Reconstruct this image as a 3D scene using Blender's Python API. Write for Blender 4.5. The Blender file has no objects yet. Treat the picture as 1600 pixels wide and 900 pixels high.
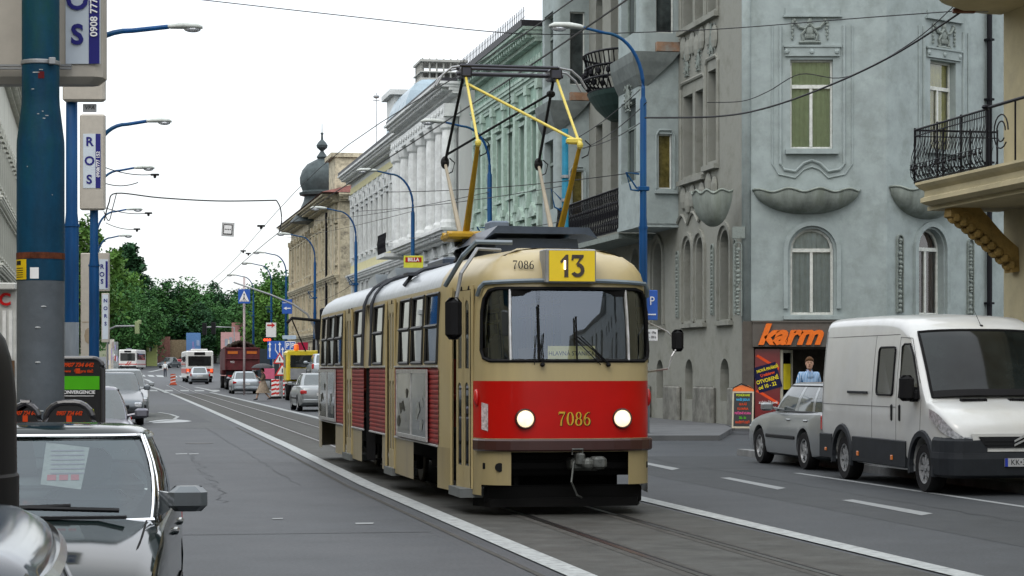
import bpy, bmesh, math, random
from mathutils import Vector, Matrix
random.seed(7)
C = bpy.data.collections.new('scene_objects'); bpy.context.scene.collection.children.link(C)
sc = bpy.context.scene
# ---------------- camera, world, sun, exposure ----------------
F = 3300.0; HZ = 577.0; EYE = 1.65
cam = bpy.data.cameras.new('camera'); co = bpy.data.objects.new('camera', cam); C.objects.link(co)
cam.sensor_width = 36; cam.lens = 36*F/1600; cam.shift_y = (HZ-450)/1600.0; cam.clip_end = 3000; cam.clip_start = .1
co.location = (0, 0, EYE); co.rotation_euler = (math.pi/2, 0, 0); sc.camera = co
w = bpy.data.worlds.new('World'); sc.world = w; w.use_nodes = True
nt = w.node_tree; nt.nodes.clear()
SUN_EL, SUN_ROT = math.radians(52), math.radians(200)
sky = nt.nodes.new('ShaderNodeTexSky'); sky.sky_type = 'NISHITA'; sky.sun_disc = False
sky.sun_elevation = SUN_EL; sky.sun_rotation = SUN_ROT; sky.air_density = 1; sky.dust_density = 3
bg = nt.nodes.new('ShaderNodeBackground'); bg.inputs[1].default_value = .06
nt.links.new(sky.outputs[0], bg.inputs[0])
tcw = nt.nodes.new('ShaderNodeTexCoord'); nw = nt.nodes.new('ShaderNodeTexNoise'); nw.inputs['Scale'].default_value = 1.6
nt.links.new(tcw.outputs['Generated'], nw.inputs['Vector'])
rw = nt.nodes.new('ShaderNodeValToRGB'); rw.color_ramp.elements[0].color = (.86, .93, .97, 1); rw.color_ramp.elements[1].color = (1, 1, 1, 1)
rw.color_ramp.elements[0].position = .3; rw.color_ramp.elements[1].position = .6
nt.links.new(nw.outputs[0], rw.inputs[0])
bg2 = nt.nodes.new('ShaderNodeBackground')
sxyz = nt.nodes.new('ShaderNodeSeparateXYZ'); nt.links.new(tcw.outputs['Generated'], sxyz.inputs[0])   # overcast sky: brighter overhead
ov = nt.nodes.new('ShaderNodeMapRange'); ov.inputs[1].default_value = .0; ov.inputs[2].default_value = 1.0; ov.inputs[3].default_value = .95; ov.inputs[4].default_value = 2.1
nt.links.new(sxyz.outputs[2], ov.inputs[0]); nt.links.new(ov.outputs[0], bg2.inputs[1])
nt.links.new(rw.outputs[0], bg2.inputs[0])
ad = nt.nodes.new('ShaderNodeAddShader'); ow = nt.nodes.new('ShaderNodeOutputWorld')
nt.links.new(bg.outputs[0], ad.inputs[0]); nt.links.new(bg2.outputs[0], ad.inputs[1]); nt.links.new(ad.outputs[0], ow.inputs[0])
sl = bpy.data.lights.new('sun', 'SUN'); so = bpy.data.objects.new('sun', sl); C.objects.link(so)
sl.energy = .5; sl.angle = math.radians(25); sl.color = (1, .96, .9)
so.rotation_euler = (math.radians(38), 0, math.radians(-20))
sc.view_settings.view_transform = 'Standard'; sc.view_settings.look = 'None'
sc.view_settings.exposure = 0.0; sc.view_settings.gamma = 1; sc.view_settings.use_curve_mapping = False
sc.cycles.max_bounces = 6; sc.cycles.diffuse_bounces = 2; sc.cycles.glossy_bounces = 3; sc.cycles.transparent_max_bounces = 12
sc.cycles.caustics_reflective = False; sc.cycles.caustics_refractive = False

TH = math.atan2(650, F); CT, ST = math.cos(TH), math.sin(TH)
def S(t, s, z=0): return Vector((CT*t-ST*s, ST*t+CT*s, z))          # street coordinates: across, along
def P(u, v, Y): return Vector(((u-800)/F*Y, Y, EYE+(HZ-v)/F*Y))     # a point seen at (u,v), Y metres off
PR = [(0, 0), (150, 0), (180, .3), (240, .75), (290, 1.3), (320, 1.9), (400, 4), (600, 10), (1200, 20)]
def G(Y):
    if Y <= 150: return 0.0
    for (a, za), (b, zb) in zip(PR, PR[1:]):
        if Y <= b: return za+(zb-za)*(Y-a)/(b-a)
    return PR[-1][1]
def PG(u, Y): p = P(u, 577, Y); p.z = G(Y); return p
# ---------------- materials ----------------
MATS = {}
def mat(name, col, rough=.6, metal=0, var=.12, scale=4, bump=0, bscale=None, coat=0, streak=False, emit=None, spec=.5, dirt=None, dirt_amt=.5, dscale=1.2, aniso=(1,1,1)):
    if name in MATS: return MATS[name]
    if spec == .5 and rough >= .45: spec = .18
    m = bpy.data.materials.new(name); m.use_nodes = True; MATS[name] = m
    n = m.node_tree; b = n.nodes['Principled BSDF']; L = n.links.new
    c = (*col, 1)
    b.inputs['Roughness'].default_value = rough; b.inputs['Metallic'].default_value = metal
    b.inputs['Specular IOR Level'].default_value = spec
    if coat: b.inputs['Coat Weight'].default_value = coat; b.inputs['Coat Roughness'].default_value = .06
    tc = n.nodes.new('ShaderNodeTexCoord'); mp = n.nodes.new('ShaderNodeMapping'); L(tc.outputs['Object'], mp.inputs[0])
    sx = (1, 1, .12) if streak else aniso
    mp.inputs['Scale'].default_value = sx
    no = n.nodes.new('ShaderNodeTexNoise'); no.inputs['Scale'].default_value = scale; no.inputs['Detail'].default_value = 8; no.inputs['Roughness'].default_value = .65
    L(mp.outputs[0], no.inputs['Vector'])
    rp = n.nodes.new('ShaderNodeMapRange'); rp.inputs[1].default_value = .3; rp.inputs[2].default_value = .7
    rp.inputs[3].default_value = 1-var*1.3; rp.inputs[4].default_value = 1+var
    L(no.outputs[0], rp.inputs[0])
    mx = n.nodes.new('ShaderNodeMix'); mx.data_type = 'RGBA'; mx.blend_type = 'MULTIPLY'; mx.inputs[0].default_value = 1
    mx.inputs[6].default_value = c; L(rp.outputs[0], mx.inputs[7]); last = mx.outputs[2]
    if dirt:
        n2 = n.nodes.new('ShaderNodeTexNoise'); n2.inputs['Scale'].default_value = dscale; n2.inputs['Detail'].default_value = 10; n2.inputs['Roughness'].default_value = .7
        L(mp.outputs[0], n2.inputs['Vector'])
        r2 = n.nodes.new('ShaderNodeMapRange'); r2.inputs[1].default_value = .48; r2.inputs[2].default_value = .68; r2.inputs[4].default_value = dirt_amt
        L(n2.outputs[0], r2.inputs[0])
        m2 = n.nodes.new('ShaderNodeMix'); m2.data_type = 'RGBA'; L(r2.outputs[0], m2.inputs[0]); L(last, m2.inputs[6]); m2.inputs[7].default_value = (*dirt, 1)
        last = m2.outputs[2]
    L(last, b.inputs['Base Color'])
    if bump:
        n3 = n.nodes.new('ShaderNodeTexNoise'); n3.inputs['Scale'].default_value = bscale or scale*4; n3.inputs['Detail'].default_value = 6
        L(tc.outputs['Object'], n3.inputs['Vector'])
        bp = n.nodes.new('ShaderNodeBump'); bp.inputs['Strength'].default_value = bump; bp.inputs['Distance'].default_value = .02
        L(n3.outputs[0], bp.inputs['Height']); L(bp.outputs[0], b.inputs['Normal'])
    if emit: b.inputs['Emission Color'].default_value = (*col, 1); b.inputs['Emission Strength'].default_value = emit
    return m
def glass(name, tint=(.5, .55, .55), refl=.25, rough=.02, gcol=(.9, .93, .97)):
    if name in MATS: return MATS[name]
    m = bpy.data.materials.new(name); m.use_nodes = True; MATS[name] = m; n = m.node_tree; L = n.links.new
    n.nodes.remove(n.nodes['Principled BSDF'])
    t = n.nodes.new('ShaderNodeBsdfTransparent'); t.inputs[0].default_value = (*tint, 1)
    g = n.nodes.new('ShaderNodeBsdfGlossy'); g.inputs['Roughness'].default_value = rough; g.inputs[0].default_value = (*gcol, 1)
    fr = n.nodes.new('ShaderNodeLayerWeight'); fr.inputs[0].default_value = .35
    r = n.nodes.new('ShaderNodeMapRange'); r.inputs[3].default_value = refl; r.inputs[4].default_value = 1
    L(fr.outputs['Fresnel'], r.inputs[0]); mx = n.nodes.new('ShaderNodeMixShader')
    L(r.outputs[0], mx.inputs[0]); L(t.outputs[0], mx.inputs[1]); L(g.outputs[0], mx.inputs[2])
    L(mx.outputs[0], n.nodes['Material Output'].inputs[0]); return m
# ---------------- mesh building ----------------
def tag(o, label=None, cat=None, group=None, kind=None):
    if label: o['label'] = label
    if cat: o['category'] = cat
    if group: o['group'] = group
    if kind: o['kind'] = kind
    return o
def thing(name, label, cat, loc=(0, 0, 0), rz=0, group=None):
    o = bpy.data.objects.new(name, None); C.objects.link(o); o.location = loc; o.rotation_euler = (0, 0, rz)
    return tag(o, label, cat, group)
def M4(loc=(0, 0, 0), rz=0): return Matrix.Translation(loc) @ Matrix.Rotation(rz, 4, 'Z')
class MB:
    def __init__(s): s.v = []; s.f = []; s.x = None
    def _add(s, vs, fs):
        b = len(s.v)
        for p in vs:
            p = Vector(p)
            s.v.append(tuple(s.x @ p) if s.x else tuple(p))
        for f in fs: s.f.append(tuple(i+b for i in f))
        return s
    def poly(s, pts): return s._add(pts, [tuple(range(len(pts)))])
    def box(s, x0, x1, y0, y1, z0, z1):
        return s._add([(x0,y0,z0),(x1,y0,z0),(x1,y1,z0),(x0,y1,z0),(x0,y0,z1),(x1,y0,z1),(x1,y1,z1),(x0,y1,z1)],
                      [(3,2,1,0),(4,5,6,7),(0,1,5,4),(1,2,6,5),(2,3,7,6),(3,0,4,7)])
    def bbox(s, x0, x1, y0, y1, z0, z1, b=.02):  # box with chamfered vertical and horizontal edges
        b = min(b, abs(x1-x0)/2.1, abs(y1-y0)/2.1, abs(z1-z0)/2.1)
        rings = []
        for z, i in ((z0, b), (z0+b, 0), (z1-b, 0), (z1, b)):
            X0, X1, Y0, Y1 = x0+i, x1-i, y0+i, y1-i; c = b
            rings.append([(X0+c,Y0,z),(X1-c,Y0,z),(X1,Y0+c,z),(X1,Y1-c,z),(X1-c,Y1,z),(X0+c,Y1,z),(X0,Y1-c,z),(X0,Y0+c,z)])
        return s.loft(rings, cap=True)
    def loft(s, rings, cap=False, closed=True):
        n = len(rings[0]); vs = [p for r in rings for p in r]; fs = []
        for i in range(len(rings)-1):
            for j in range(n if closed else n-1):
                k = (j+1) % n; fs.append((i*n+j, i*n+k, (i+1)*n+k, (i+1)*n+j))
        if cap: fs.append(tuple(reversed(range(n)))); fs.append(tuple((len(rings)-1)*n+j for j in range(n)))
        return s._add(vs, fs)
    def prism(s, pts, y0, y1):          # xz outline pushed along y
        return s.loft([[(x, y0, z) for x, z in pts], [(x, y1, z) for x, z in pts]], cap=True)
    def slab(s, pts, z0, z1):           # xy outline pushed along z
        return s.loft([[(x, y, z0) for x, y in pts], [(x, y, z1) for x, y in pts]], cap=True)
    def tube(s, pts, r, n=6, r2=None, cap=True):
        pts = [Vector(p) for p in pts]; rings = []; up = Vector((0, 0, 1))
        for i, p in enumerate(pts):
            d = (pts[min(i+1, len(pts)-1)]-pts[max(i-1, 0)])
            if d.length < 1e-9: d = Vector((0, 0, 1))
            d.normalize(); a = d.cross(up)
            if a.length < .05: a = d.cross(Vector((0, 1, 0)))
            a.normalize(); b = d.cross(a)
            rr = r if r2 is None else r+(r2-r)*i/(len(pts)-1)
            rings.append([tuple(p+a*math.cos(2*math.pi*k/n)*rr+b*math.sin(2*math.pi*k/n)*rr) for k in range(n)])
        return s.loft(rings, cap=cap)
    def lathe(s, prof, cx=0, cy=0, n=16, axis='z', cap=True):
        rings = []
        for r, h in prof:
            ring = []
            for k in range(n):
                a = 2*math.pi*k/n; x, y = r*math.cos(a), r*math.sin(a)
                ring.append((cx+x, cy+y, h) if axis == 'z' else ((cx+x, h, cy+y) if axis == 'y' else (h, cx+x, cy+y)))
            rings.append(ring)
        return s.loft(rings, cap=cap)
    def ball(s, c, rx, ry=None, rz=None, n=10, m=6):
        ry = ry or rx; rz = rz or rx; rings = []
        for i in range(m+1):
            a = -math.pi/2+math.pi*(i+.02)/(m+.04); rr, h = math.cos(a), math.sin(a)
            rings.append([(c[0]+rx*rr*math.cos(2*math.pi*k/n), c[1]+ry*rr*math.sin(2*math.pi*k/n), c[2]+rz*h) for k in range(n)])
        return s.loft(rings, cap=True)
    def arcband(s, cx, cz, r0, r1, y0, y1, a0=0, a1=180, n=10):   # ring segment standing in xz
        A = [math.radians(a0+(a1-a0)*k/n) for k in range(n+1)]
        o = [(cx+r1*math.cos(a), cz+r1*math.sin(a)) for a in A]; i = [(cx+r0*math.cos(a), cz+r0*math.sin(a)) for a in A]
        for k in range(n): s.prism([o[k], o[k+1], i[k+1], i[k]], y0, y1)
        return s
    def build(s, name, m, parent=None, smooth=False, sub=0, weld=False, label=None):
        me = bpy.data.meshes.new(name); me.from_pydata(s.v, [], s.f)
        if weld or sub:
            bm = bmesh.new(); bm.from_mesh(me); bmesh.ops.remove_doubles(bm, verts=bm.verts, dist=1e-4)
            bmesh.ops.recalc_face_normals(bm, faces=bm.faces); bm.to_mesh(me); bm.free()
        me.materials.append(m)
        o = bpy.data.objects.new(name, me); C.objects.link(o)
        if smooth or sub: me.polygons.foreach_set('use_smooth', [True]*len(me.polygons))
        if sub:
            md = o.modifiers.new('s', 'SUBSURF'); md.levels = sub; md.render_levels = sub
        if parent: o.parent = parent
        if label: o['label'] = label
        return o
def apply_mods(o):
    bpy.context.view_layer.update(); dg = bpy.context.evaluated_depsgraph_get()
    me = bpy.data.meshes.new_from_object(o.evaluated_get(dg)); o.modifiers.clear(); o.data = me; return o
def autosmooth(o, deg=35):
    me = o.data; bm = bmesh.new(); bm.from_mesh(me)
    for f in bm.faces: f.smooth = True
    for e in bm.edges:
        if len(e.link_faces) == 2 and e.calc_face_angle(0) > math.radians(deg): e.smooth = False
    bm.to_mesh(me); bm.free(); return o
def cut(o, cutters):
    c = MB()
    tmp = []
    for k in cutters:
        q = k.build('cutter', MATS['black_rubber'], o.parent, weld=True); tmp.append(q)
        md = o.modifiers.new('b', 'BOOLEAN'); md.operation = 'DIFFERENCE'; md.object = q; md.solver = 'EXACT'
    apply_mods(o)
    for q in tmp: bpy.data.objects.remove(q)
    return o
def split_loose(o):
    bm = bmesh.new(); bm.from_mesh(o.data); bmesh.ops.remove_doubles(bm, verts=bm.verts, dist=1e-4); bm.verts.ensure_lookup_table(); seen = set(); grp_ = []
    for v in bm.verts:
        if v.index in seen: continue
        st = [v]; comp = set()
        while st:
            q = st.pop()
            if q.index in comp: continue
            comp.add(q.index); st += [e.other_vert(q) for e in q.link_edges if e.other_vert(q).index not in comp]
        seen |= comp; grp_.append(comp)
    if len(grp_) < 2: bm.free(); return [o]
    out = []
    for comp in grp_:
        mp_ = {i: k for k, i in enumerate(sorted(comp))}; me = bpy.data.meshes.new(o.name)
        me.from_pydata([tuple(bm.verts[i].co) for i in sorted(comp)], [], [tuple(mp_[v.index] for v in f.verts) for f in bm.faces if f.verts[0].index in comp])
        me.materials.append(o.data.materials[0]); q = bpy.data.objects.new(o.name.split('.')[0], me); C.objects.link(q); q.parent = o.parent
        me.polygons.foreach_set('use_smooth', [o.data.polygons[0].use_smooth]*len(me.polygons)); out.append(q)
    bm.free(); bpy.data.objects.remove(o); return out
def text(s, size, m, parent, loc, rot=(math.pi/2, 0, 0), ext=.003, shear=0, bold=0, sx=1, name='lettering', align='CENTER', space=1):
    cu = bpy.data.curves.new('t', 'FONT'); cu.body = s; cu.size = size; cu.extrude = ext; cu.shear = shear; cu.offset = bold
    cu.align_x = align; cu.align_y = 'CENTER'; cu.space_character = space; cu.resolution_u = 3
    t = bpy.data.objects.new('t', cu); C.objects.link(t); bpy.context.view_layer.update()
    dg = bpy.context.evaluated_depsgraph_get(); me = bpy.data.meshes.new_from_object(t.evaluated_get(dg))
    bpy.data.objects.remove(t); me.materials.clear(); me.materials.append(m)
    o = bpy.data.objects.new(name, me); C.objects.link(o); o.location = loc; o.rotation_euler = rot; o.scale = (sx, 1, 1)
    if parent: o.parent = parent
    return o
def copy_tree(o, parent=None):
    c = o.copy(); C.objects.link(c); c.parent = parent
    for ch in list(o.children): copy_tree(ch, c)
    return c
# shared materials
black = mat('black_rubber', (.006, .006, .007), .7)
tyre_m = mat('tyre_rubber', (.012, .012, .013), .85, bump=.3, bscale=40)
rim_m = mat('rim_alloy', (.45, .46, .47), .35, .7)
steel = mat('galvanised_steel', (.30, .31, .32), .5, .5, var=.15, scale=3)
chrome = mat('chrome', (.75, .75, .77), .15, 1, var=.03)
bluep = mat('blue_pole_paint', (.004, .055, .17), .5, coat=.05, var=.3, scale=3, dirt=(.02, .10, .12), dirt_amt=.7, streak=True)
greyp = mat('grey_pole_paint', (.13, .15, .17), .55, var=.25, scale=3, dirt=(.08, .08, .08), streak=True)
black_iron = mat('black_iron', (.006, .006, .009), .5)
darkglass = mat('dark_glass', (.015, .02, .022), .05, var=.1, spec=.8)
carglass = glass('car_glass', (.30, .36, .36), .12)
windglass = glass('window_glass', (.95, .97, .95), .08)
white_pl = mat('white_plastic', (.7, .7, .68), .4)
red_lens = mat('red_lens', (.45, .01, .01), .2, coat=.5, var=.2, scale=40)
amber = mat('amber_lens', (.6, .15, .01), .3, coat=.5)
clear_lens = mat('clear_lens', (.55, .57, .6), .12, .4, coat=.6, var=.5, scale=25)
plate_w = mat('plate_white', (.7, .7, .7), .5); txt_k = mat('text_black', (.015, .015, .015), .6, var=.05)
txt_w = mat('text_white', (.8, .8, .8), .5, var=.05); txt_b = mat('text_navy', (.02, .02, .16), .5, var=.05)
# ================= setting: ground, road, pavements, markings =================
def Lt(lat, Y): return (lat-.19697*Y, Y)
def drift(Y):
    pts = [(0, 0), (30, 0), (45, .25), (65, .5), (90, .75), (126, 1.05), (150, 1.2), (400, 1.2)]
    for (a, za), (b, zb) in zip(pts, pts[1:]):
        if Y <= b: return za+(zb-za)*(Y-a)/(b-a)
    return 1.2
def gpix(u, v):
    lo, hi = 3, 330
    for _ in range(50):
        m = (lo+hi)/2
        if HZ+F*(EYE-G(m))/m > v: lo = m
        else: hi = m
    return ((u-800)/F*lo, lo)
def strip(name, A, B, dz, m, kind='structure', drop=0, parent=None):
    b = MB()
    for (a0, a1), (b0, b1) in zip(zip(A, A[1:]), zip(B, B[1:])):
        q = [(p[0], p[1], G(p[1])+dz) for p in (a0, b0, b1, a1)]
        b.poly(q if (q[1][0]-q[0][0])*(q[3][1]-q[0][1])-(q[1][1]-q[0][1])*(q[3][0]-q[0][0]) > 0 else q[::-1])
        if drop:
            b.poly([q[0], q[3], (q[3][0], q[3][1], q[3][2]-drop), (q[0][0], q[0][1], q[0][2]-drop)])
            b.poly([q[1], q[2], (q[2][0], q[2][1], q[2][2]-drop), (q[1][0], q[1][1], q[1][2]-drop)])
    if drop:
        for p, r in ((A[0], B[0]), (A[-1], B[-1])):
            z = G(p[1])+dz; b.poly([(p[0], p[1], z), (r[0], r[1], z), (r[0], r[1], z-drop), (p[0], p[1], z-drop)])
    o = b.build(name, m, parent); tag(o, kind=kind); return o
asphalt = mat('asphalt', (.039, .044, .050), .62, var=.16, scale=1.1, bump=.25, bscale=90, dirt=(.055, .059, .065), dirt_amt=.85, dscale=.35, spec=.35)
n = asphalt.node_tree; L = n.links.new   # fine aggregate speckle
bs = n.nodes['Principled BSDF']; src = bs.inputs['Base Color'].links[0].from_socket
sp = n.nodes.new('ShaderNodeTexNoise'); sp.inputs['Scale'].default_value = 28; sp.inputs['Detail'].default_value = 4
tcx = n.nodes.new('ShaderNodeTexCoord'); L(tcx.outputs['Object'], sp.inputs['Vector'])
rr = n.nodes.new('ShaderNodeMapRange'); rr.inputs[1].default_value = .35; rr.inputs[2].default_value = .65; rr.inputs[3].default_value = .78; rr.inputs[4].default_value = 1.2
L(sp.outputs[0], rr.inputs[0]); mx = n.nodes.new('ShaderNodeMix'); mx.data_type = 'RGBA'; mx.blend_type = 'MULTIPLY'; mx.inputs[0].default_value = 1
L(src, mx.inputs[6]); L(rr.outputs[0], mx.inputs[7]); L(mx.outputs[2], bs.inputs['Base Color'])
bed_m = mat('track_bed_concrete', (.068, .069, .065), .75, var=.28, scale=2.2, bump=.3, bscale=60, dirt=(.055, .053, .048), dirt_amt=.8, dscale=.9)
bed2_m = mat('rail_groove_band', (.065, .063, .058), .8, var=.3, scale=5, bump=.3, bscale=50)
paint_m = mat('road_paint', (.36, .38, .38), .65, var=.15, scale=7, dirt=(.12, .125, .13), dirt_amt=.7, dscale=9, bump=.2, bscale=70)
paint_f = mat('road_paint_faded', (.26, .275, .28), .6, var=.2, scale=6, dirt=(.13, .135, .14), dirt_amt=.8, dscale=6)
pave_m = mat('pavement', (.115, .12, .125), .8, var=.2, scale=2, bump=.2, dirt=(.075, .075, .075), dirt_amt=.6, dscale=1)
kerb_m = mat('kerb_stone', (.19, .195, .195), .8, var=.25, scale=3, bump=.2)
rail_m = mat('worn_rail_steel', (.10, .095, .09), .3, .85, var=.3, scale=20)
earth_m = mat('far_ground', (.10, .11, .06), .9, var=.3, scale=.3)
Ys = [-30, 0, 10, 20, 30, 45, 65, 90, 110, 126, 150, 165, 180, 210, 240, 265, 290, 305, 320, 360, 400]
strip('road', [(-400, y) for y in Ys], [(400, y) for y in Ys], 0, asphalt)
Yg = [400.01, 600, 1200, 2500]; strip('hill_ground', [(-900, y) for y in Yg], [(900, y) for y in Yg], 0, earth_m)
def along(lat0, lat1, ys, dr=True):
    f = lambda y: drift(y) if dr else 0
    return [Lt(lat0+f(y), y) for y in ys], [Lt(lat1+f(y), y) for y in ys]
Y1 = [5, 12, 20, 30, 37, 45, 55, 65, 78, 90, 108, 126, 143]
a, b = along(4.0, 6.72, Y1); strip('track_bed', a, b, .004, bed_m)
for lat in (4.82, 5.86):
    a, b = along(lat-.13, lat+.13, Y1+[150]); strip('rail_side_band', a, b, .007, bed2_m)
    a, b = along(lat-.032, lat+.032, Y1+[150, 165, 180]); strip('tram_rail', a, b, .011, rail_m)
    a, b = along(lat+.033, lat+.072, Y1+[150, 165, 180]); strip('rail_groove', a, b, .010, black)
a, b = along(3.74, 3.98, Y1); strip('road_marking', a, b, .012, paint_m)
a, b = along(6.80, 7.04, Y1+[150]); strip('road_marking', a, b, .012, paint_m)
# resurfaced patches with a slightly different tone
pat = mat('asphalt_patch', (.042, .046, .05), .6, var=.14, scale=1.5, bump=.25, bscale=90, dirt=(.055, .06, .064), dscale=.5)
pat2 = mat('asphalt_pale_patch', (.085, .09, .092), .7, var=.2, scale=1.3, bump=.25, bscale=90, dirt=(.07, .075, .08), dscale=.6)
def patch(pix, m, dz=.003, name='road_patch'):
    pts = [gpix(u, v) for u, v in pix]
    if sum(a[0]*b_[1]-b_[0]*a[1] for a, b_ in zip(pts, pts[1:]+pts[:1])) < 0: pts = pts[::-1]
    o = MB().poly([(x, y, G(y)+dz) for x, y in pts]).build(name, m); tag(o, kind='structure'); return o
patch([(228, 632), (300, 632), (335, 655), (372, 672), (228, 668)], pat2)
patch([(228, 641), (290, 641), (330, 660), (228, 661)], pat, .006)
for q in ([(1125,747),(1140,746.5),(1228,763),(1215,765.5)], [(1315,782),(1332,781),(1458,803),(1440,806)], [(1000,724),(1010,723),(1062,732.5),(1050,735)]):
    patch(q, paint_f, .006, 'road_marking')
a, b = along(11.05, 11.17, [20, 26, 33.5], False); strip('road_marking', a, b, .006, paint_f)
a, b = along(3.52, 3.58, [12, 20, 30, 40, 52, 60], True); strip('road_seam', a, b, .005, bed2_m)
a, b = along(8.6, 12.1, [12, 20, 30, 40], False); strip('road_patch', a, b, .002, pat)
for q in ([(274,709),(292,708.5),(293,710),(275,710.5)], [(295,709),(310,708.5),(311,709.8),(296,710.5)], [(555,817.5),(584,817),(583,819.5),(556,820)], [(425,810.5),(442,810),(442,811.5),(426,812)]):
    patch(q, paint_f, .006, 'road_marking')
for u0, u1 in ((206,219),(233,245),(257,269),(281,294),(303,318),(327,342),(420,437),(446,470)):
    patch([(u0,609.4),(u1,609.6),(u1+2,611.6),(u0+2,611.4)], paint_m, .012, 'road_marking')
for u0, u1, dv in ((216,225,0),(230,239,.4),(243,254,.8),(267,275,1.2),(279,288,1.5)):
    patch([(u0,585.6+dv),(u1,586+dv),(u1+3,588.6+dv),(u0+3,588+dv)], paint_m, .012, 'road_marking')
def pixline(pts, wd, m, name='road_marking'):
    P0 = [gpix(u, v) for u, v in pts]; A, B = [], []
    for i, p in enumerate(P0):
        q0, q1 = P0[max(i-1, 0)], P0[min(i+1, len(P0)-1)]; d = Vector((q1[0]-q0[0], q1[1]-q0[1])).normalized(); nn = Vector((-d.y, d.x))*wd/2
        A.append((p[0]+nn.x, p[1]+nn.y)); B.append((p[0]-nn.x, p[1]-nn.y))
    strip(name, A, B, .02, m)
pixline([(262,614.5),(252,610),(240,606),(228,603),(216,601.5)], .35, paint_m)
pixline([(233,581.5),(243,579.5),(256,576.5)], .5, paint_m)
pixline([(338,613),(322,608.5),(305,605)], .35, paint_m)
pixline([(222,592),(230,594),(236,597)], .3, paint_m)
# puddle by the kerb, its bright reflection put into a pale base colour
sheen_m = mat('puddle_sheen', (.18, .195, .2), .35, var=.3, scale=2)
patch([(232,659),(250,656),(272,655.4),(292,657),(300,658.5),(288,660),(262,661),(240,661.5)], sheen_m, .009, 'puddle')
cob = mat('cobble_patch', (.10, .105, .10), .8, var=.5, scale=9, bump=.6, bscale=12)
patch([(228,646),(245,645.5),(262,648),(276,651.5),(268,655),(250,656.5),(228,659)], cob, .013)
pixline([(228,645.5),(248,645),(266,648),(278,652),(272,656),(252,658.5),(230,661)], .12, paint_m)
tar = mat('tar_seam', (.036, .039, .043), .6, var=.3, scale=6)
rndr = random.Random(12)
def wiggle(label, lat0, y0, lat1, y1, amp=.05, w_=.02, n=24):
    A, B = [], []
    for i in range(n+1):
        t = i/n; y = y0+(y1-y0)*t; l = lat0+(lat1-lat0)*t+rndr.uniform(-amp, amp); X, Y = Lt(l, y); ww = w_*rndr.uniform(.25, 1.1)
        A.append((X-ww, Y)); B.append((X+ww, Y)) if abs(y1-y0) > 1 else None
    if abs(y1-y0) <= 1: A = [(X, Y-w_) for X, Y in A]; B = [(X, Y+2*w_) for X, Y in A]
    strip('road_crack', A, B, .0045, tar)
wiggle('', 2.9, 30, 3.1, 60, .04, .012, 60); wiggle('', 1.6, 26, 1.9, 44, .12, .010, 50); wiggle('', 9.9, 18, 10.3, 46, .05, .012, 60)
wiggle('', .8, 21, 3.4, 21.4, .0, .018, 10); wiggle('', .2, 37, 3.5, 37.3, .0, .02, 10); wiggle('', 7.4, 35, 12, 35.2, 0, .02, 10)
for (lat_, y_) in ((8.9, 38.5), (2.3, 47)):
    X, Y = Lt(lat_, y_); o = MB().slab([(X+.31*math.cos(a), Y+.31*math.sin(a)) for a in [k*math.pi/14 for k in range(28)]], -.05, .006).build('manhole_cover', mat('cast_iron_cover', (.045, .043, .04), .5, .4, var=.4, scale=20, bump=.6, bscale=25)); tag(o, kind='structure')
# pavements
ysr = [48.8, 55, 60, 65, 78, 90, 108, 126, 150, 165, 180, 210]
a = [Lt(12.75+drift(y)*.5 if y > 60 else 12.75, y) for y in ysr]; b = [Lt(17.8, y) if y > 57.4 else Lt(14.4+(y-48.8)*.35, y) for y in ysr]
strip('pavement', a, b, .12, pave_m, drop=.14)
a2 = [(x-.16, y) for x, y in a]; strip('kerb', a2, a, .118, kerb_m, drop=.13)
o = MB().slab([Lt(17.0, 56.4), (7.3, 54.6), (10.6, 55.2), (17, 59.6), (17, 64), (6.0, 60)], 0, .118).build('pavement', pave_m); tag(o, kind='structure')
ysn = [2, 12, 20, 30, 36, 39, 40.5]
a, b = along(12.45, 18, ysn, False); strip('pavement', a, b, .12, pave_m, drop=.14)
a2 = [(x-.16, y) for x, y in a]; strip('kerb', a2, a, .122, kerb_m, drop=.13)
ysl = [46, 55, 65, 90, 126, 150, 185]
a, b = along(-8, -.35, ysl, False); strip('pavement', a, b, .10, pave_m, drop=.12)
a2 = [(x+.16, y) for x, y in b]; strip('kerb', b, a2, .102, kerb_m, drop=.12)
a, b = along(-8, -1.6, [2, 12, 20, 30, 46], False); strip('pavement', a, b, .10, pave_m, drop=.12)
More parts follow.
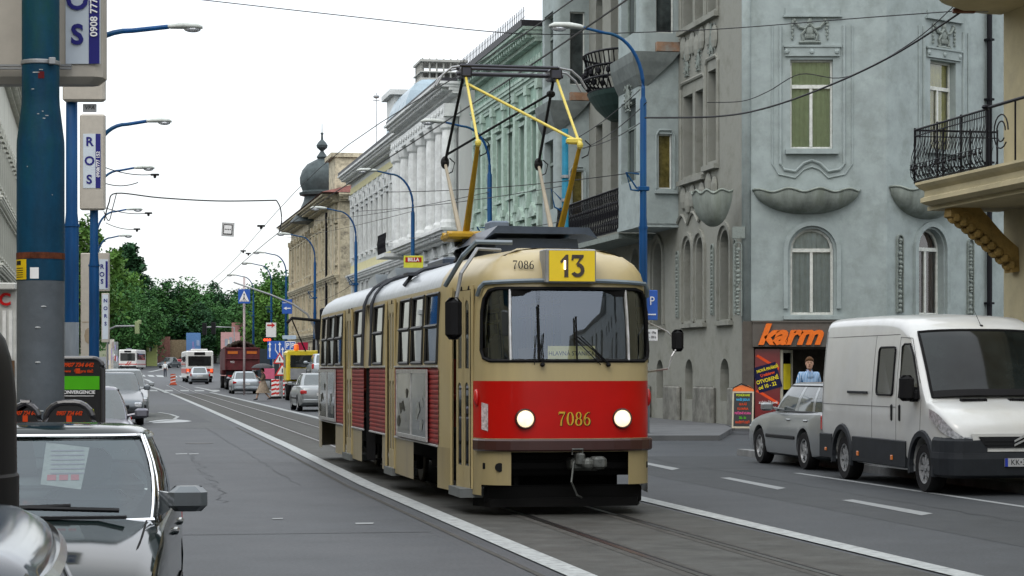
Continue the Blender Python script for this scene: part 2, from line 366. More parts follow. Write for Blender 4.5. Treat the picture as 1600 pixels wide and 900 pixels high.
# ================= facades =================
def wall_holes(b, W, H, holes, depth=.22, z0=0, back=False):
    xs = sorted({0, W, *[h[0] for h in holes], *[h[1] for h in holes]}); zs = sorted({z0, H, *[h[2] for h in holes], *[h[3] for h in holes]})
    for i in range(len(xs)-1):
        for k in range(len(zs)-1):
            cx, cz = (xs[i]+xs[i+1])/2, (zs[k]+zs[k+1])/2
            if any(h[0] < cx < h[1] and h[2] < cz < h[3] for h in holes): continue
            b.poly([(xs[i],0,zs[k]),(xs[i+1],0,zs[k]),(xs[i+1],0,zs[k+1]),(xs[i],0,zs[k+1])])
    for h in holes:
        x0, x1, a, c = h[:4]; arch = len(h) > 4 and h[4]
        r = (x1-x0)/2; cx = (x0+x1)/2; zt = c-r if arch else c
        b.poly([(x0,0,a),(x0,depth,a),(x0,depth,zt),(x0,0,zt)]); b.poly([(x1,0,a),(x1,depth,a),(x1,depth,zt),(x1,0,zt)])
        b.poly([(x0,0,a),(x1,0,a),(x1,depth,a),(x0,depth,a)])
        if arch:
            N = 10; arc = [(cx-r*math.cos(math.pi*k/N), zt+r*math.sin(math.pi*k/N)) for k in range(N+1)]
            for k in range(N):
                p, q = arc[k], arc[k+1]
                b.poly([(p[0],0,p[1]),(q[0],0,q[1]),(q[0],depth,q[1]),(p[0],depth,p[1])])
                b.poly([(p[0],0,p[1]),(p[0],0,c),(q[0],0,c),(q[0],0,q[1])])
        else: b.poly([(x0,0,zt),(x1,0,zt),(x1,depth,zt),(x0,depth,zt)])
    return b
WCACHE = {}
def win(parent, x0, x1, z0, z1, fm, pm, arch=False, depth=.2, mull=True, trans=.68, bar=.06, rz=0, org=(0, 0), surround=None, sm=None, curtain=None):
    W, H = round(x1-x0, 2), round(z1-z0, 2); key = (W, H, fm.name, pm.name, arch, depth, mull, trans, surround, sm and sm.name, curtain and curtain.name)
    ca, sa = math.cos(rz), math.sin(rz)
    loc = (org[0]+x0*ca, org[1]+x0*sa, z0)
    if key in WCACHE:
        o = copy_tree(WCACHE[key]); o.parent = parent; o.location = loc; o.rotation_euler = (0, 0, rz); return o
    b = MB(); y0, y1 = depth-.07, depth-.005; r = W/2; zt = H-r if arch else H
    b.box(0, bar, y0, y1, 0, zt); b.box(W-bar, W, y0, y1, 0, zt); b.box(bar, W-bar, y0, y1, 0, bar)
    if arch: b.arcband(r, zt, r-bar, r, y0, y1)
    else: b.box(bar, W-bar, y0, y1, H-bar, H)
    tz = (zt if arch else H*trans)
    if trans: b.box(bar, W-bar, y0-.02, y1, tz-.05, tz+.05)
    if mull: b.box(W/2-.04, W/2+.04, y0-.01, y1-.002, bar, tz-.05)
    o = b.build('window', fm); o.parent = parent; o.location = loc; o.rotation_euler = (0, 0, rz)
    q = MB(); yy = depth-.03
    if arch: q.poly([(0, yy, 0), (W, yy, 0)]+[(r+r*math.cos(math.pi*k/10), yy, zt+r*math.sin(math.pi*k/10)) for k in range(11)])
    else: q.poly([(0, yy, 0), (W, yy, 0), (W, yy, H), (0, yy, H)])
    q.build('pane', pm, o)
    if curtain:
        c = MB(); N = 26; rw0 = [(W*i/N, depth+.035+.02*math.sin(i*1.9), 0) for i in range(N+1)]
        c.loft([rw0, [(x, y, H) for x, y, z in rw0]], closed=False); c.build('curtain', curtain, o)
        c = MB(); c.box(-.1, W+.1, depth+.5, depth+.52, -.1, H+.1); c.build('room_shade_sheet', black, o)  # black sheet behind the curtain stands in for the shade of the room
    if surround:
        s = MB(); t = .13
        s.box(-t, 0, -.06, 0, -.0, H); s.box(W, W+t, -.06, 0, 0, H); s.box(-t-.05, W+t+.05, -.16, 0, -.16, -.02); s.box(-t, W+t, -.08, 0, H, H+.16)
        s.box(-t-.1, W+t+.1, -.2, 0, H+.28, H+.38)
        if surround == 'pediment': s.prism([(-t-.12, H+.38), (W+t+.12, H+.38), (W/2, H+.85)], -.2, 0)
        if surround == 'round': s.arcband(W/2, H+.38, W/2-.08, W/2+.14, -.2, 0); s.ball((W/2, -.05, H+.55), .16, .08, .16, 8, 4)
        if surround == 'panel': s.box(0, W, -.05, 0, -.75, -.25); s.ball((W/2, -.06, -.5), .2, .05, .15, 8, 4)
        if surround == 'swag':
            s.box(0, W, -.05, 0, -.9, -.2); s.ball((W/2, -.05, H+.6), .2, .1, .22, 8, 4); s.tube([(0, -.1, H+.65), (W*.25, -.1, H+.48), (W*.5, -.1, H+.5), (W*.75, -.1, H+.48), (W, -.1, H+.65)], .05, 5)
        s.build('surround', sm, o)
    WCACHE[key] = o
    return o
def cornice(b, x0, x1, z, d=.5, dent=True, step=.5):
    b.box(x0, x1, -d*.35, 0, z-.55, z-.4); b.box(x0-.02, x1+.02, -d*.5, 0, z-.4, z-.25); b.box(x0-.1, x1+.1, -d, 0, z-.12, z); b.box(x0-.05, x1+.05, -d*.85, 0, z-.25, z-.12)
    if dent:
        k = int((x1-x0)/step)
        for i in range(k): xx = x0+(i+.5)*step; b.box(xx-step*.22, xx+step*.22, -d*.75, -d*.5, z-.4, z-.25)
FRZ = TH-math.pi/2
def right_origin(lat, Y): return Vector((lat-.19697*Y, Y, 0))
green_m = mat('green_stucco', (.28, .40, .335), .85, var=.15, scale=1.2, dirt=(.12, .16, .14), dirt_amt=.5, dscale=1.0, streak=True)
green_t = mat('pale_green_trim', (.40, .51, .445), .8, var=.2, scale=2.5, dirt=(.14, .17, .15), dirt_amt=.6, dscale=2)
whit_m = mat('grey_white_stucco', (.60, .625, .61), .85, var=.12, scale=1.2, dirt=(.38, .39, .38), dirt_amt=.5, streak=True)
whit_t = mat('white_trim', (.64, .66, .65), .8, var=.12, scale=2.5, dirt=(.36, .37, .37), dirt_amt=.5, dscale=2)
yel_m = mat('pale_yellow_stucco', (.64, .60, .36), .85, var=.1)
beig_m = mat('beige_stucco', (.60, .53, .39), .85, var=.15, scale=1.5, dirt=(.2, .17, .13), dirt_amt=.6, streak=True)
beig_t = mat('beige_trim', (.54, .49, .36), .85, var=.3, scale=3, dirt=(.10, .09, .08), dirt_amt=.8, dscale=2)
orng_m = mat('orange_stucco', (.48, .30, .16), .85, var=.1)
roofd = mat('dark_roof_sheet', (.035, .035, .04), .5, var=.3)
zinc = mat('zinc_roof', (.30, .38, .43), .35, .4, var=.15, scale=2)
wframe = mat('weathered_white_frame', (.45, .47, .45), .6, var=.2, scale=6)
dframe = mat('grey_green_frame', (.20, .24, .22), .6, var=.2, scale=6)
pane_d = mat('dim_window_pane', (.045, .055, .055), .06, var=.7, scale=1.2, spec=.5)
pane_k = mat('dark_window_pane', (.015, .018, .018), .06, var=.5, scale=1.2, spec=.45)
def shell(b, W, H, D): # body behind the front wall
    b.poly([(0,0,0),(0,D,0),(0,D,H),(0,0,H)]); b.poly([(W,0,0),(W,D,0),(W,D,H),(W,0,H)]); b.poly([(0,D,0),(W,D,0),(W,D,H),(0,D,H)]); b.poly([(0,0,H),(W,0,H),(W,D,H),(0,D,H)])
# ---- green building ----
W = 15.1
g = thing('green_house', 'pale green stucco town house with pointed pediments over its windows and iron roof cresting', 'building', right_origin(17.65, 98.4), FRZ)
holes = []; N = 6; st = W/N
for i in range(N):
    x = (i+.5)*st-.5
    holes += [(x, x+1.0, 9.0, 11.7), (x, x+1.0, 5.0, 7.5), (x-.2, x+1.2, .6, 3.4)]
b = MB(); wall_holes(b, W, 15.2, holes, .25); shell(b, W, 15.2, 12); b.build('wall', green_m, g)
for i in range(N):
    x = (i+.5)*st-.5
    win(g, x, x+1, 9.0, 11.7, dframe, pane_d, sm=green_t, surround='swag'); win(g, x, x+1, 5.0, 7.5, dframe, pane_d, sm=green_t, surround='pediment'); win(g, x-.2, x+1.2, .6, 3.4, dframe, pane_k)
for i in range(N+1):
    x = min(max(i*st, .25), W-.25); b = MB(); b.box(x-.2, x+.2, -.14, 0, 4.7, 13.2); b.box(x-.28, x+.28, -.2, 0, 12.8, 13.2); b.box(x-.28, x+.28, -.2, 0, 8.2, 8.5)
    b.build('pilaster', green_t, g)
b = MB(); cornice(b, 0, W, 15.2, .8); cornice(b, 0, W, 4.5, .35); cornice(b, 0, W, 13.6, .25, False)
for i in range(28):   # frieze medallions under the eaves
    b.ball((i*W/28+.27, -.03, 14.05), .13, .08, .2, 6, 4)
b.build('cornice', green_t, g)
b = MB(); b.prism([(-.1, 15.2), (W+.1, 15.2), (W+.1, 15.45), (-.1, 15.45)], -.85, 12); b.build('roof', roofd, g)
b = MB()
for i in range(40):
    x = i*W/40+.2; b.tube([(x, -.7, 15.45), (x, -.7, 16.0)], .016, 4); b.tube([(x-.08, -.7, 15.85), (x, -.7, 15.78), (x+.08, -.7, 15.85)], .012, 4)
b.tube([(0, -.7, 15.58), (W, -.7, 15.58)], .014, 4)
b.build('roof_cresting', black_iron, g)
# ---- white palace ----
W = 48.0
g = thing('white_palace', 'long ornate grey-white palace with giant columns, pale yellow bands and a zinc roof', 'building', right_origin(17.65, 146.2), FRZ)
holes = []; cols = []
for i in range(12):
    x = 1.3+i*2.45
    if x < 29: cols.append(x); holes += [(x, x+1.05, 9.4, 12.4), (x, x+1.05, 4.6, 7.4), (x, x+1.05, .8, 3.2)]
rc = [31.6, 34.6, 37.6, 40.6, 43.6, 46.2]
b = MB(); wall_holes(b, 30, 15.0, holes, .25); shell(b, 30, 15.0, 14); b.build('wall', whit_m, g)
for x in cols:
    win(g, x, x+1.05, 9.4, 12.4, wframe, pane_d, sm=whit_t, surround='round'); win(g, x, x+1.05, 4.6, 7.4, wframe, pane_d, sm=whit_t, surround='panel'); win(g, x, x+1.05, .8, 3.2, wframe, pane_k)
for i in range(12):
    x = .5+i*2.45; b = MB(); b.box(x-.18, x+.18, -.12, 0, 9.0, 13.6); b.box(x-.26, x+.26, -.18, 0, 13.3, 13.6); b.build('pilaster', whit_t, g)
b = MB(); b.box(0, 29.5, -.04, 0, 8.15, 8.75); b.build('yellow_band', yel_m, g)
b = MB(); b.box(0, 29.5, -.05, 0, 13.7, 14.1); b.build('yellow_band', yel_m, g)
# projecting middle block with columns
b = MB(); b.x = Matrix.Translation((30, -.6, 0)); h2 = []
for x in rc: h2 += [(x-30, x-30+.95, 9.0, 11.6, True), (x-30, x-30+.95, 4.4, 6.9)]
wall_holes(b, 18, 15.1, h2, .25); shell(b, 18, 15.1, 13); b.build('middle_wall', whit_m, g)
for x in rc:
    win(g, x, x+.95, 9.0, 11.6, wframe, pane_d, True, org=(0, -.6), sm=whit_t); win(g, x, x+.95, 4.4, 6.9, wframe, pane_d, org=(0, -.6), sm=whit_t, surround='pediment')
for x in (30.5, 31.3, 33.6, 36.6, 39.6, 42.6, 45.4, 47.5):
    b = MB(); b.lathe([(.45, 8.3), (.45, 8.55), (.36, 8.7), (.36, 12.4), (.32, 12.9), (.42, 13.0), (.5, 13.4), (.5, 13.5)], x, -1.0, 14); b.build('column', whit_t, g, smooth=False)
    autosmooth(C.objects[-1]) if False else None
b = MB(); cornice(b, -.3, 30, 15.0, .9); cornice(b, 0, 30, 8.1, .4); cornice(b, 0, 30, 4.2, .3, False)
b.x = Matrix.Translation((30, -.6, 0)); cornice(b, -.4, 18.3, 15.1, 1.1); cornice(b, 0, 18, 8.3, .9); b.box(-.1, 18.1, -.75, 0, 13.5, 14.1); cornice(b, 0, 18, 4.0, .4, False)
for i in range(20): b.ball((i*.9+.4, -.78, 13.8), .2, .06, .14, 6, 4)
b.build('cornice', whit_t, g)
b = MB(); b.prism([(-.1, 15), (30, 15), (30, 15.2), (-.1, 15.2)], -.9, 13); b.prism([(29.8, 15.1), (48.1, 15.1), (48.1, 15.3), (29.8, 15.3)], -1.6, 12); b.build('roof', roofd, g)
b = MB() # attic block and zinc mansard over the columns
b.box(20.6, 23.8, -.3, 4, 15.2, 17.6); b.box(20.3, 24.1, -.6, 4.3, 17.6, 17.9); b.box(18.4, 20.6, .5, 4, 15.2, 17.0); b.box(18.2, 20.6, .3, 4.2, 17.0, 17.25); b.build('attic', whit_t, g)
b = MB(); rings = []
for k in range(7):
    a = k/6; i = .2+1.6*a*a; zz_ = 15.2+2.5*math.sin(a*math.pi/2); rings.append([(23.9+i*.6, -1.0+i, zz_), (31.2-i*.6, -1.0+i, zz_), (31.2-i*.6, 5-i, zz_), (23.9+i*.6, 5-i, zz_)])
b.loft(rings, cap=True)
for x in (25.2, 26.8, 28.4, 29.9): b.tube([(x, -.82, 15.3), (x, -.6, 16.4), (x, .78, 17.72)], .05, 4)
b.build('mansard_roof', zinc, g)
b = MB(); b.x = Matrix.Translation((-10.4, .2, -1.15)); b.box(36, 38.6, .4, 3, 18.8, 19.2)
for i in range(7):
    for (x, y) in ((36.1+i*.4, .5), (36.1+i*.4, 2.9), (36.1, .5+i*.4), (38.5, .5+i*.4)): b.tube([(x, y, 19.2), (x, y, 20.3)], .05, 4)
b.box(35.9, 38.7, .35, 3.05, 20.1, 20.22); b.box(35.9, 38.7, .35, 3.05, 19.5, 19.56); b.build('lantern', mat('lantern_iron', (.40, .40, .37), .6), g)
def rail_panel(b, x0, x1, y, z0, z1, step=.14, r=.014):
    b.tube([(x0, y, z1), (x1, y, z1)], .025, 4); b.tube([(x0, y, z0+.06), (x1, y, z0+.06)], .018, 4); b.tube([(x0, y, z1-.16), (x1, y, z1-.16)], .014, 4)
    n = max(2, int(abs(x1-x0)/step)); h = z1-z0
    for i in range(n+1):
        x = x0+(x1-x0)*i/n; s = .05*(-1)**i
        b.tube([(x, y, z0+.06), (x+s, y-.03, z0+h*.3), (x-s*.6, y-.05, z0+h*.55), (x+s*.5, y, z1-.16), (x, y, z1)], r, 4)
        if i % 2: b.ball((x, y-.03, z0+h*.42), .035, .02, .045, 5, 3)
b = MB(); rail_panel(b, 28.0, 31.2, -1.8, 8.0, 9.1, .16, .03); b.build('balcony_railing', black_iron, g)
b = MB(); b.box(27.9, 31.3, -1.9, 0, 7.8, 8.0); b.build('balcony_slab', whit_t, g)
# chimney block behind and mast
o = MB(); o.box(-1.6, 1.6, 0, 4, 0, 16.6); o.box(-1.9, 1.9, -.2, 4.2, 16.6, 16.9)
p = P(558, 240, 152); q = o.build('building', beig_t); q.name = 'rear_building'; q.location = (p.x, 152, .3); q.rotation_euler = (0, 0, TH); tag(q, 'narrow flat-roofed grey beige block rising behind the eaves of the white palace', 'building')
b = MB(); b.tube([(0, 0, 0), (0, 0, 22.6)], .07, 5, .03); b.ball((0, 0, 22.3), .25, .25, .15, 6, 4); b.tube([(-.25, 0, 22), (.25, 0, 22)], .03, 4)
q = b.build('antenna_mast', steel); p = P(588, 300, 160); q.location = (p.x, 160, 0); tag(q, 'thin antenna mast standing up behind the white palace roof', 'antenna')
# ---- beige building with dome ----
W = 37.5
A_ = right_origin(17.3, 187.3); A_.z = .25
g = thing('beige_corner_house', 'soot-stained beige apartment house with rows of pilasters and a dark green onion dome', 'building', A_, FRZ)
holes = []; N = 15; st = W/N
for i in range(N):
    x = (i+.5)*st-.5; holes += [(x, x+1, 9.0, 11.6), (x, x+1, 4.7, 7.3), (x, x+1, .8, 3.2)]
b = MB(); wall_holes(b, W, 13.9, holes, .3); shell(b, W, 13.9, 12)
b.build('wall', beig_m, g)
for i in range(N):
    x = (i+.5)*st-.5
    win(g, x, x+1, 9.0, 11.6, dframe, pane_k, sm=beig_t, surround='panel'); win(g, x, x+1, 4.7, 7.3, dframe, pane_k, sm=beig_t, surround='pediment'); win(g, x, x+1, .8, 3.2, dframe, pane_k)
    b = MB(); b.box(x-.85, x-.55, -.2, 0, 4.4, 12.6); b.box(x-.95, x-.45, -.28, 0, 12.2, 12.6); b.box(x-.95, x-.45, -.3, 0, 7.9, 8.3); b.build('pilaster', beig_t if i % 2 else beig_m, g)
b = MB(); cornice(b, 0, W, 13.9, 1.2, step=.8); cornice(b, 0, W, 8.2, .4, step=.8); cornice(b, 0, W, 4.2, .35, False)
b.x = Matrix.Translation((W, 0, 0)) @ Matrix.Rotation(math.pi/2, 4, 'Z'); cornice(b, 0, 6, 13.9, 1.2, step=.8); cornice(b, 0, 6, 4.2, .3, False); b.box(.1, 1.3, -.15, 0, 4.2, 13.3)
b.build('cornice', beig_t, g)
b = MB(); b.box(W+.002, W+.06, 1.4, 12, 3, 13.2); b.build('orange_end_wall', orng_m, g)
b = MB(); b.loft([[(-1, -1.3, 13.95), (W+1, -1.3, 13.95), (W+1, 12, 13.95), (-1, 12, 13.95)], [(1, 3, 15.2), (W-2, 3, 15.2), (W-2, 8, 15.2), (1, 8, 15.2)]], cap=True); b.build('roof', mat('red_brown_roof', (.17, .07, .06), .8, var=.4, scale=3), g)
dm = mat('dark_copper_dome', (.065, .082, .085), .55, .2, var=.3, scale=2)
b = MB(); b.lathe([(2.6, 13.2), (1.9, 14.0), (1.5, 14.9), (1.42, 15.3), (1.80, 15.4), (1.86, 15.6), (1.6, 15.7), (1.58, 15.75), (1.78, 16.3), (1.80, 16.8), (1.60, 17.4), (1.2, 17.9), (.55, 18.25), (.35, 18.35), (.45, 18.5), (.14, 18.95), (.14, 19.0), (.42, 19.25), (.46, 19.45), (.3, 19.7), (.1, 19.9), (.08, 20.3), (.14, 20.4), (.03, 20.5), (.02, 21.2)], 17.6, .9, 24)
autosmooth(b.build('dome', dm, g), 30)
b = MB(); b.tube([(W-6, -.25, 13), (W-6, -.25, .3)], .1, 6); b.build('downpipe', black_iron, g)
# ---- left facade behind the big pole ----
lw_m = mat('pale_stucco', (.50, .50, .44), .85, var=.15, dirt=(.3, .3, .27), streak=True)
W = 62; p = Vector((-5.6-.19697*118, 118, 0))
g = thing('pale_ornate_house', 'pale ornate house behind the big blue pole at the left edge', 'building', p, TH+math.pi/2)
holes = []
for i in range(20):
    x = 1+i*3.0; holes += [(x, x+1.1, 12.2, 14.8), (x, x+1.1, 8.2, 10.8), (x, x+1.1, 4.6, 7.0)]
b = MB(); wall_holes(b, W, 19.5, holes, .25); shell(b, W, 19.5, 12); b.build('wall', lw_m, g)
for i in range(20):
    x = 1+i*3.0; win(g, x, x+1.1, 12.2, 14.8, wframe, pane_d, sm=lw_m, surround='round'); win(g, x, x+1.1, 8.2, 10.8, wframe, pane_d, sm=lw_m, surround='pediment'); win(g, x, x+1.1, 4.6, 7.0, wframe, pane_d)
b = MB(); cornice(b, 0, W, 19.5, .9); cornice(b, 0, W, 11.4, .4); cornice(b, 0, W, 7.6, .4); b.build('cornice', lw_m, g)
# ================= art nouveau corner house =================
teal_m = mat('blue_grey_stucco', (.315, .365, .362), .85, var=.12, scale=1.7, bump=.15, bscale=14, dirt=(.225, .262, .25), dirt_amt=.8, dscale=1.6)
brn_m = mat('stained_brown_stucco', (.27, .275, .245), .88, var=.16, scale=1.1, bump=.3, bscale=10, dirt=(.15, .15, .125), dirt_amt=.8, dscale=1.1, streak=False)
sto_m = mat('worn_stone_plinth', (.20, .20, .18), .9, var=.3, scale=3, bump=.5, bscale=8, dirt=(.09, .09, .08), dirt_amt=.8)
rel_m = mat('relief_plaster', (.25, .285, .265), .9, var=.3, scale=6, dirt=(.09, .10, .09), dirt_amt=.8, dscale=6, bump=.4)
bow_m = mat('mossy_bowl_plaster', (.235, .265, .24), .9, var=.3, scale=3, bump=.4, bscale=9, dirt=(.16, .185, .14), dirt_amt=.7, dscale=2.5, streak=True)
wh_f = mat('old_white_window_frame', (.62, .64, .60), .5, var=.12, scale=8, dirt=(.35, .36, .33), dirt_amt=.5, dscale=6)
cur_g = mat('green_curtain', (.50, .62, .36), .9, var=.1); cur_y = mat('yellow_curtain', (.62, .58, .22), .9); cur_w = mat('pale_blue_blind', (.60, .70, .74), .8)
cur_r = mat('brown_blind', (.12, .07, .05), .9)
brn_t = mat('brown_grey_shop_tile', (.10, .088, .075), .6, var=.15)
H = 18.2
p0 = right_origin(17.6, 83.2); WL = 26.25
g = thing('art_nouveau_house', 'large weathered blue-grey corner house with bay windows, iron balconies and hanging plaster bowls', 'building', p0, FRZ)
def xu(u): return (83.2-58080/(u-150))/.981
street = [(20.3, 21.3, 7.4, 9.8), (21.55, 22.45, 7.4, 9.8), (22.9, 23.75, 7.6, 10.2), (20.3, 21.3, 11.9, 14.6), (21.55, 22.45, 11.9, 14.6), (22.9, 23.75, 11.9, 14.6),
          (20.4, 21.2, 3.1, 5.5, True), (21.65, 22.45, 3.1, 5.5, True), (24.1, 25.0, 3.05, 5.55, True), (16.8, 17.9, 2.9, 5.6, True), (14, 15, 2.9, 5.6, True), (11.2, 12.2, 2.9, 5.6, True), (8.5, 9.5, 2.9, 5.6, True),
          (24.1, 24.95, .75, 1.95, True), (20.5, 21.3, .75, 1.95, True), (17.2, 18, .75, 1.95, True),
          (9.0, 10.0, 7.2, 10.2), (11.2, 12.2, 7.2, 10.2), (13.2, 14.2, 7.2, 10.2), (15.2, 16.2, 7.2, 10.2),
          (9.0, 10.0, 11.6, 14.8, True), (11.2, 12.2, 11.6, 14.8, True), (13.2, 14.2, 11.6, 14.8, True), (15.2, 16.2, 11.6, 14.8, True),
          (3, 4, 7.4, 9.8), (3, 4, 11.9, 14.4), (3, 4, 3, 5.4, True)]
b = MB(); wall_holes(b, WL, H, [h for h in street], .4)
b.poly([(0,0,0),(0,12,0),(0,12,H),(0,0,H)]); b.build('street_wall', brn_m, g)
for h in street:
    win(g, h[0], h[1], h[2], h[3], dframe, pane_d if h[2] > 2 else pane_k, len(h) > 4, depth=.38)
# surrounds, hoods and relief strips on the street wall
b = MB()
for (x0, x1, z0, z1) in ((20.1, 22.65, 7.2, 10.05), (22.75, 23.95, 7.4, 10.4), (20.1, 22.65, 11.7, 14.8), (22.75, 23.95, 11.7, 14.8)):
    b.tube([(x0, -.02, z0), (x0, -.02, z1), (x0+.15, -.02, z1+.15), (x1-.15, -.02, z1+.15), (x1, -.02, z1), (x1, -.02, z0)], .06, 6)
    b.box(x0-.05, x1+.05, -.16, 0, z0-.06, z0+.08)
    k = int((x1-x0)/.6)
    for i in range(k+1):
        xx = x0+.3+i*(x1-x0-.6)/max(k, 1); b.ball((xx, -.03, z0-.45-.15*(i % 2)), .26, .09, .36, 8, 5)
for (cx, zt, r) in ((20.8, 5.1, .52), (22.05, 5.1, .52), (24.55, 5.1, .58), (17.35, 5.05, .7)):
    b.arcband(cx, zt, r, r+.12, -.07, 0); b.box(cx-r-.12, cx-r, -.07, 0, 3.05, zt); b.box(cx+r, cx+r+.12, -.07, 0, 3.05, zt); b.box(cx-r-.2, cx+r+.2, -.14, 0, 2.88, 3.0)
pts = []
for i in range(33):
    x = 19.6+i*.11; pts.append((x, -.03, 5.95+.32*abs(math.sin((x-19.6)*math.pi/1.2))))
b.tube(pts, .05, 5)
b.build('window_moulding', brn_m, g)
def relief(b, cx, cz, w, h, y=-.04, s=1):  # bearded-mask-like garland of shell, swags and tassels
    r = w*.028
    for sg in (-1, 1):
        b.tube([(cx, y, cz+h*.30), (cx+sg*w*.12, y, cz+h*.12), (cx+sg*w*.25, y, cz+h*.16), (cx+sg*w*.36, y, cz+h*.36)], r*1.5, 6)
        b.tube([(cx+sg*w*.10, y, cz+h*.1), (cx+sg*w*.2, y, cz-h*.1), (cx+sg*w*.16, y, cz-h*.3), (cx+sg*w*.27, y, cz-h*.38), (cx, y, cz-h*.36)], r*1.3, 6)
        for i in range(6): b.ball((cx+sg*w*(.42+.015*(i % 2)), y, cz+h*(.36-.12*i)), r*(1.6-.12*i), r, r*1.6, 6, 4)
        b.ball((cx+sg*w*.38, y, cz+h*.42), r*2, r*1.2, r*1.6, 6, 4)
    b.ball((cx, y, cz+h*.35), w*.07, w*.05, h*.16, 8, 6); b.ball((cx, y, cz+h*.02), w*.1, w*.04, h*.18, 8, 5)
    for i in range(7): b.ball((cx+w*.035*(i-3), y-.01, cz-h*.16), r*.9, r*.8, h*.1, 6, 4)
def relief_strip(b, x, z0, z1, w, y=-.03):
    b.box(x-w/2-.03, x-w/2, y-.02, 0, z0, z1); b.box(x+w/2, x+w/2+.03, y-.02, 0, z0, z1); b.arcband(x, z1, w/2, w/2+.03, y-.02, 0, n=6)
    rnd = random.Random(int(x*100)); z = z0+.05
    while z < z1: r = .03+rnd.random()*.035; b.ball((x+rnd.uniform(-.02, .02), y, z), r*1.2, .05, r, 6, 4); z += r*2.1
for (cx, cz, w2, h2_) in ((20.8, 10.75, .75, 1.0), (22.0, 10.75, .7, 1.0), (23.35, 11.0, .8, 1.1), (13.7, 10.85, .8, .7), (15.7, 10.85, .8, .7), (11.7, 10.85, .8, .7)):
    b = MB(); relief(b, cx, cz, w2, h2_); b.build('plaster_relief', rel_m, g)
for x in (23.4, 25.6, 19.7): b = MB(); relief_strip(b, x, 3.2, 5.1, .2); b.build('relief_strip', rel_m, g)
b = MB()
for x0, x1 in ((0, 7.8), (8, 12), (12.2, 16.6), (18.4, 20.1), (21.7, 23.7), (25.15, 26.2)): b = MB(); b.bbox(x0, x1, -.14, 0, 0, 1.15, .05); b.build('plinth', sto_m, g)
# bay windows: box with a wall facing the camera side
def bay(x0, x1, dpt, z0, z1, nwin):
    b = MB(); b.x = Matrix.Translation((x0, -dpt, 0)); hs = [(.35, x1-x0-.5, 7.4, 9.9), (.35, x1-x0-.5, 11.9, 14.5)]
    wall_holes(b, x1-x0-.18, z1, hs, .3, z0=z0)
    b.x = Matrix.Translation((x1, -dpt+.2, 0)) @ Matrix.Rotation(math.pi/2, 4, 'Z'); hn = [(.38, .80, 7.1, 8.75), (.3, .85, 11.8, 14.4)]
    wall_holes(b, dpt-.2, z1, hn, .2, z0=z0)
    b.x = None
    arc = [(x1-.2+.2*math.sin(a), -dpt+.2-.2*math.cos(a)) for a in [math.pi/2*k/6 for k in range(7)]]
    b.loft([[(x, y, z0) for x, y in arc], [(x, y, z1) for x, y in arc]], closed=False)
    b.poly([(x0, -dpt, z0), (x1-.2, -dpt, z0)]+[(x, y, z0) for x, y in arc]+[(x1, 0, z0), (x0, 0, z0)]); b.poly([(x0, -dpt, z0), (x0, 0, z0), (x0, 0, z1), (x0, -dpt, z1)])
    o = b.build('bay_window', teal_m, g)
    for h in hs: win(o, h[0], h[1], h[2], h[3], dframe, pane_d, depth=.28, org=(x0, -dpt))
    for h in hn: win(o, h[0], h[1], h[2], h[3], wh_f, mat('ochre_pane', (.12, .10, .03), .06, var=.6, scale=3) if h[2] < 8 else pane_d, depth=.18, rz=math.pi/2, org=(x1, -dpt+.2), trans=0, mull=True, bar=.04)
    b = MB(); b.x = Matrix.Translation((x1, -dpt+.2, 0)) @ Matrix.Rotation(math.pi/2, 4, 'Z')
    b.box(.25, .95, -.12, 0, 6.95, 7.06); b.tube([(.30, -.02, 7.1), (.30, -.02, 8.7), (.4, -.02, 8.87), (.78, -.02, 8.87), (.88, -.02, 8.7), (.88, -.02, 7.1)], .035, 6)
    b.x = None; b.box(x0, x1, -dpt-.04, 0, z0-.06, z0+.05); b.build('bay_moulding', teal_m, o)
    # grey pointed corbel carrying the wider upper bay
    b = MB(); cz = 11.2
    for k in range(2): pass
    b.loft([[(x0, -dpt-.28, 11.2), (x1+.22, -dpt-.28, 11.2), (x1+.22, 0, 11.2), (x0, 0, 11.2)], [(x0, -dpt-.26, 10.9), (x1+.2, -dpt-.26, 10.9), (x1+.2, -.25, 10.9), (x0, -.25, 10.9)], [(x0, -dpt-.15, 10.5), (x1+.12, -dpt-.15, 10.5), (x1+.12, -dpt*.55, 10.5), (x0, -dpt*.55, 10.5)], [(x0, -dpt-.01, 10.2), (x1+.01, -dpt-.01, 10.2), (x1+.01, -dpt*.8, 10.2), (x0, -dpt*.8, 10.2)]], cap=True)
    b.build('corbel', mat('dark_grey_render', (.15, .17, .165), .85, var=.25, scale=2), o)
    b = MB(); b.box(x0+.6, x1+.23, -dpt*.6, -.02, 11.22, 11.5); b.build('patched_band', mat('terracotta_patch', (.27, .16, .10), .9, var=.4, scale=2, dirt=(.25, .26, .24), dirt_amt=.9, dscale=1.5), o)
    return o
bay(17.1, 19.75, 1.2, 6.0, H, 1); bay(5.6, 7.95, 1.2, 6.0, H, 1)
b = MB(); relief(b, 18.5, 10.1, 1.0, 1.4, -1.26); b.build('plaster_relief', rel_m, g)
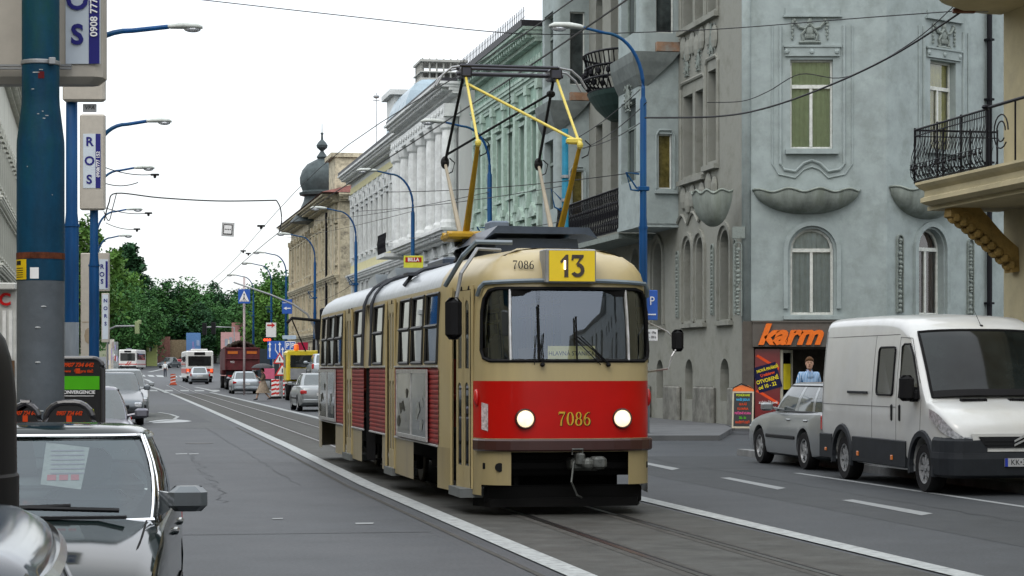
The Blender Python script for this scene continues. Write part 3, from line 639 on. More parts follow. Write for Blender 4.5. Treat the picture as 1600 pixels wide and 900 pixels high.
# balconies
b = MB(); b.box(8, 17.1, -1.2, 0, 5.75, 5.92); b.build('balcony_slab', rel_m, g)
b = MB()
for z0 in (5.95,): rail_panel(b, 8, 17.1, -1.15, z0, 7.35, .12, .02)
for i in range(36): b.ball((8.1+i*.25, -1.17, 6.9), .07, .03, .07, 6, 4); b.ball((8.1+i*.25, -1.17, 6.3), .06, .03, .12, 6, 4)
b.build('balcony_railing', black_iron, g)
b = MB(); bc = 12.6; n = 22
for i in range(n+1):
    a = math.pi*i/n; cx = math.cos(a); sy = -math.sin(a)
    b.tube([(bc+1.9*cx*.85, sy*.95, 10.9), (bc+1.9*cx*1.05, sy*1.25, 11.25), (bc+1.9*cx*.93, sy*1.08, 11.7), (bc+1.9*cx, sy*1.2, 12.15)], .03, 4)
    if i % 2: b.ball((bc+1.9*cx, sy*1.2, 11.5), .1, .1, .12, 5, 3)
for z, k in ((10.9, .87), (11.7, .95), (12.15, 1), (11.3, 1.03)): b.tube([(bc+1.9*k*math.cos(math.pi*i/16), -1.22*k*math.sin(math.pi*i/16), z) for i in range(17)], .04, 4)
b.build('bowed_railing', black_iron, g)
b = MB()
rings = []
for r, z in ((.95, 10.9), (.9, 10.75), (.7, 10.4), (.45, 10.1), (.3, 10.0)): rings.append([(bc+1.8*r*math.cos(math.pi*i/14), -1.15*r*math.sin(math.pi*i/14), z) for i in range(15)])
b.loft(rings, cap=True, closed=True); b.build('balcony_base', mat('dark_green_metal', (.03, .055, .05), .6), g)
# eaves
b = MB(); b.x = None
b.prism([(-.9, H-.1), (WL, H-.1), (WL, H+.5), (-.9, H+.5)], -1.6, 4); b.build('roof', roofd, g)
b = MB(); cornice(b, -.5, WL, H-.2, 1.2, step=.6); b.box(-.6, 0, -1.2, 6, H-1.4, H-.2); b.build('cornice', rel_m, g)
# --- corner wall towards the camera ---
cx0 = Vector((6.262, 57.4, 0)); Rinv = Matrix.Rotation(-FRZ, 4, 'Z') @ Matrix.Translation(-p0)
def inframe(X, Y, rz):        # matrix from a wall frame at world (X,Y) to the house's own frame
    return Rinv @ Matrix.Translation((X, Y, 0)) @ Matrix.Rotation(rz, 4, 'Z')
Mc = inframe(cx0.x, cx0.y, 0); oc = Mc.to_translation(); rc_ = -FRZ
px = 57.49
def cu_(u): return (u-1160)/px
def cz_(v): return 1.65+(577-v)/px
W3 = 3.92
ch = [(1.30, 2.46, cz_(232), cz_(93)), (1.30, 2.48, cz_(492), cz_(357), True), (1.30, 2.46, 12.0, 14.4)]
b = MB(); b.x = Mc; wall_holes(b, W3, H, ch, .22, z0=2.95); b.build('corner_wall', teal_m, g)
win(g, *ch[0][:4], wh_f, windglass, depth=.2, org=(oc.x, oc.y), rz=rc_, curtain=cur_g, trans=.70, bar=.055)
win(g, *ch[1][:4], wh_f, windglass, True, depth=.2, org=(oc.x, oc.y), rz=rc_, curtain=cur_w, bar=.07)
win(g, *ch[2][:4], wh_f, windglass, depth=.2, org=(oc.x, oc.y), rz=rc_, curtain=cur_g)
def bowl(b, x0, x1, zt, zb, d):   # hanging half bowl with a wavy rim
    n = 32; rings = []; m = 9
    for k in range(m+1):
        a = k/m; ring = []
        for i in range(n+1):
            s = i/n; q = abs(2*s-1); prof = max(0, 1-q**2.2)**.62
            z = zt-(zt-zb)*a*prof+(.05*math.sin(s*math.pi*7+1)-.03)*(1-a)*min(1, prof*3)
            ring.append((x0+(x1-x0)*s, -d*prof*math.sqrt(max(0, 1-a*a))-.012, z))
        rings.append(ring)
    b.loft(rings, closed=False); top = rings[0]
    b.loft([[(p[0], 0, p[2]-.01) for p in top], top], closed=False); b.tube([(p[0], p[1]-.01, p[2]+.015) for p in top], .03, 5)
b = MB(); b.x = Mc; bowl(b, .28, 3.2, 6.5, 5.86, .55); b.build('plaster_bowl', bow_m, g, smooth=True)
Mk = inframe(5.1, 58.2, -math.radians(40)); b = MB(); b.x = Mk; bowl(b, -.1, 1.2, 6.5, 5.55, .5); b.build('plaster_bowl', bow_m, g, smooth=True)
b = MB(); b.x = Mc; relief(b, cu_(1265), cz_(50), 1.1, .75); b.build('plaster_relief', rel_m, g)
def corner_trim(Mx, xc, dz=0):
    b = MB(); b.x = Mx
    b.box(xc-.72, xc+.76, -.06, 0, cz_(88)+dz, cz_(74)+dz); b.box(xc-.76, xc+.8, -.09, 0, cz_(74)+dz, cz_(71)+dz)
    for q in (-.68, 0, .68): b.ball((xc+q, -.07, cz_(81)+dz), .07, .04, .07, 6, 4)
    b.box(xc-.72, xc+.76, -.06, 0, cz_(24)+dz, cz_(13)+dz); b.box(xc-.78, xc+.82, -.1, 0, cz_(27)+dz, cz_(24)+dz)
    b.box(xc-.72, xc+.72, -.16, 0, cz_(241)+dz, cz_(234)+dz)
    for off, rr in ((0, .045), (.22, .022)):
        zz = cz_(262)+dz; z2 = cz_(40)+dz
        b.tube([(xc-.85-off, -.02, z2), (xc-.85-off, -.02, zz+.1), (xc-.75-off*.7, -.02, zz-.05-off*.6), (xc-.45, -.02, zz-.1-off*.8), (xc-.22, -.02, zz+.12-off*.8), (xc, -.02, zz+.2-off*.8), (xc+.22, -.02, zz+.12-off*.8), (xc+.45, -.02, zz-.1-off*.8), (xc+.75+off*.7, -.02, zz-.05-off*.6), (xc+.88+off, -.02, zz+.1), (xc+.88+off, -.02, z2)], rr, 6)
    b.build('window_moulding', teal_m, g)
corner_trim(Mc, 1.88)
b = MB(); b.x = Mc
zc = 5.48-.59; b.arcband(1.89, zc, .66, .78, -.09, 0, n=14); b.box(1.89-.78, 1.89-.66, -.09, 0, 3.3, zc); b.box(1.89+.66, 1.89+.78, -.09, 0, 3.3, zc); b.box(1.1, 2.75, -.16, 0, 3.0, 3.1); b.build('window_moulding', teal_m, g)
b = MB(); b.x = Mc; relief_strip(b, -.13, 3.1, 5.0, .18, -.05); b.box(-.28, .06, -.12, 0, 5.2, 5.52); b.build('relief_strip', rel_m, g)
# rounded arris between street wall and corner wall
ex = Mc @ Vector((0, 0, 0)); b = MB(); b.tube([(ex.x-.02, ex.y+.12, 2.9), (ex.x-.02, ex.y+.12, H)], .13, 12); b.build('rounded_corner', teal_m, g, smooth=True)
# --- side wall turning away ---
RS = math.radians(40); Ms = inframe(10.18, 57.4, RS); os_ = Ms.to_translation(); rs_ = RS-FRZ
sh = [(1.86, 2.98, 7.75, 10.25), (1.32, 2.45, 3.15, 5.55, True), (1.86, 2.98, 12, 14.4)]
b = MB(); b.x = Ms; wall_holes(b, 5.4, H, sh, .3); b.build('side_wall', teal_m, g)
b = MB(); b.x = inframe(10.18+5.4*.766, 57.4+5.4*.643, 0); b.poly([(0, 0, 0), (8, 0, 0), (8, 0, H), (0, 0, H)]); b.build('end_wall', teal_m, g)
win(g, *sh[0][:4], wh_f, windglass, depth=.28, org=(os_.x, os_.y), rz=rs_, curtain=cur_y, trans=.70)
win(g, *sh[1][:4], wh_f, windglass, True, depth=.28, org=(os_.x, os_.y), rz=rs_, curtain=cur_r, bar=.07)
win(g, *sh[2][:4], wh_f, windglass, depth=.28, org=(os_.x, os_.y), rz=rs_, curtain=cur_y)
corner_trim(Ms, 2.42, .15)
b = MB(); b.x = Ms; bowl(b, .1, 3.1, 6.6, 5.8, .5); b.build('plaster_bowl', bow_m, g, smooth=True)
b = MB(); b.x = Ms; relief(b, 2.42, cz_(50)+.1, 1.1, .8); b.build('plaster_relief', rel_m, g)
b = MB(); b.x = Ms; b.arcband(1.885, 4.98, .62, .76, -.09, 0, n=14); b.box(1.885-.76, 1.885-.62, -.09, 0, 3.1, 4.98); b.box(1.885+.62, 1.885+.76, -.09, 0, 3.1, 4.98); b.build('window_moulding', teal_m, g)
for x in (.52, 3.6): b = MB(); b.x = Ms; relief_strip(b, x, 3.2, 5.2, .22, -.05); b.build('relief_strip', rel_m, g)
b = MB(); b.x = Ms; b.tube([(4.35, -.12, .3), (4.35, -.12, H)], .075, 8)
for z in (3.5, 5.5, 7.5, 9.3, 11): b.box(4.25, 4.45, -.22, 0, z, z+.06)
b.build('downpipe', black_iron, g)
# --- shop front under the corner wall ---
for x_ in (0, 3.61): b = MB(); b.x = Mc; b.box(x_, x_+.3, -.1, .3, .1, 2.95); b.build('shop_pier', brn_t, g)
b = MB(); b.x = Mc; b.box(.26, 3.7, -.16, .3, 2.26, 2.92); b.box(.24, 3.72, -.19, .3, 2.92, 2.97); b.build('shop_fascia', mat('bronze_fascia', (.12, .11, .098), .5, .2, var=.1), g)
t = text('karm', .76, mat('orange_letters', (.80, .16, .01), .4), g, Mc @ Vector((.40, -.20, 2.57)), (math.pi/2, 0, -FRZ), ext=.035, shear=.35, bold=.03, sx=1.12, align='LEFT', space=.95)
b = MB(); b.x = Mc; b.box(.3, 3.6, 2.5, 2.6, .1, 2.26); b.box(.3, 3.6, .3, 2.5, 2.2, 2.26); b.box(.28, .3, .3, 2.5, .1, 2.26); b.box(3.6, 3.62, .3, 2.5, .1, 2.26); b.build('shop_interior', mat('dim_shop_wall', (.10, .09, .075), .8, var=.3), g)
b = MB(); b.x = Mc; b.box(.34, 1.02, 0, .05, .15, 2.2); b.build('shop_poster_window', mat('dark_red_poster', (.16, .008, .01), .35, var=.2, scale=2, coat=.4), g)
pw = C.objects[-1]
def ctext(s, sz, m, x, z, rot=0, y=-.012, **k): return text(s, sz, m, pw, Mc @ Vector((x, y, z)), Matrix.Rotation(-FRZ, 4, 'Z').to_3x3().to_4x4().__matmul__(Matrix.Rotation(math.pi/2, 4, 'X') @ Matrix.Rotation(rot, 4, 'Z')).to_euler(), ext=.004, **k)
ylw = mat('poster_yellow', (.75, .62, .03), .5); orr = mat('poster_red_orange', (.75, .08, .02), .5)
b = MB(); b.x = Mc @ Matrix.Translation((.68, 0, 1.42)) @ Matrix.Rotation(-.28, 4, 'Y'); b.box(-.33, .33, -.008, 0, -.34, .36); b.build('blue_banner', mat('banner_navy', (.01, .01, .05), .5), pw)
for s, dz, m in (('NOVÁ PIVÁREŇ', .24, ylw), ('U mäsiarov', .1, orr), ('OTVORENÉ', -.06, ylw), ('od 10 - 22', -.22, ylw)): ctext(s, .105 if dz > .05 else .14, m, .68, 1.42+dz, .28, bold=.004, sx=.82 if dz > 0 else .85)
for s, z in (('zabíjačkové', .75), ('špeciality', .62)): ctext(s, .11, txt_w, .7, z)
for z in (2.0, 1.05):
    b = MB(); b.x = Mc; b.poly([(.36, -.004, z), (.42, -.004, z+.05), (1.0, -.004, z-.30), (.98, -.004, z-.37)]); b.build('stripe', orr, pw)
b = MB(); b.x = Mc @ Matrix.Translation((1.06, .05, 0)) @ Matrix.Rotation(math.radians(62), 4, 'Z')
b.box(0, .07, -.03, .03, .15, 2.18); b.box(.75, .82, -.03, .03, .15, 2.18); b.box(.07, .75, -.03, .03, 2.1, 2.18); b.box(.07, .75, -.03, .03, .15, .4); b.build('shop_door', mat('pale_door_frame', (.5, .48, .38), .5), g)
dr = C.objects[-1]; b = MB(); b.x = Mc @ Matrix.Translation((1.06, .05, 0)) @ Matrix.Rotation(math.radians(62), 4, 'Z'); b.box(.07, .75, -.005, .005, .4, 2.1); b.build('pane', windglass, dr)
b = MB(); b.x = Mc @ Matrix.Translation((1.06, .05, 0)) @ Matrix.Rotation(math.radians(62), 4, 'Z'); b.box(.15, .7, -.012, -.007, 1.1, 1.8); b.build('poster', ylw, dr)
# ================= cream house with the near balcony =================
cream_m = mat('cream_stucco', (.46, .40, .25), .8, var=.1, scale=1.5, dirt=(.3, .27, .19), dirt_amt=.5)
gold_m = mat('ochre_bracket_plaster', (.33, .22, .07), .7, var=.35, scale=6, bump=.5, bscale=18, dirt=(.2, .11, .03), dscale=6)
pc = right_origin(17.75, 41.3)
g = thing('cream_balcony_house', 'cream house at the right edge with a stone balcony on a carved ochre bracket', 'building', pc, FRZ)
b = MB(); hs = [(2.5, 3.7, 5.4, 8.0), (5.5, 6.7, 5.4, 8.0), (2.5, 3.7, .9, 3.6), (5.5, 6.7, .9, 3.6), (9, 10.2, .9, 3.6), (9, 10.2, 5.4, 8.0)]
wall_holes(b, 27, 17, hs, .25); shell(b, 27, 17, 9); b.build('wall', cream_m, g)
for h in hs: win(g, *h, wh_f, pane_k, depth=.23)
def slab(z0, z1, xa, lip=True):
    b = MB(); prof = [(1.62, z0), (1.72, z0+.06), (1.72, z0+.14), (1.66, z0+.17), (1.66, z0+.28), (1.74, z0+.34), (1.8, z1-.05), (1.8, z1)]
    rings = [[(xa+.1+(1.8-d)*1, 0, z), (xa+.1+(1.8-d), -d+.25, z), (xa+.35+(1.8-d), -d, z), (14, -d, z), (14, 0, z)] for d, z in prof]
    b.loft(rings, cap=True); return b.build('balcony_slab', cream_m, g)
slab(4.82, 5.27, -.45)
b = MB(); b.box(-.2, 14, -1.5, 0, 4.74, 4.82); b.build('balcony_soffit', cream_m, g)
rings = []
b = MB(); rings = [[(14, 0, z)]+[(14, -d, z)]+[(1.6-1.9*math.sin(a)*k, -d*math.cos(a), z) for a in [math.pi/2*i/10 for i in range(11)]] for z, d, k in ((8.60, 1.6, .9), (8.69, 1.85, 1), (9.1, 1.9, 1.02))]
b.loft(rings, cap=True); b.build('upper_balcony_slab', cream_m, g)
b = MB() # wrought railing, end and street sides, bulging scroll bars
def wrought(b, p, q, z0, z1, n, bulge):
    p = Vector(p); q = Vector(q); d = (q-p); nn = Vector((d.y, -d.x)).normalized(); hh = z1-z0
    def at(s, o, z): r = p+d*s+nn*o; return (r.x, r.y, z)
    for z, o, r in ((z1, 0, .022), (z0+.04, 0, .018), (z1-.12, 0, .012), (z0+.34*hh, bulge, .008)): b.tube([at(i/20, o, z) for i in range(21)], r, 5)
    for i in range(n+1):
        s = i/n; w_ = .35/n*(1 if i % 2 else -1)
        b.tube([at(s, 0, z0+.04), at(s+w_, bulge*.7, z0+hh*.14), at(s-w_, bulge, z0+hh*.3), at(s+w_*.6, bulge*.6, z0+hh*.5), at(s-w_*.5, 0, z0+hh*.72), at(s, 0, z1-.12), at(s, 0, z1)], .0085, 4)
        if i % 3 == 1:
            b.ball(at(s, bulge, z0+hh*.26), .035, .035, .028, 6, 4); b.ball(at(s, bulge*.5, z0+hh*.12), .028, .028, .022, 6, 4)
            c = at(s, bulge*.9, z0+hh*.26); b.tube([(c[0]+d.normalized().x*.07*math.cos(a), c[1]+d.normalized().y*.07*math.cos(a), c[2]+.07*math.sin(a)) for a in [k*math.pi/4 for k in range(7)]], .007, 4)
    for s in (0, .33, .66, 1): b.tube([at(s, 0, z0), at(s, 0, z1+.04)], .02, 6)
wrought(b, (-.3, -1.72), (3.1, -1.72), 5.27, 6.32, 44, .10)
wrought(b, (-.3, 0), (-.3, -1.72), 5.27, 6.32, 16, .08)
b.build('balcony_railing', black_iron, g)
b = MB(); b.tube([(3.1, -1.72, 6.34), (3.2, -1.72, 6.34), (8, -1.72, 6.34)], .03, 6); b.ball((3.1, -1.72, 6.36), .1, .1, .05, 8, 4)
for r in (.3, .18): b.tube([(3.75+r*math.cos(a), -1.74, 5.85+r*math.sin(a)) for a in [k*math.pi/8 for k in range(15)]], .014, 5)
for x in (3.25, 4.3, 5, 6, 7): b.tube([(x, -1.72, 5.27), (x, -1.72, 6.34)], .018, 5)
b.build('balcony_railing', black_iron, g)
def bracket(x):
    pr = [(-1.38, 4.74), (-.80, 4.74), (-.62, 4.50), (-.30, 4.05), (-.02, 3.75), (0, 3.15), (-.14, 3.12), (-.20, 3.42), (-.42, 3.75), (-.75, 4.12), (-1.12, 4.40), (-1.40, 4.52)]
    b = MB(); b.loft([[(x0, y, 4.74-(4.74-z)*.76) for y, z in pr] for x0 in (x-.17, x-.13, x+.13, x+.17)], cap=True)
    for i in range(9):
        t = i/8; y = -1.25+1.12*t; z = 4.74-(.24+1.18*t**1.1)*.76
        for s in (-1, 1): b.ball((x+s*.14, y, z), .09, .1, .09, 7, 4)
        b.ball((x, y-.04, z-.05), .1, .08, .07, 7, 4)
    for s in (-1, 1):
        b.tube([(x+s*.17, -1.1+.16*math.cos(a)*(1-a/12), 4.56+.12*math.sin(a)*(1-a/12)) for a in [k*.5 for k in range(16)]], .025, 5)
    return b.build('carved_bracket', gold_m, g)
bracket(.55); bracket(4.2)
# the street goes on behind the camera: unseen rows of plain houses, added to shade it and be mirrored in paint and glass
def row(name, p, rz, W, H_, m, tm):
    g = thing(name, None, None, p, rz); g['kind'] = 'structure'; hs = []; n = int(W/3)
    for i in range(n):
        x = 1+i*3.0
        for z in (1.0, 5.0, 9.0): hs.append((x, x+1.1, z, z+2.3))
    b = MB(); wall_holes(b, W, H_, hs, .25); shell(b, W, H_, 10); tag(b.build('wall', m, g), kind='structure')
    for h in hs: win(g, *h, wframe, pane_k)
    b = MB(); cornice(b, 0, W, H_, .7); b.build('cornice', tm, g)
    return g
row('unseen_opposite_houses', Vector((-10.5-.19697*(-55), -55, 0)), TH+math.pi/2, 150, 13.5, cream_m, whit_t)
row('unseen_near_houses', right_origin(17.75, 13.5), FRZ, 66, 15, whit_m, whit_t)
# ================= tram =================
T0 = Vector((5.29-.19697*23.51, 23.51, 0))
tram = thing('tram', 'red and cream tram with silver roof, route number 13 and raised yellow pantograph', 'tram', T0, TH)
cream = mat('tram_cream_paint', (.385, .31, .155), .38, coat=.15, var=.07, scale=3, dirt=(.30, .25, .15), dirt_amt=.35, dscale=2.5, streak=True)
cream2 = mat('tram_grimy_cream', (.31, .25, .125), .4, coat=.2, var=.12, scale=3, dirt=(.17, .14, .09), dirt_amt=.7, dscale=3, streak=True)
redp = mat('tram_red_paint', (.42, .004, .002), .3, coat=.06, var=.08, scale=2, dirt=(.36, .006, .004), dirt_amt=.5, spec=.22)
redc = mat('tram_corrugated_red', (.22, .010, .010), .5, coat=.05, var=.2, scale=3, dirt=(.14, .03, .03), dirt_amt=.5)
silv = mat('tram_roof_paint', (.33, .36, .385), .3, .15, coat=.2, var=.2, scale=4, dirt=(.17, .19, .21), dirt_amt=.7, dscale=7, aniso=(.5, 5, .5))
bump_m = mat('dark_brown_bumper', (.035, .008, .006), .4, coat=.2)
dark_u = mat('underframe_black', (.004, .004, .004), .8)
alu = mat('aluminium_trim', (.5, .5, .5), .35, .6, var=.2, scale=10)
half = [(0, 0), (.24, .004), (.48, .02), (.67, .06), (.81, .125), (.905, .21), (.96, .31), (.993, .43), (1.017, .55), (1.12, 1.35), (1.15, 1.45), (1.17, 1.9), (1.19, 2.1)]
win_s = [(1.98, 2.86), (3.09, 4.03), (4.25, 5.14), (6.85, 7.85), (9.2, 10.16), (11.9, 12.82), (13.05, 13.94), (14.19, 15.02)]
door_s = [(.55, 1.35), (5.54, 6.39), (10.43, 11.5)]
LEN = 16.6
edges = sorted({round(x, 3) for ab in win_s+door_s[1:] for x in ab if x > 2.1} | {3.85, 5.3, 8.15, 8.95, 9.05, 11.7, 12.95, 14.06, 15.3})
side = [(1.20, e) for e in edges]+[(1.18, 15.7), (1.12, 16.1), (.9, 16.4), (.5, 16.55), (0, LEN)]
half = half[:11]+[(1.19, 1.98), (1.20, 2.86)]+[q for q in side if q[1] > 2.87]
def outline(inset, rake=0):
    L_ = []
    for i, (t, s) in enumerate(half):
        a = half[max(i-1, 0)]; c = half[min(i+1, len(half)-1)]
        d = Vector((c[0]-a[0], c[1]-a[1])).normalized(); nn = Vector((d.y, -d.x))   # outward
        if i == 0: nn = Vector((0, -1))
        if i == len(half)-1: nn = Vector((0, 1))
        k = rake*max(0, 1-s/.6) if s < .6 else 0
        x = t-nn.x*inset; y = s-nn.y*inset+k
        y = min(max(y, inset*1.0+k), LEN-inset); x = max(x, 0) if t > 0 else 0
        L_.append((-x, y))
    return L_
LV = [(.24, .0), (.36, 0), (.73, -.0), (.88, 0), (1.10, 0), (1.52, 0), (1.67, .0), (1.73, .0), (2.15, .012), (2.56, .035), (2.63, .04), (2.74, .075), (2.84, .15), (2.93, .28), (3.0, .48), (3.04, .75), (3.06, 1.05)]
grid = []
for z, ins in LV:
    rk = 0 if z <= 1.73 else (z-1.73)*.12 if z < 2.6 else .11
    o = outline(ins, rk)
    full = o + [(-x, y) for x, y in reversed(o[1:-1])]
    grid.append([(x, y, z) for x, y in full])
NH = len(half); NC = len(grid[0])
def colrange(s0, s1):
    return [i for i in range(NH-1) if half[i][1] >= s0-1e-3 and half[i+1][1] <= s1+1e-3]
def mirror(i): return NC-1-i     # face column i (between i,i+1) on the left -> right-hand column
def cells(cols, z0, z1):
    ks = [k for k in range(len(LV)-1) if LV[k][0] >= z0-1e-3 and LV[k+1][0] <= z1+1e-3]
    return {(c, k) for c in cols for k in ks}
def gface(b, c, k, off=0):
    c2 = (c+1) % NC; q = [Vector(grid[k][c]), Vector(grid[k][c2]), Vector(grid[k+1][c2]), Vector(grid[k+1][c])]
    if off:
        nn = (q[1]-q[0]).cross(q[3]-q[0]).normalized(); ctr = sum(q, Vector())/4-Vector((0, 8, 1.6))
        if nn.x*(ctr.x) < 0 and abs(ctr.x) > .3: nn = -nn
        if abs(ctr.x) <= .3 and nn.y > 0 and ctr.y < 0: nn = -nn
        q = [p+nn*off for p in q]
    b.poly([tuple(p) for p in q])
allc = set(range(NC)); L_all = set(range(NH-1)); R_all = allc-L_all
front = set(colrange(0, .31)); front |= {mirror(c) for c in front}
openings = set()
for c in front: openings |= cells([c], 1.73, 2.56)
wincols = []
for (a, b_) in win_s:
    cl = colrange(a, b_); wincols.append(cl); openings |= cells(cl, 1.73, 2.56)
    openings |= cells([mirror(c) for c in cl], 1.73, 2.56)
doors = []
for (a, b_) in door_s:
    cl = colrange(a, b_); doors.append(cl); openings |= cells(cl, .24, 2.56)
for (a, b_) in door_s:
    openings |= cells([mirror(c) for c in colrange(a, b_)], 1.73, 2.56)
# bogie openings in the skirts
for s0, s1 in ((1.97, 3.86), (6.84, 9.21), (12.81, 15.03)):
    cl = colrange(s0, s1); openings |= cells(cl, .24, .73) | cells([mirror(c) for c in cl], .24, .73)
fl = set(colrange(0, .06)); fl |= {mirror(c) for c in fl}
openings |= cells(fl, .24, .73)
openings |= cells({c for c in front}, .24, .36)
redcells = cells(front | set(colrange(.31, .56)) | {mirror(c) for c in colrange(.31, .56)}, .88, 1.52)
body = MB(); roof = MB(); red = MB(); skirt = MB()
sidecols = [c for c in L_all if half[c][1] >= 1.9 and half[c+1][1] <= 15.4 and all(c not in d for d in doors)]
corr = set()
for c in sidecols: corr |= cells([c], .73, 1.67)
for c in range(NC):
    for k in range(len(LV)-1):
        if (c, k) in openings or k >= len(LV)-1: continue
        z = LV[k][0]
        y = (grid[k][c][1]+grid[k][(c+1) % NC][1])/2
        if (c, k) in redcells: gface(red, c, k)
        elif (c, k) in corr: continue
        elif z >= 2.63 and y > 2.1: gface(roof, c, k)
        elif z < .73: gface(skirt, c, k)
        else: gface(body, c, k)
roof.poly([p for p in grid[-1]])
o = body.build('body', cream, tram, weld=True); autosmooth(o, 28)
o = roof.build('roof', silv, tram, weld=True); autosmooth(o, 40)
o = red.build('red_front_panel', redp, tram, weld=True); autosmooth(o, 40)
o = skirt.build('skirt', cream2, tram, weld=True); autosmooth(o, 30); split_loose(o)
# thickness strip under the roof / floor, interior
b = MB(); b.slab([(-.8, .6), (.8, .6), (.95, 1.6), (1.08, 2), (1.08, 15.4), (-1.08, 15.4), (-1.08, 2), (-.95, 1.6)], .72, .9); b.build('floor', mat('tram_floor', (.05, .045, .04), .8), tram)
b = MB(); b.slab([(-.9, 1.3), (.9, 1.3), (.95, 15), (-.95, 15)], 2.66, 2.7); b.build('ceiling', mat('tram_ceiling', (.10, .095, .08), .7), tram)
inside = mat('tram_interior', (.12, .10, .07), .7)
b = MB(); b.box(-1.0, 1.0, 1.42, 1.47, .9, 1.9); b.box(.2, 1.0, 1.42, 1.47, 1.9, 2.62); b.build('cab_partition', inside, tram)
seat_m = mat('tram_seat', (.30, .05, .03), .5)
for s in (2.4, 3.2, 4.0, 4.8, 7.2, 9.8, 12.3, 13.4, 14.3):
    for sx in ((-1, 1) if s not in (7.2, 9.8) else (1,)):
        b = MB(); x0 = sx*.62; b.bbox(x0-.2, x0+.2, s, s+.4, 1.25, 1.33, .02); b.bbox(x0-.2, x0+.2, s+.36, s+.42, 1.33, 1.78, .02); b.box(x0-.03, x0+.03, s+.15, s+.2, .9, 1.25); b.build('seat', seat_m, tram)
b = MB()
for s in (2.92, 4.1, 5.4, 6.6, 9.0, 10.3, 11.7, 13.0, 14.1):
    for x in (-.95, .95): b.tube([(x, s, .9), (x, s, 2.66)], .018, 5)
b.tube([(-.95, 1.6, 2.4), (-.95, 15, 2.4)], .015, 5); b.tube([(.95, 1.6, 2.4), (.95, 15, 2.4)], .015, 5); b.build('handrail', mat('handrail_paint', (.5, .4, .1), .4), tram)
b = MB(); b.bbox(-.85, .85, .28, .7, .95, 1.62, .04); b.bbox(-.1, .4, .5, .72, 1.6, 1.72, .03); b.build('dashboard', inside, tram)
# corrugated side panels with vertical-edge trims, ad frames
def sidex(s):
    for (t0, s0), (t1, s1) in zip(half, half[1:]):
        if s0 <= s <= s1 and s1 > s0: return t0+(t1-t0)*(s-s0)/(s1-s0)
    return 1.25
segs = [(1.98, 2.86), (2.86, 5.14), (5.14, 5.3), (5.3, 5.54), (6.39, 6.85), (6.85, 8.15), (8.95, 10.16), (10.16, 10.43), (11.5, 11.9), (11.9, 15.3)]
def corrugated(s0, s1, z0=.75, z1=1.66, sx=-1):
    b = MB(); n = 46; rows = []
    x0, x1 = sidex(s0), sidex(s1)
    for i in range(n+1):
        z = z0+(z1-z0)*i/n; d = .008+.0035*(1 if i % 3 else -1)
        rows.append([(sx*(x0+d), s0, z), (sx*(x1+d), s1, z)])
    return b.loft(rows, closed=False)
o = corrugated(1.9, 5.5); o.build('corrugated_panel', redc, tram)
corrugated(6.44, 8.2).build('corrugated_panel', redc, tram); corrugated(8.9, 10.38).build('corrugated_panel', redc, tram); corrugated(11.55, 15.35).build('corrugated_panel', redc, tram)
b = MB(); b.slab([(1.195, 1.9), (1.202, 1.9), (1.202, 15.3), (1.195, 15.3)], .73, 1.67); b.build('side_panel', redc, tram)
adm = mat('ad_panel_silver', (.12, .13, .125), .12, .3, coat=.5, var=.7, scale=2.2, dirt=(.10, .14, .12), dirt_amt=.8, dscale=2, aniso=(1, 2, .6)); adm2 = mat('ad_panel_olive', (.14, .13, .075), .15, .2, coat=.5, var=.5, scale=2.5, dirt=(.33, .33, .3), dirt_amt=.8, dscale=1.7)
def ad_shapes(fo, x, a, c, m, seed):
    r_ = random.Random(seed)
    for i in range(6):
        y = r_.uniform(a, c); z = r_.uniform(.92, 1.5); w_ = r_.uniform(.06, .2); n_ = 9
        b = MB(); b.poly([(-x-.002-.001*i, y+w_*math.cos(k*2*math.pi/n_)*r_.uniform(.5, 1.1), z+w_*.6*math.sin(k*2*math.pi/n_)*r_.uniform(.6, 1.2)) for k in range(n_)]); b.build('printed_figure', m, fo)
for s0, s1 in ((2.55, 5.2), (12.6, 15.25)):
    b = MB(); x = sidex(3)+.02; b.box(-x-.02, -x, s0, s1, .76, .81); b.box(-x-.02, -x, s0, s1, 1.6, 1.65); b.box(-x-.02, -x, s0, s0+.05, .81, 1.6); b.box(-x-.02, -x, s1-.05, s1, .81, 1.6)
    m = (s0+s1)/2; b.box(-x-.02, -x, m-.02, m+.02, .81, 1.6); fo = b.build('advert_frame', alu, tram)
    b = MB(); b.box(-x-.008, -x+.002, s0+.05, m-.02, .81, 1.6); b.build('advert_panel', adm, fo); ad_shapes(fo, x+.008, m+.05, s1-.08, mat('ad_light', (.26, .28, .27), .4, var=.5, scale=12), 3) if False else ad_shapes(fo, x+.008, s0+.1, m-.08, mat('ad_light', (.26, .28, .27), .4, var=.5, scale=12), 3)
    b = MB(); b.box(-x-.008, -x+.002, m+.02, s1-.05, .81, 1.6); b.build('advert_panel', adm2, fo); ad_shapes(fo, x+.008, m+.1, s1-.15, mat('ad_dark', (.05, .05, .04), .5, var=.5, scale=12), 9)
b = MB()
for sx in (-1, 1):
    for s0, s1 in ((1.95, 5.5), (6.42, 8.2), (8.9, 10.4), (11.53, 15.3)):
        for z in (1.685, .735): b.tube([(sx*(sidex(s0)+.012), s0, z), (sx*(sidex(s1)+.012), s1, z)], .014, 5)
b.build('belt_trim', alu, tram)
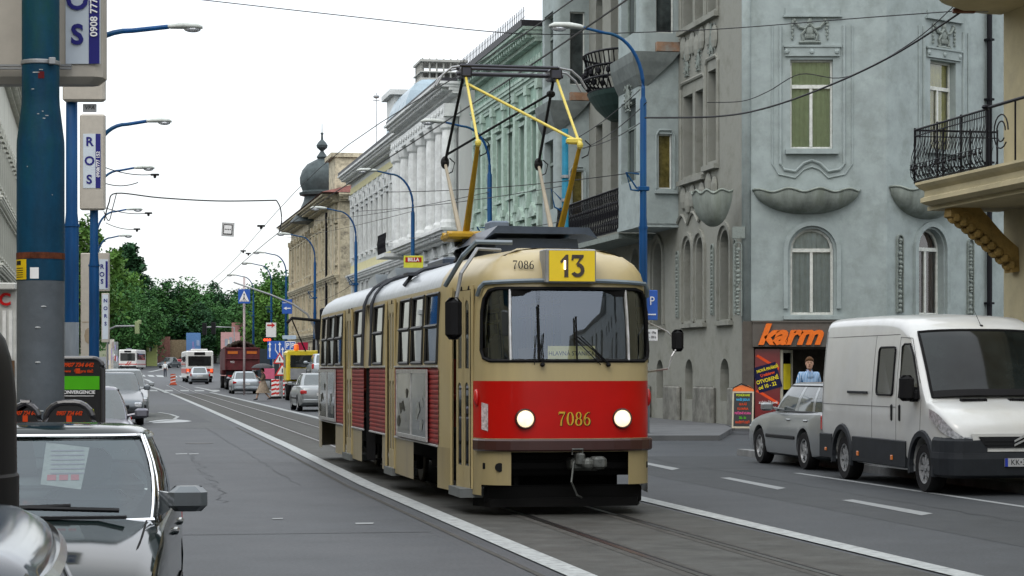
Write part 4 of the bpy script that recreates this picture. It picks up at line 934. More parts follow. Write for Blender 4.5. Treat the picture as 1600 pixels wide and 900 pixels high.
# side windows: frame + upper sliding bar + pane
def side_window(s0, s1, sx=-1):
    x0, x1 = sidex(s0), sidex(s1); b = MB()
    def pt(s, z, d): f = (s-s0)/(s1-s0); x = x0+(x1-x0)*f; return (sx*(x-(.0 if z < 2.15 else .03*(z-2.15)/.4)+d), s, z)
    def bar(sa, za, sb, zb, r=.022): b.tube([pt(sa, za, .004), pt(sb, zb, .004)], r, 4)
    bar(s0, 1.73, s1, 1.73); bar(s0, 2.56, s1, 2.56); bar(s0, 1.73, s0, 2.56); bar(s1, 1.73, s1, 2.56); bar(s0, 2.17, s1, 2.17, .026)
    o = b.build('window', mat('window_frame_black', (.03, .03, .028), .5), tram)
    b = MB(); b.poly([pt(s0, 1.73, -.012), pt(s1, 1.73, -.012), pt(s1, 2.15, -.012), pt(s0, 2.15, -.012)]); b.poly([pt(s0, 2.15, -.02), pt(s1, 2.15, -.02), pt(s1, 2.56, -.01), pt(s0, 2.56, -.01)])
    b.build('pane', tramglass, o)
tramglass = glass('tram_glass', (.42, .48, .46), .05)
for a, c in win_s: side_window(a, c); side_window(a, c, 1)
side_window(.6, 1.3, 1); side_window(5.54, 6.39, 1); side_window(10.43, 11.5, 1)
# folding doors: four leaves, each with two long rounded lights
dglass = glass('door_glass', (.25, .27, .26), .15)
def door(s0, s1):
    t0, t1 = sidex(s0), sidex(s1); hw = (s1-s0)/4
    hinge = thing('door', None, None); hinge.parent = tram
    b = MB(); x = -min(t0, t1)
    b.tube([(-t0, s0, .3), (-t0, s0, 2.6)], .02, 4); b.tube([(-t1, s1, .3), (-t1, s1, 2.6)], .02, 4); b.build('door_post', cream, hinge)
    gp = (s1-s0)*.16; lw = (s1-s0-2*gp)/2
    for i in range(2):
        sa = s0+gp+i*lw; sb = sa+lw-.012; ta = t0+(t1-t0)*(sa-s0)/(s1-s0)-.03; tb = t0+(t1-t0)*(sb-s0)/(s1-s0)-.03
        ang = math.atan2(tb-ta, sb-sa); L_ = math.hypot(tb-ta, sb-sa)
        Mx = Matrix.Translation((-ta, sa, 0)) @ Matrix.Rotation(math.pi/2+ang, 4, 'Z')
        m_ = L_*.2
        b = MB(); b.x = Mx
        for dy in (0, .02):
            b.x = Mx @ Matrix.Translation((0, dy, 0)); wall_holes(b, L_, 2.55, [(m_, L_-m_, 1.66, 2.44, True), (m_, L_-m_, .55, 1.5, True)], .02 if dy == 0 else .001, z0=.3)
        lf = b.build('door_leaf', cream, hinge)
        b = MB(); b.x = Mx; b.box(m_-.01, L_-m_+.01, .008, .012, .54, 2.45); b.build('door_glass', dglass, lf)
        b = MB(); b.x = Mx
        for z_ in (.55, 1.66): b.tube([(m_, -.003, z_), (m_, -.003, z_+.8), (L_/2, -.003, z_+.8+ (L_-2*m_)*.5+.06), (L_-m_, -.003, z_+.8), (L_-m_, -.003, z_), (m_, -.003, z_)], .008, 4)
        b.build('door_seal', black, lf)
    b = MB(); b.box(-max(t0, t1)-.04, -max(t0, t1)+.3, s0, s1, .2, .3); b.build('door_step', mat('grey_step', (.13, .14, .14), .6), hinge)
    b = MB(); b.box(-.55, -.5, s0-.05, s1+.05, .3, 2.5); b.build('vestibule_shade_panel', dark_u, hinge)  # black panel put in for the shade inside the doorway
for d in door_s: door(*d)
# windscreen: three panes with posts
b = MB()
def nose(t, z, off=0):   # point on the front skin at across-position t
    at = abs(t); 
    for (t0, s0), (t1, s1) in zip(half, half[1:]):
        if t0 <= at <= t1 or s1 > .56: break
    f = (at-t0)/max(t1-t0, 1e-6); s = s0+(s1-s0)*f
    rk = 0 if z <= 1.73 else (z-1.73)*.12 if z < 2.6 else .11
    ins = 0 if z < 2.15 else .035*(z-2.15)/.41
    d = Vector((t1-t0, s1-s0)).normalized(); nn = Vector((d.y, -d.x)); sg = 1 if t >= 0 else -1
    return (sg*(at-nn.x*(ins-off)), s-nn.y*(ins-off)+rk*max(0, 1-s/.6), z)
def screen(tl, z0=1.75, z1=2.55, off=-.02):
    b = MB(); n = 6; rows = []
    for k in range(n+1): rows.append([nose(t, z0+(z1-z0)*k/n, off) for t in tl])
    return b.loft(rows, closed=False)
wg = glass('windscreen_glass', (.95, .97, .95), .12, .01, (.62, .70, .80))
lin = lambda a, c, n: [a+(c-a)*i/n for i in range(n+1)]
for tl in (lin(-.958, -.70, 6), lin(-.67, .67, 16), lin(.70, .958, 6)): q = screen(tl).build('windscreen', wg, tram, smooth=True)
b = MB()
for t in (-.685, .685): b.tube([nose(t*.985, z, .0) for z in (1.74, 2.0, 2.3, 2.56)], .018, 6)
b.build('windscreen_post', alu, tram)
b = MB(); rim = [nose(t, 1.745, .006) for t in lin(-.88, .88, 20)]+[nose(.94, 1.78, .006), nose(.958, 1.86, .006), nose(.958, 2.3, .006), nose(.945, 2.44, .006), nose(.90, 2.53, .006)]+[nose(t, 2.555, .006) for t in lin(.82, -.82, 20)]+[nose(-.90, 2.53, .006), nose(-.945, 2.44, .006), nose(-.958, 2.3, .006), nose(-.958, 1.86, .006), nose(-.94, 1.78, .006)]
b.tube(rim+[rim[0]], .02, 5); b.build('windscreen_seal', black, tram)
b = MB()  # corner fillets giving the rounded windscreen shape
for sg in (-1, 1):
    b.poly([nose(sg*.959, 1.73, .003), nose(sg*.86, 1.73, .003), nose(sg*.94, 1.78, .003), nose(sg*.959, 1.87, .003)])
    b.poly([nose(sg*.959, 2.565, .003), nose(sg*.82, 2.565, .003), nose(sg*.90, 2.53, .003), nose(sg*.945, 2.44, .003), nose(sg*.959, 2.3, .003)])
b.build('windscreen_corner', cream, tram)
# drip moulding arched over the windscreen
b = MB(); b.tube([nose(-.985, 2.48, .03), nose(-.965, 2.56, .04)]+[nose(t, 2.615+.03*(1-t*t), .035) for t in lin(-.93, .93, 22)]+[nose(.965, 2.56, .04), nose(.985, 2.48, .03)], .026, 6)
b.build('drip_moulding', mat('grey_blue_trim', (.15, .19, .22), .4), tram)
# bumper
b = MB(); r0 = []
zs = (.73, .745, .865, .88)
rings = []
tl = [(-t, s) for t, s in half[:8][::-1]]+[(t, s) for t, s in half[1:8]]
def off(tl, d):
    out = []
    for i, (x, y) in enumerate(tl):
        a = tl[max(i-1, 0)]; c = tl[min(i+1, len(tl)-1)]; v = Vector((c[0]-a[0], c[1]-a[1])).normalized(); out.append((x+v.y*d, y-v.x*d))
    return out
ring = lambda d, z: [(x, y, z) for x, y in off(tl, d)]
b.loft([ring(0, .735), ring(.035, .738), ring(.05, .755), ring(.05, .855), ring(.035, .872), ring(0, .875)], closed=False)
b.build('bumper', bump_m, tram, smooth=False)
# underframe, coupler, fender
b = MB(); b.bbox(-.8, .8, .35, 15.6, .45, .72, .03); b.bbox(-.95, .95, .25, .5, .52, .62, .02); b.box(-.75, .75, .9, 1.0, .12, .5); b.build('underframe', dark_u, tram)
b = MB(); b.slab([(-.85, .35), (.85, .35), (.98, .75), (-.98, .75)], .10, .2); b.bbox(-.9, .92, .42, .5, .14, .34, .02); b.build('fender', dark_u, tram)
b = MB(); b.bbox(.0, .34, -.02, .5, .52, .66, .03); b.bbox(.04, .14, -.1, .1, .58, .72, .02); b.bbox(.2, .38, -.14, .05, .54, .68, .03); b.ball((.17, -.1, .6), .07, .06, .07, 8, 6)
b.tube([(.02, -.03, .62), (-.02, -.1, .4), (.05, -.08, .25), (.12, 0, .22)], .012, 5); b.tube([(0, -.05, .7), (0, -.05, .76), (.12, -.05, .76), (.12, -.05, .7)], .012, 5)
b.build('coupler', mat('greasy_coupler_steel', (.10, .105, .10), .5, .5, var=.5, scale=14), tram)
for s in (3.65, 8.5, 13.6):
    b = MB(); b.bbox(-.75, .75, s-1.05, s+1.05, .32, .5, .04); b.bbox(-.62, -.5, s-1.1, s+1.1, .2, .45, .03); b.bbox(.5, .62, s-1.1, s+1.1, .2, .45, .03); bo = b.build('bogie', dark_u, tram)
    for q in (-.85, .85):
        for x in (-.53, .45):
            b = MB(); b.lathe([(.05, x), (.32, x), (.34, x+.02), (.34, x+.07), (.30, x+.08), (.1, x+.1)], s+q, .352, 20, 'x'); b.x = None
            # lathe around x axis: (h, cx+x, cy+y)
            b.build('wheel', mat('wheel_steel', (.07, .065, .06), .5, .5), bo)
# articulation bellows
b = MB(); rings = []
for i in range(9):
    s = 8.2+.7*i/8; d = .03 if i % 2 else -.03
    rings.append([(-1.15-d, s, .3), (-1.15-d, s, 2.6), (-1.02, s, 2.85), (-.7, s, 3.02+d), (.7, s, 3.02+d), (1.02, s, 2.85), (1.15+d, s, 2.6), (1.15+d, s, .3)])
b.loft(rings); b.build('bellows', black, tram)
b = MB()
for s in (8.1, 9.0): b.tube([(-1.215, s, 1.7), (-1.19, s, 2.62), (-1.13, s, 2.76), (-1.03, s, 2.89), (-.85, s, 3.0), (-.6, s, 3.06), (0, s, 3.08), (.6, s, 3.06), (1.03, s, 2.89)], .028, 6)
b.tube([(-1.13, 5.2, 2.77), (-1.03, 5.2, 2.90), (-.85, 5.2, 3.0), (-.5, 5.2, 3.07)], .028, 5); b.box(-1.12, -.98, 4.9, 5.3, 2.90, 2.94)
split_loose(b.build('roof_strap', mat('dark_strap', (.05, .055, .065), .6), tram))
# route box, lettering
b = MB(); b.x = Matrix.Translation((0, .0, 0)); b.bbox(-.29, .29, .02, .35, 2.61, 2.99, .012); rb = b.build('route_box', steel, tram)
b = MB(); b.box(-.25, .27, -.004, .03, 2.63, 2.97); b.build('route_plate', mat('route_yellow', (.78, .56, .01), .4, var=.04), rb)
serif = mat('route_digit', (.035, .02, .012), .3, coat=.5, var=.6, scale=8)
def digits13(b, cx, cz, h, y):
    w_ = h*.14
    b.prism([(cx-h*.38, cz+h*.22), (cx-h*.13, cz+h*.5), (cx-h*.02, cz+h*.5), (cx-h*.02, cz-h*.5), (cx-h*.2, cz-h*.5), (cx-h*.2, cz+h*.2), (cx-h*.36, cz+h*.12)], y, y+.006)
    b.prism([(cx+h*.15, cz+h*.5), (cx+h*.68, cz+h*.5), (cx+h*.68, cz+h*.4), (cx+h*.43, cz+h*.1), (cx+h*.32, cz+h*.06), (cx+h*.50, cz+h*.34), (cx+h*.24, cz+h*.34), (cx+h*.2, cz+h*.25), (cx+h*.12, cz+h*.25)], y, y+.006)
    b.arcband(cx+h*.40, cz-h*.18, h*.15, h*.32, y-.001, y+.006, -150, 95, 12)
b = MB(); digits13(b, -.03, 2.80, .25, -.011); b.build('route_number', serif, rb)
b = MB(); b.box(-.085, -.065, -.016, -.012, 2.76, 2.86); b.build('lamp_glow', mat('bulb_glow', (1, .75, .45), .5, emit=4, var=0), rb)
gold = mat('gold_leaf', (.60, .36, .03), .35, .3, var=.15)
def serif_number(sz, m, x, z, y, back=None, sp=1.0):
    # 7086 in old-style figures cut as outlines with thick and thin strokes
    b = MB(); adv = sz*.62*sp; yy = y; h = sz
    def tk(pts, r0, r1, cx):  # stroke with a changing width
        V = [Vector((cx+px*h, pz*h)) for px, pz in pts]; n = len(V); Lft, Rgt = [], []
        for i in range(n):
            d = (V[min(i+1, n-1)]-V[max(i-1, 0)]).normalized(); nn = Vector((-d.y, d.x)); w_ = (r0[i])*h
            Lft.append(V[i]+nn*w_); Rgt.append(V[i]-nn*w_)
        for i in range(n-1):
            b.prism([(x+Lft[i].x, z+Lft[i].y), (x+Lft[i+1].x, z+Lft[i+1].y), (x+Rgt[i+1].x, z+Rgt[i+1].y), (x+Rgt[i].x, z+Rgt[i].y)], yy, yy+.004)
    def oval(cx, cz, rx, rz, thick, thin, n=20, a0=0, a1=360):
        pts, ws = [], []
        for i in range(n+1):
            a = math.radians(a0+(a1-a0)*i/n); pts.append((rx*math.cos(a), cz+rz*math.sin(a))); ws.append(thin+(thick-thin)*abs(math.cos(a)))
        tk(pts, ws, 0, cx)
    xs_ = [-1.5*adv, -.5*adv, .5*adv, 1.5*adv]
    c7 = xs_[0]; tk([(-.22, .28), (-.2, .46), (-.18, .44), (.25, .44)], [.015, .03, .07, .06], 0, c7); tk([(.25, .46), (.08, .15), (-.03, -.15), (-.06, -.5)], [.02, .03, .05, .07], 0, c7)
    oval(xs_[1], 0, .2, .46, .07, .02)
    oval(xs_[2], .23, .16, .23, .055, .025); oval(xs_[2], -.23, .2, .25, .065, .025)
    oval(xs_[3], -.2, .19, .27, .06, .025); tk([(-.2, -.2), (-.18, .1), (-.08, .32), (.08, .45), (.2, .44)], [.065, .06, .045, .03, .03], 0, xs_[3])
    return b.build('fleet_number', m, tram)
serif_number(.155, txt_k, .045, 1.095, -.006+.004); C.objects[-1].scale = (1, 1, 1)
serif_number(.155, gold, .035, 1.10, -.010)
for q in (C.objects[-1],): pass
xx = -.47
b0 = serif_number(.10, txt_k, 0, 0, 0); b0.location = (-.50, nose(-.5, 2.8)[1]+.03, 2.82); b0.rotation_euler = (-.30, 0, -.1)
# headlights
lampm = mat('headlight_glow', (1.0, .82, .55), .3, emit=1.15, var=.5, scale=14)
for t in (-.52, .59):
    p = nose(t, 1.10); b = MB(); b.lathe([(.115, p[1]+.03), (.115, p[1]-.03), (.104, p[1]-.045), (.092, p[1]-.03)], t, 1.10, 20, 'y'); hl = b.build('headlight', bump_m, tram)
    b = MB(); b.lathe([(.094, p[1]-.02), (.094, p[1]-.033), (.07, p[1]-.05), (.03, p[1]-.057)], t, 1.10, 20, 'y'); b.build('lens', lampm, hl, smooth=True)
for t in (-1.0, 1.0):
    p = nose(t*.98, 1.33); b = MB(); b.ball((p[0]*1.015, p[1]+.04, 1.33), .035, .05, .10, 10, 8); b.build('indicator', red_lens, tram, smooth=True)
b = MB(); q = [nose(-1.0, z, .008) for z in (.98, 1.27)]; b.poly([nose(-.955, .98, .008), nose(-.90, .96, .008), nose(-.90, 1.26, .008), nose(-.955, 1.28, .008)]); b.build('sticker', mat('pale_sticker', (.5, .42, .42), .5, var=.5, scale=30), tram)
b = MB(); p = nose(-.79, .56); b.lathe([(.05, p[1]-.012), (.05, p[1]+.02)], -.79, .56, 14, 'y'); b.build('skirt_hole', black, tram)
# destination board behind the glass
p = nose(.1, 1.82); b = MB(); b.box(-.25, .29, p[1]+.062, p[1]+.066, 1.755, 1.91)
db = b.build('destination_board', mat('pale_yellow_card', (.85, .80, .35), .5, emit=None), tram)
text('HLAVNÁ STANICA', .068, txt_k, db, (.02, p[1]+.058, 1.825), ext=.001, sx=.93)
# wipers
b = MB(); f_ = lambda t, z: nose(t, z, .035)
for (t0, t1, z1) in ((-.33, -.36, 2.05), (.42, .06, 2.02)):
    for dx in (0, .05): b.tube([f_(t0+dx*.4, 1.70), f_((t0+t1)/2+dx*.4, 1.87), f_(t1+dx, z1)], .007, 4)
    b.tube([f_(t1, z1-.3 if t1 < 0 else z1-.27), f_(t1, z1+.32 if t1 < 0 else z1+.22)], .011, 4); b.ball(f_(t0, 1.70), .03, .03, .025, 6, 4)
    b.tube([f_(t0-.09, 1.70), f_(t1-.03, z1-.02)], .006, 4)
b.build('wiper', black, tram)
b = MB(); b.box(-.66, .66, .16, .19, 2.47, 2.56); b.build('sun_visor', dark_u, tram)
b = MB(); b.bbox(-.75, -.45, .75, 1.1, 1.2, 2.05, .06); b.build('driver_seat', dark_u, tram)
# mirrors
b = MB(); b.tube([(-.7, .55, 3.0), (-1.0, .35, 3.0), (-1.2, .25, 2.72), (-1.27, .25, 2.35)], .022, 6); mo = b.build('mirror_arm', steel, tram)
b = MB(); b.bbox(-1.38, -1.19, .2, .32, 1.98, 2.45, .06); b.build('mirror', black, mo)
b = MB(); b.tube([nose(1.0, 1.62), (1.16, .15, 1.66), (1.2, .15, 1.8), (1.3, .15, 1.95)], .012, 5); b.tube([nose(1.02, 2.2), (1.16, .2, 2.08), (1.26, .2, 1.98)], .01, 5); mo = b.build('mirror_arm', alu, tram)
b = MB(); b.bbox(1.2, 1.34, .12, .2, 1.85, 2.10, .045); b.build('mirror', black, mo)
# grey cable from roof to mirror side, roof boxes
b = MB(); b.tube([(-.55, .6, 3.09), (-.95, .7, 3.1), (-1.08, .8, 2.95), (-1.22, 1.2, 2.62)], .03, 6); b.build('roof_conduit', mat('grey_blue_trim', (.15, .19, .22)), tram)
hm = mat('slate_blue_shroud', (.05, .065, .09), .45, coat=.2, var=.2)
b = MB(); prof = [(-.52, 3.03), (-.48, 3.22), (.5, 3.22), (.54, 3.03)]
b.prism(prof, 1.9, 4.0); b.prism([(-.68, 3.18), (-.54, 3.27), (.56, 3.27), (.72, 3.22), (.62, 3.35), (-.50, 3.36)], 1.75, 4.1); b.build('roof_shroud', hm, tram)
b = MB(); b.bbox(-.5, .3, 5.8, 7.2, 3.04, 3.2, .03); b.build('resistor_box', hm, tram)
b = MB(); b.bbox(-.12, .14, 4.3, 4.7, 3.14, 3.60, .02); b.build('grey_box', mat('grey_box_paint', (.16, .20, .26), .5), tram)
for s in (10.2, 12.6):
    b = MB(); b.loft([[(-.5, s, 3.0), (.5, s, 3.0), (.5, s+1.2, 3.0), (-.5, s+1.2, 3.0)], [(-.6, s-.35, 3.24), (.6, s-.35, 3.24), (.55, s+.9, 3.16), (-.55, s+.9, 3.16)]], cap=True); b.build('roof_vent', mat('pale_roof_vent', (.62, .66, .68), .4), tram)
# pantograph
yel = mat('pantograph_yellow', (.62, .50, .08), .4, var=.1); ora = mat('pantograph_ochre', (.44, .26, .02), .45, var=.15); blk = mat('pantograph_black', (.01, .01, .01), .5); pal = mat('pantograph_pale_tube', (.33, .29, .22), .5)
SC = 3.76; kz = 4.42; ks = 1.25; hz_ = 5.50; hw = .64
pt = thing('pantograph', None, None, (.04, 0, 0)); pt.parent = tram
b = MB()
b.bbox(-.85, -.5, SC-.35, SC+.35, 3.3, 3.4, .03); b.bbox(-.5, .75, SC-.09, SC+.09, 3.28, 3.36, .03); b.tube([(-.85, SC-.18, 3.36), (.8, SC-.18, 3.36)], .05, 8); b.tube([(-.85, SC+.18, 3.36), (.8, SC+.18, 3.36)], .05, 8); b.build('pantograph_base', ora, pt)
for x in (-.6, .6):
    for y in (SC-.3, SC+.3): b = MB(); b.lathe([(.06, 3.0), (.09, 3.05), (.06, 3.1), (.09, 3.15), (.06, 3.2), (.08, 3.3)], x, y, 10); b.build('insulator', blk, pt)
for x in (-hw, hw):
    b = MB(); b.tube([(x*.95, SC-.18, 3.36), (x, SC-ks, kz)], .046, 8, .026); b.build('lower_arm', ora, pt)
    b = MB(); b.tube([(x*.95, SC+.18, 3.36), (x, SC+ks, kz)], .036, 8, .020); b.build('lower_arm', pal, pt)
    b = MB(); b.tube([(x, SC-ks, kz), (x*.93, SC-.12, hz_-.12)], .018, 8); b.ball((x, SC-ks, kz), .04, .05, .05, 8, 6); b.build('upper_arm', yel, pt)
    b = MB(); b.tube([(x, SC+ks, kz), (x*.93, SC+.12, hz_-.12)], .020, 8); b.ball((x, SC+ks, kz), .06, .06, .09, 8, 6); b.build('upper_arm', blk, pt)
    for s in (-1, 1):
        b = MB(); b.tube([(x+.03*s*0+.06, SC+s*ks, kz+.06), (x+.13, SC+s*ks, kz), (x+.1, SC+s*ks, kz-.12), (x+.02, SC+s*ks, kz-.16)], .009, 5); b.build('shunt_cable', blk, pt)
b = MB(); b.tube([(-hw*.93, SC-.14, hz_-.2), (hw*.98, SC-ks+.1, kz+.06)], .018, 8); b.bbox(hw*.98-.14, hw*.98+.06, SC-ks+.06, SC-ks+.14, kz+.02, kz+.1, .02); b.build('diagonal_brace', yel, pt)
b = MB(); b.tube([(hw*.93, SC+.14, hz_-.25), (-hw*.98, SC+ks-.1, kz+.1)], .017, 8); b.ball((hw*.9, SC+.16, hz_-.27), .06, .06, .05, 8, 6); b.build('diagonal_brace', blk, pt)
b = MB(); b.tube([(0, SC, hz_-.12), (0.0, SC, 3.36)], .006, 4); b.build('pull_rope', blk, pt)
b = MB()
for dy in (-.14, .14):
    b.bbox(-.68, .62, SC+dy-.035, SC+dy+.028, hz_+.01, hz_+.045, .012)
b.tube([(-.7, SC, hz_-.06), (.7, SC, hz_-.06)], .028, 8)
b.bbox(-.66, -.52, SC-.16, SC+.16, hz_-.12, hz_+.02, .02); b.bbox(.5, .66, SC-.16, SC+.16, hz_-.12, hz_+.02, .02); b.build('collector_head', mat('collector_metal', (.05, .05, .06), .35, .6), pt)
for sx in (-1, 1):
    for dy in (-.14, .14):
        b = MB(); b.tube([(sx*.6, SC+dy, hz_+.03), (sx*.78, SC+dy, hz_-.0), (sx*.9, SC+dy, hz_-.1), (sx*.98, SC+dy, hz_-.24)], .016, 6); b.build('collector_horn', steel, pt)
# ================= cars =================
def paint(name, col, metal=.35, rough=.3, var=.06, dirt=None):
    return mat(name, col, rough, metal, var=var, scale=1.5, coat=.45, dirt=dirt, dirt_amt=.4, dscale=3)
dplast = mat('dark_plastic', (.012, .013, .015), .55, var=.15)
van_glass = mat('van_dark_glass', (.008, .011, .011), .05, var=.7, scale=1.3, spec=.3)
opaque_cg = mat('opaque_car_glass', (.04, .052, .054), .04, var=.4, scale=1.5, spec=.9, coat=.15)
def lerp(a, b, t): return a+(b-a)*t
def catmull(P, t):   # P list of tuples, t in [0,len-1]
    i = min(int(t), len(P)-2); f = t-i
    p0, p1, p2, p3 = P[max(i-1, 0)], P[i], P[i+1], P[min(i+2, len(P)-1)]
    return tuple(.5*((2*b)+(-a+c)*f+(2*a-5*b+4*c-d)*f*f+(-a+3*b-3*c+d)*f**3) for a, b, c, d in zip(p0, p1, p2, p3))
def wheel(parent, x, y, r, sx, wd=.2, rim=None, spokes=5):
    root = thing('wheel', None, None, (x, y, r)); root.parent = parent
    b = MB(); ri = r*.64; xo = sx*wd/2; xi = -sx*wd/2
    b.lathe([(ri, xi), (r*.93, xi), (r, xi*.7), (r, xo*.7), (r*.94, xo), (ri, xo*.96), (ri*.98, xi)], 0, 0, 26, 'x'); b.build('tyre', tyre_m, root)
    autosmooth(C.objects[-1], 40)
    b = MB(); b.lathe([(ri*.95, xo*.28), (.02, xo*.28)], 0, 0, 20, 'x'); b.build('rim_shade_disc', dplast, root)  # dark disc imitates the shaded recess behind the spokes
    b = MB(); b.lathe([(ri, xo*.9), (ri*.90, xo*.85), (ri*.90, xo*.5)], 0, 0, 26, 'x', cap=False)
    for k in range(spokes):
        a = 2*math.pi*k/spokes; ca, sa = math.cos(a), math.sin(a); w_ = .13*ri*5/spokes+.02
        pts = [(ri*.12, -w_*1.1), (ri*.95, -w_*.8), (ri*.95, w_*.8), (ri*.12, w_*1.1)]
        b.loft([[(xx, p*ca-q*sa, p*sa+q*ca) for p, q in pts] for xx in (xo*.3, xo*.72)], cap=True)
    b.lathe([(ri*.24, xo*.3), (ri*.22, xo*.8), (.01, xo*.82)], 0, 0, 14, 'x'); b.build('rim', rim or rim_m, root)
    return root
def car(name, label, loc, rz, L_=4.5, W_=1.75, H_=1.43, pm=None, kind='sedan', group=None, belt=.93, near=False, hood=.0, gl=None, arches=True, wb=None, rails=False, tails=True, lights_on=False, open_glass=False):
    car_ = thing(name, label, 'car' if kind != 'van' else 'van', loc, rz, group)
    hw = W_/2; hl = L_/2; rW = .31
    fy = -hl+.19*L_; ry = fy+(wb or .575*L_)
    prof = {'sedan': [(-1, .40, .58, .80, .0), (-.985, .26, .66, .90, .01), (-.93, .20, .74, .965, .015), (-.80, .18, .82, .99, .025), (-.45, .17, belt-.02, 1, .03), (-.25, .17, belt, 1, .02), (.0, .17, belt+.01, 1, .02), (.40, .17, belt+.02, 1, .02), (.70, .18, belt+.02, .99, .025), (.90, .22, belt-.01, .965, .02), (.975, .28, belt-.07, .92, .01), (1, .42, belt-.16, .84, 0)]}
    p = prof['sedan']
    if kind in ('hatch', 'wagon', 'suv'): p = p[:8]+[(.75, .18, belt+.03, 1, .02), (.92, .22, belt+.03, .98, .01), (.98, .28, belt, .95, .01), (1, .40, belt-.06, .92, 0)]
    rings = []
    N = 40
    for i in range(N+1):
        f, zl, zt, wf, cr = catmull(p, i*(len(p)-1)/N); y = f*hl; w_ = hw*wf
        hs = [(0, zl), (w_*.82, zl), (w_*.95, zl+.05), (w_*.985, zl+.16), (w_, lerp(zl, zt, .5)), (w_*.985, zt-.13), (w_*.955, zt-.05), (w_*.88, zt-.008), (w_*.6, zt+cr*.7), (0, zt+cr)]
        rings.append([(x, y, z) for x, z in hs]+[(-x, y, z) for x, z in reversed(hs[1:-1])])
    b = MB(); b.loft(rings, cap=True); body_ = b.build('body', pm, car_, weld=True)
    if arches:
        cs = []
        for yy in (fy, ry):
            for s in (-1, 1):
                c = MB(); c.lathe([(rW+.055, s*(hw+.1)), (rW+.055, s*(hw-.27))], yy, rW+.01, 24, 'x'); cs.append(c)
        try: cut(body_, cs)
        except Exception as e: print('cut fail', e)
    autosmooth(body_, 32)
    # cabin
    K = {'sedan': (-.36, -.10, .36, .66), 'hatch': (-.40, -.12, .55, .93), 'wagon': (-.38, -.12, .78, .96), 'suv': (-.42, -.16, .74, .96)}[kind]
    yb0, yt0, yt1, yb1 = [k*hl for k in K]; zb = belt+.0; zt = H_-.035
    wb_ = hw*(.94 if near else .90); wt = hw*(.80 if near else .70)
    keys = [(0, yb0-.06, 0, yt0-.05), (wb_*.55, yb0-.03, wt*.6, yt0-.03), (wb_*.88, yb0+.05, wt*.92, yt0+.03), (wb_*.985, yb0+.22, wt, yt0+.17), (wb_, lerp(yb0, yb1, .47), wt*1.02, lerp(yt0, yt1, .48)), (wb_*.98, yb1-.42, wt*.98, yt1-.22), (wb_*.86, yb1-.07, wt*.88, yt1-.03), (wb_*.5, yb1+.0, wt*.5, yt1+.02), (0, yb1+.02, 0, yt1+.03)]
    def cab(s, t, off=0, sx=1):
        xb, yb, xt, yt = catmull(keys, s); z = lerp(zb-.03, zt, t); bow = .035*math.sin(t*math.pi)
        x = lerp(xb, xt, t)+(bow if s > 2 and s < 6.5 else bow*.4); y = lerp(yb, yt, t)
        if off:
            a = catmull(keys, max(s-.05, 0)); c = catmull(keys, min(s+.05, 8)); d = Vector((lerp(c[0], c[2], t)-lerp(a[0], a[2], t), lerp(c[1], c[3], t)-lerp(a[1], a[3], t))).normalized()
            x += d.y*off; y -= d.x*off; z += off*.4
        return (sx*max(x, 0) if s not in (0, 8) else 0, y, z)
    def sheet(b, s0, s1, t0, t1, off=0, sx=1, n=8, m=4): b.loft([[cab(s0+(s1-s0)*i/n, t0+(t1-t0)*j/m, off, sx) for i in range(n+1)] for j in range(m+1)], closed=False)
    def half_sheets(b, *a, **k): sheet(b, *a, sx=1, **k); sheet(b, *a, sx=-1, **k)
    b = MB()
    ss = {'sedan': [(2.75, 3.98), (4.12, 5.25)], 'hatch': [(2.75, 3.98), (4.12, 5.35)], 'wagon': [(2.75, 3.92), (4.06, 4.72), (4.84, 5.6)], 'suv': [(2.75, 3.92), (4.06, 4.72), (4.84, 5.6)]}[kind]
    wsE, rwS = 2.25, 6.25 if kind == 'sedan' else 6.35
    half_sheets(b, 0, 8, 0, .10, n=24); half_sheets(b, 0, 8, .93, 1, n=24)
    stops = [(wsE, ss[0][0])]+[(a[1], c[0]) for a, c in zip(ss, ss[1:])]+[(ss[-1][1], rwS)]
    for a, c in stops: half_sheets(b, a, c, .08, .95, n=5)
    top = [cab(8*i/24, 1) for i in range(25)]; full = top+[(-x, y, z) for x, y, z in reversed(top[1:-1])]; cy_ = (yt0+yt1)/2
    shr = lambda k, dz: [(x*k, cy_+(y-cy_)*(.3+.7*k if k > .5 else k), z+dz) for x, y, z in full]
    b.loft([full, shr(.94, .02), shr(.8, .033), shr(.4, .042), shr(.05, .044)], closed=True, cap=False)
    fr = b.build('cabin_frame', pm, car_, weld=True); autosmooth(fr, 40)
    gm = gl or opaque_cg
    b = MB(); half_sheets(b, 0, wsE+.03, .06, .955, off=.002); b.build('windscreen', gm, car_, smooth=True)
    b = MB(); half_sheets(b, rwS-.03, 8, .14, .93, off=.003); b.build('rear_window', gm, car_, smooth=True)
    for sx in (-1, 1):
        for a, c in ss: b = MB(); sheet(b, a-.02, c+.02, .09, .94, off=-.002, sx=sx); b.build('side_window', gm, car_, smooth=True)
    b = MB()
    for sx in (-1, 1):
        a, c = ss[0][0], ss[-1][1]; b.tube([cab(a+(c-a)*i/10, .085, .004, sx) for i in range(11)], .012, 4); b.tube([cab(a+(c-a)*i/10, .945, .004, sx) for i in range(11)], .012, 4)
    b.build('window_trim', chrome if near else dplast, car_)
    for yy in (fy, ry):
        for s in (-1, 1): wheel(car_, s*(hw-.115), yy, rW, s)
    if arches:
        b = MB(); b.box(-hw+.3, hw-.3, fy-.5, fy+.5, .25, .7); b.box(-hw+.3, hw-.3, ry-.5, ry+.5, .25, .7); b.build('wheel_well', black, car_)
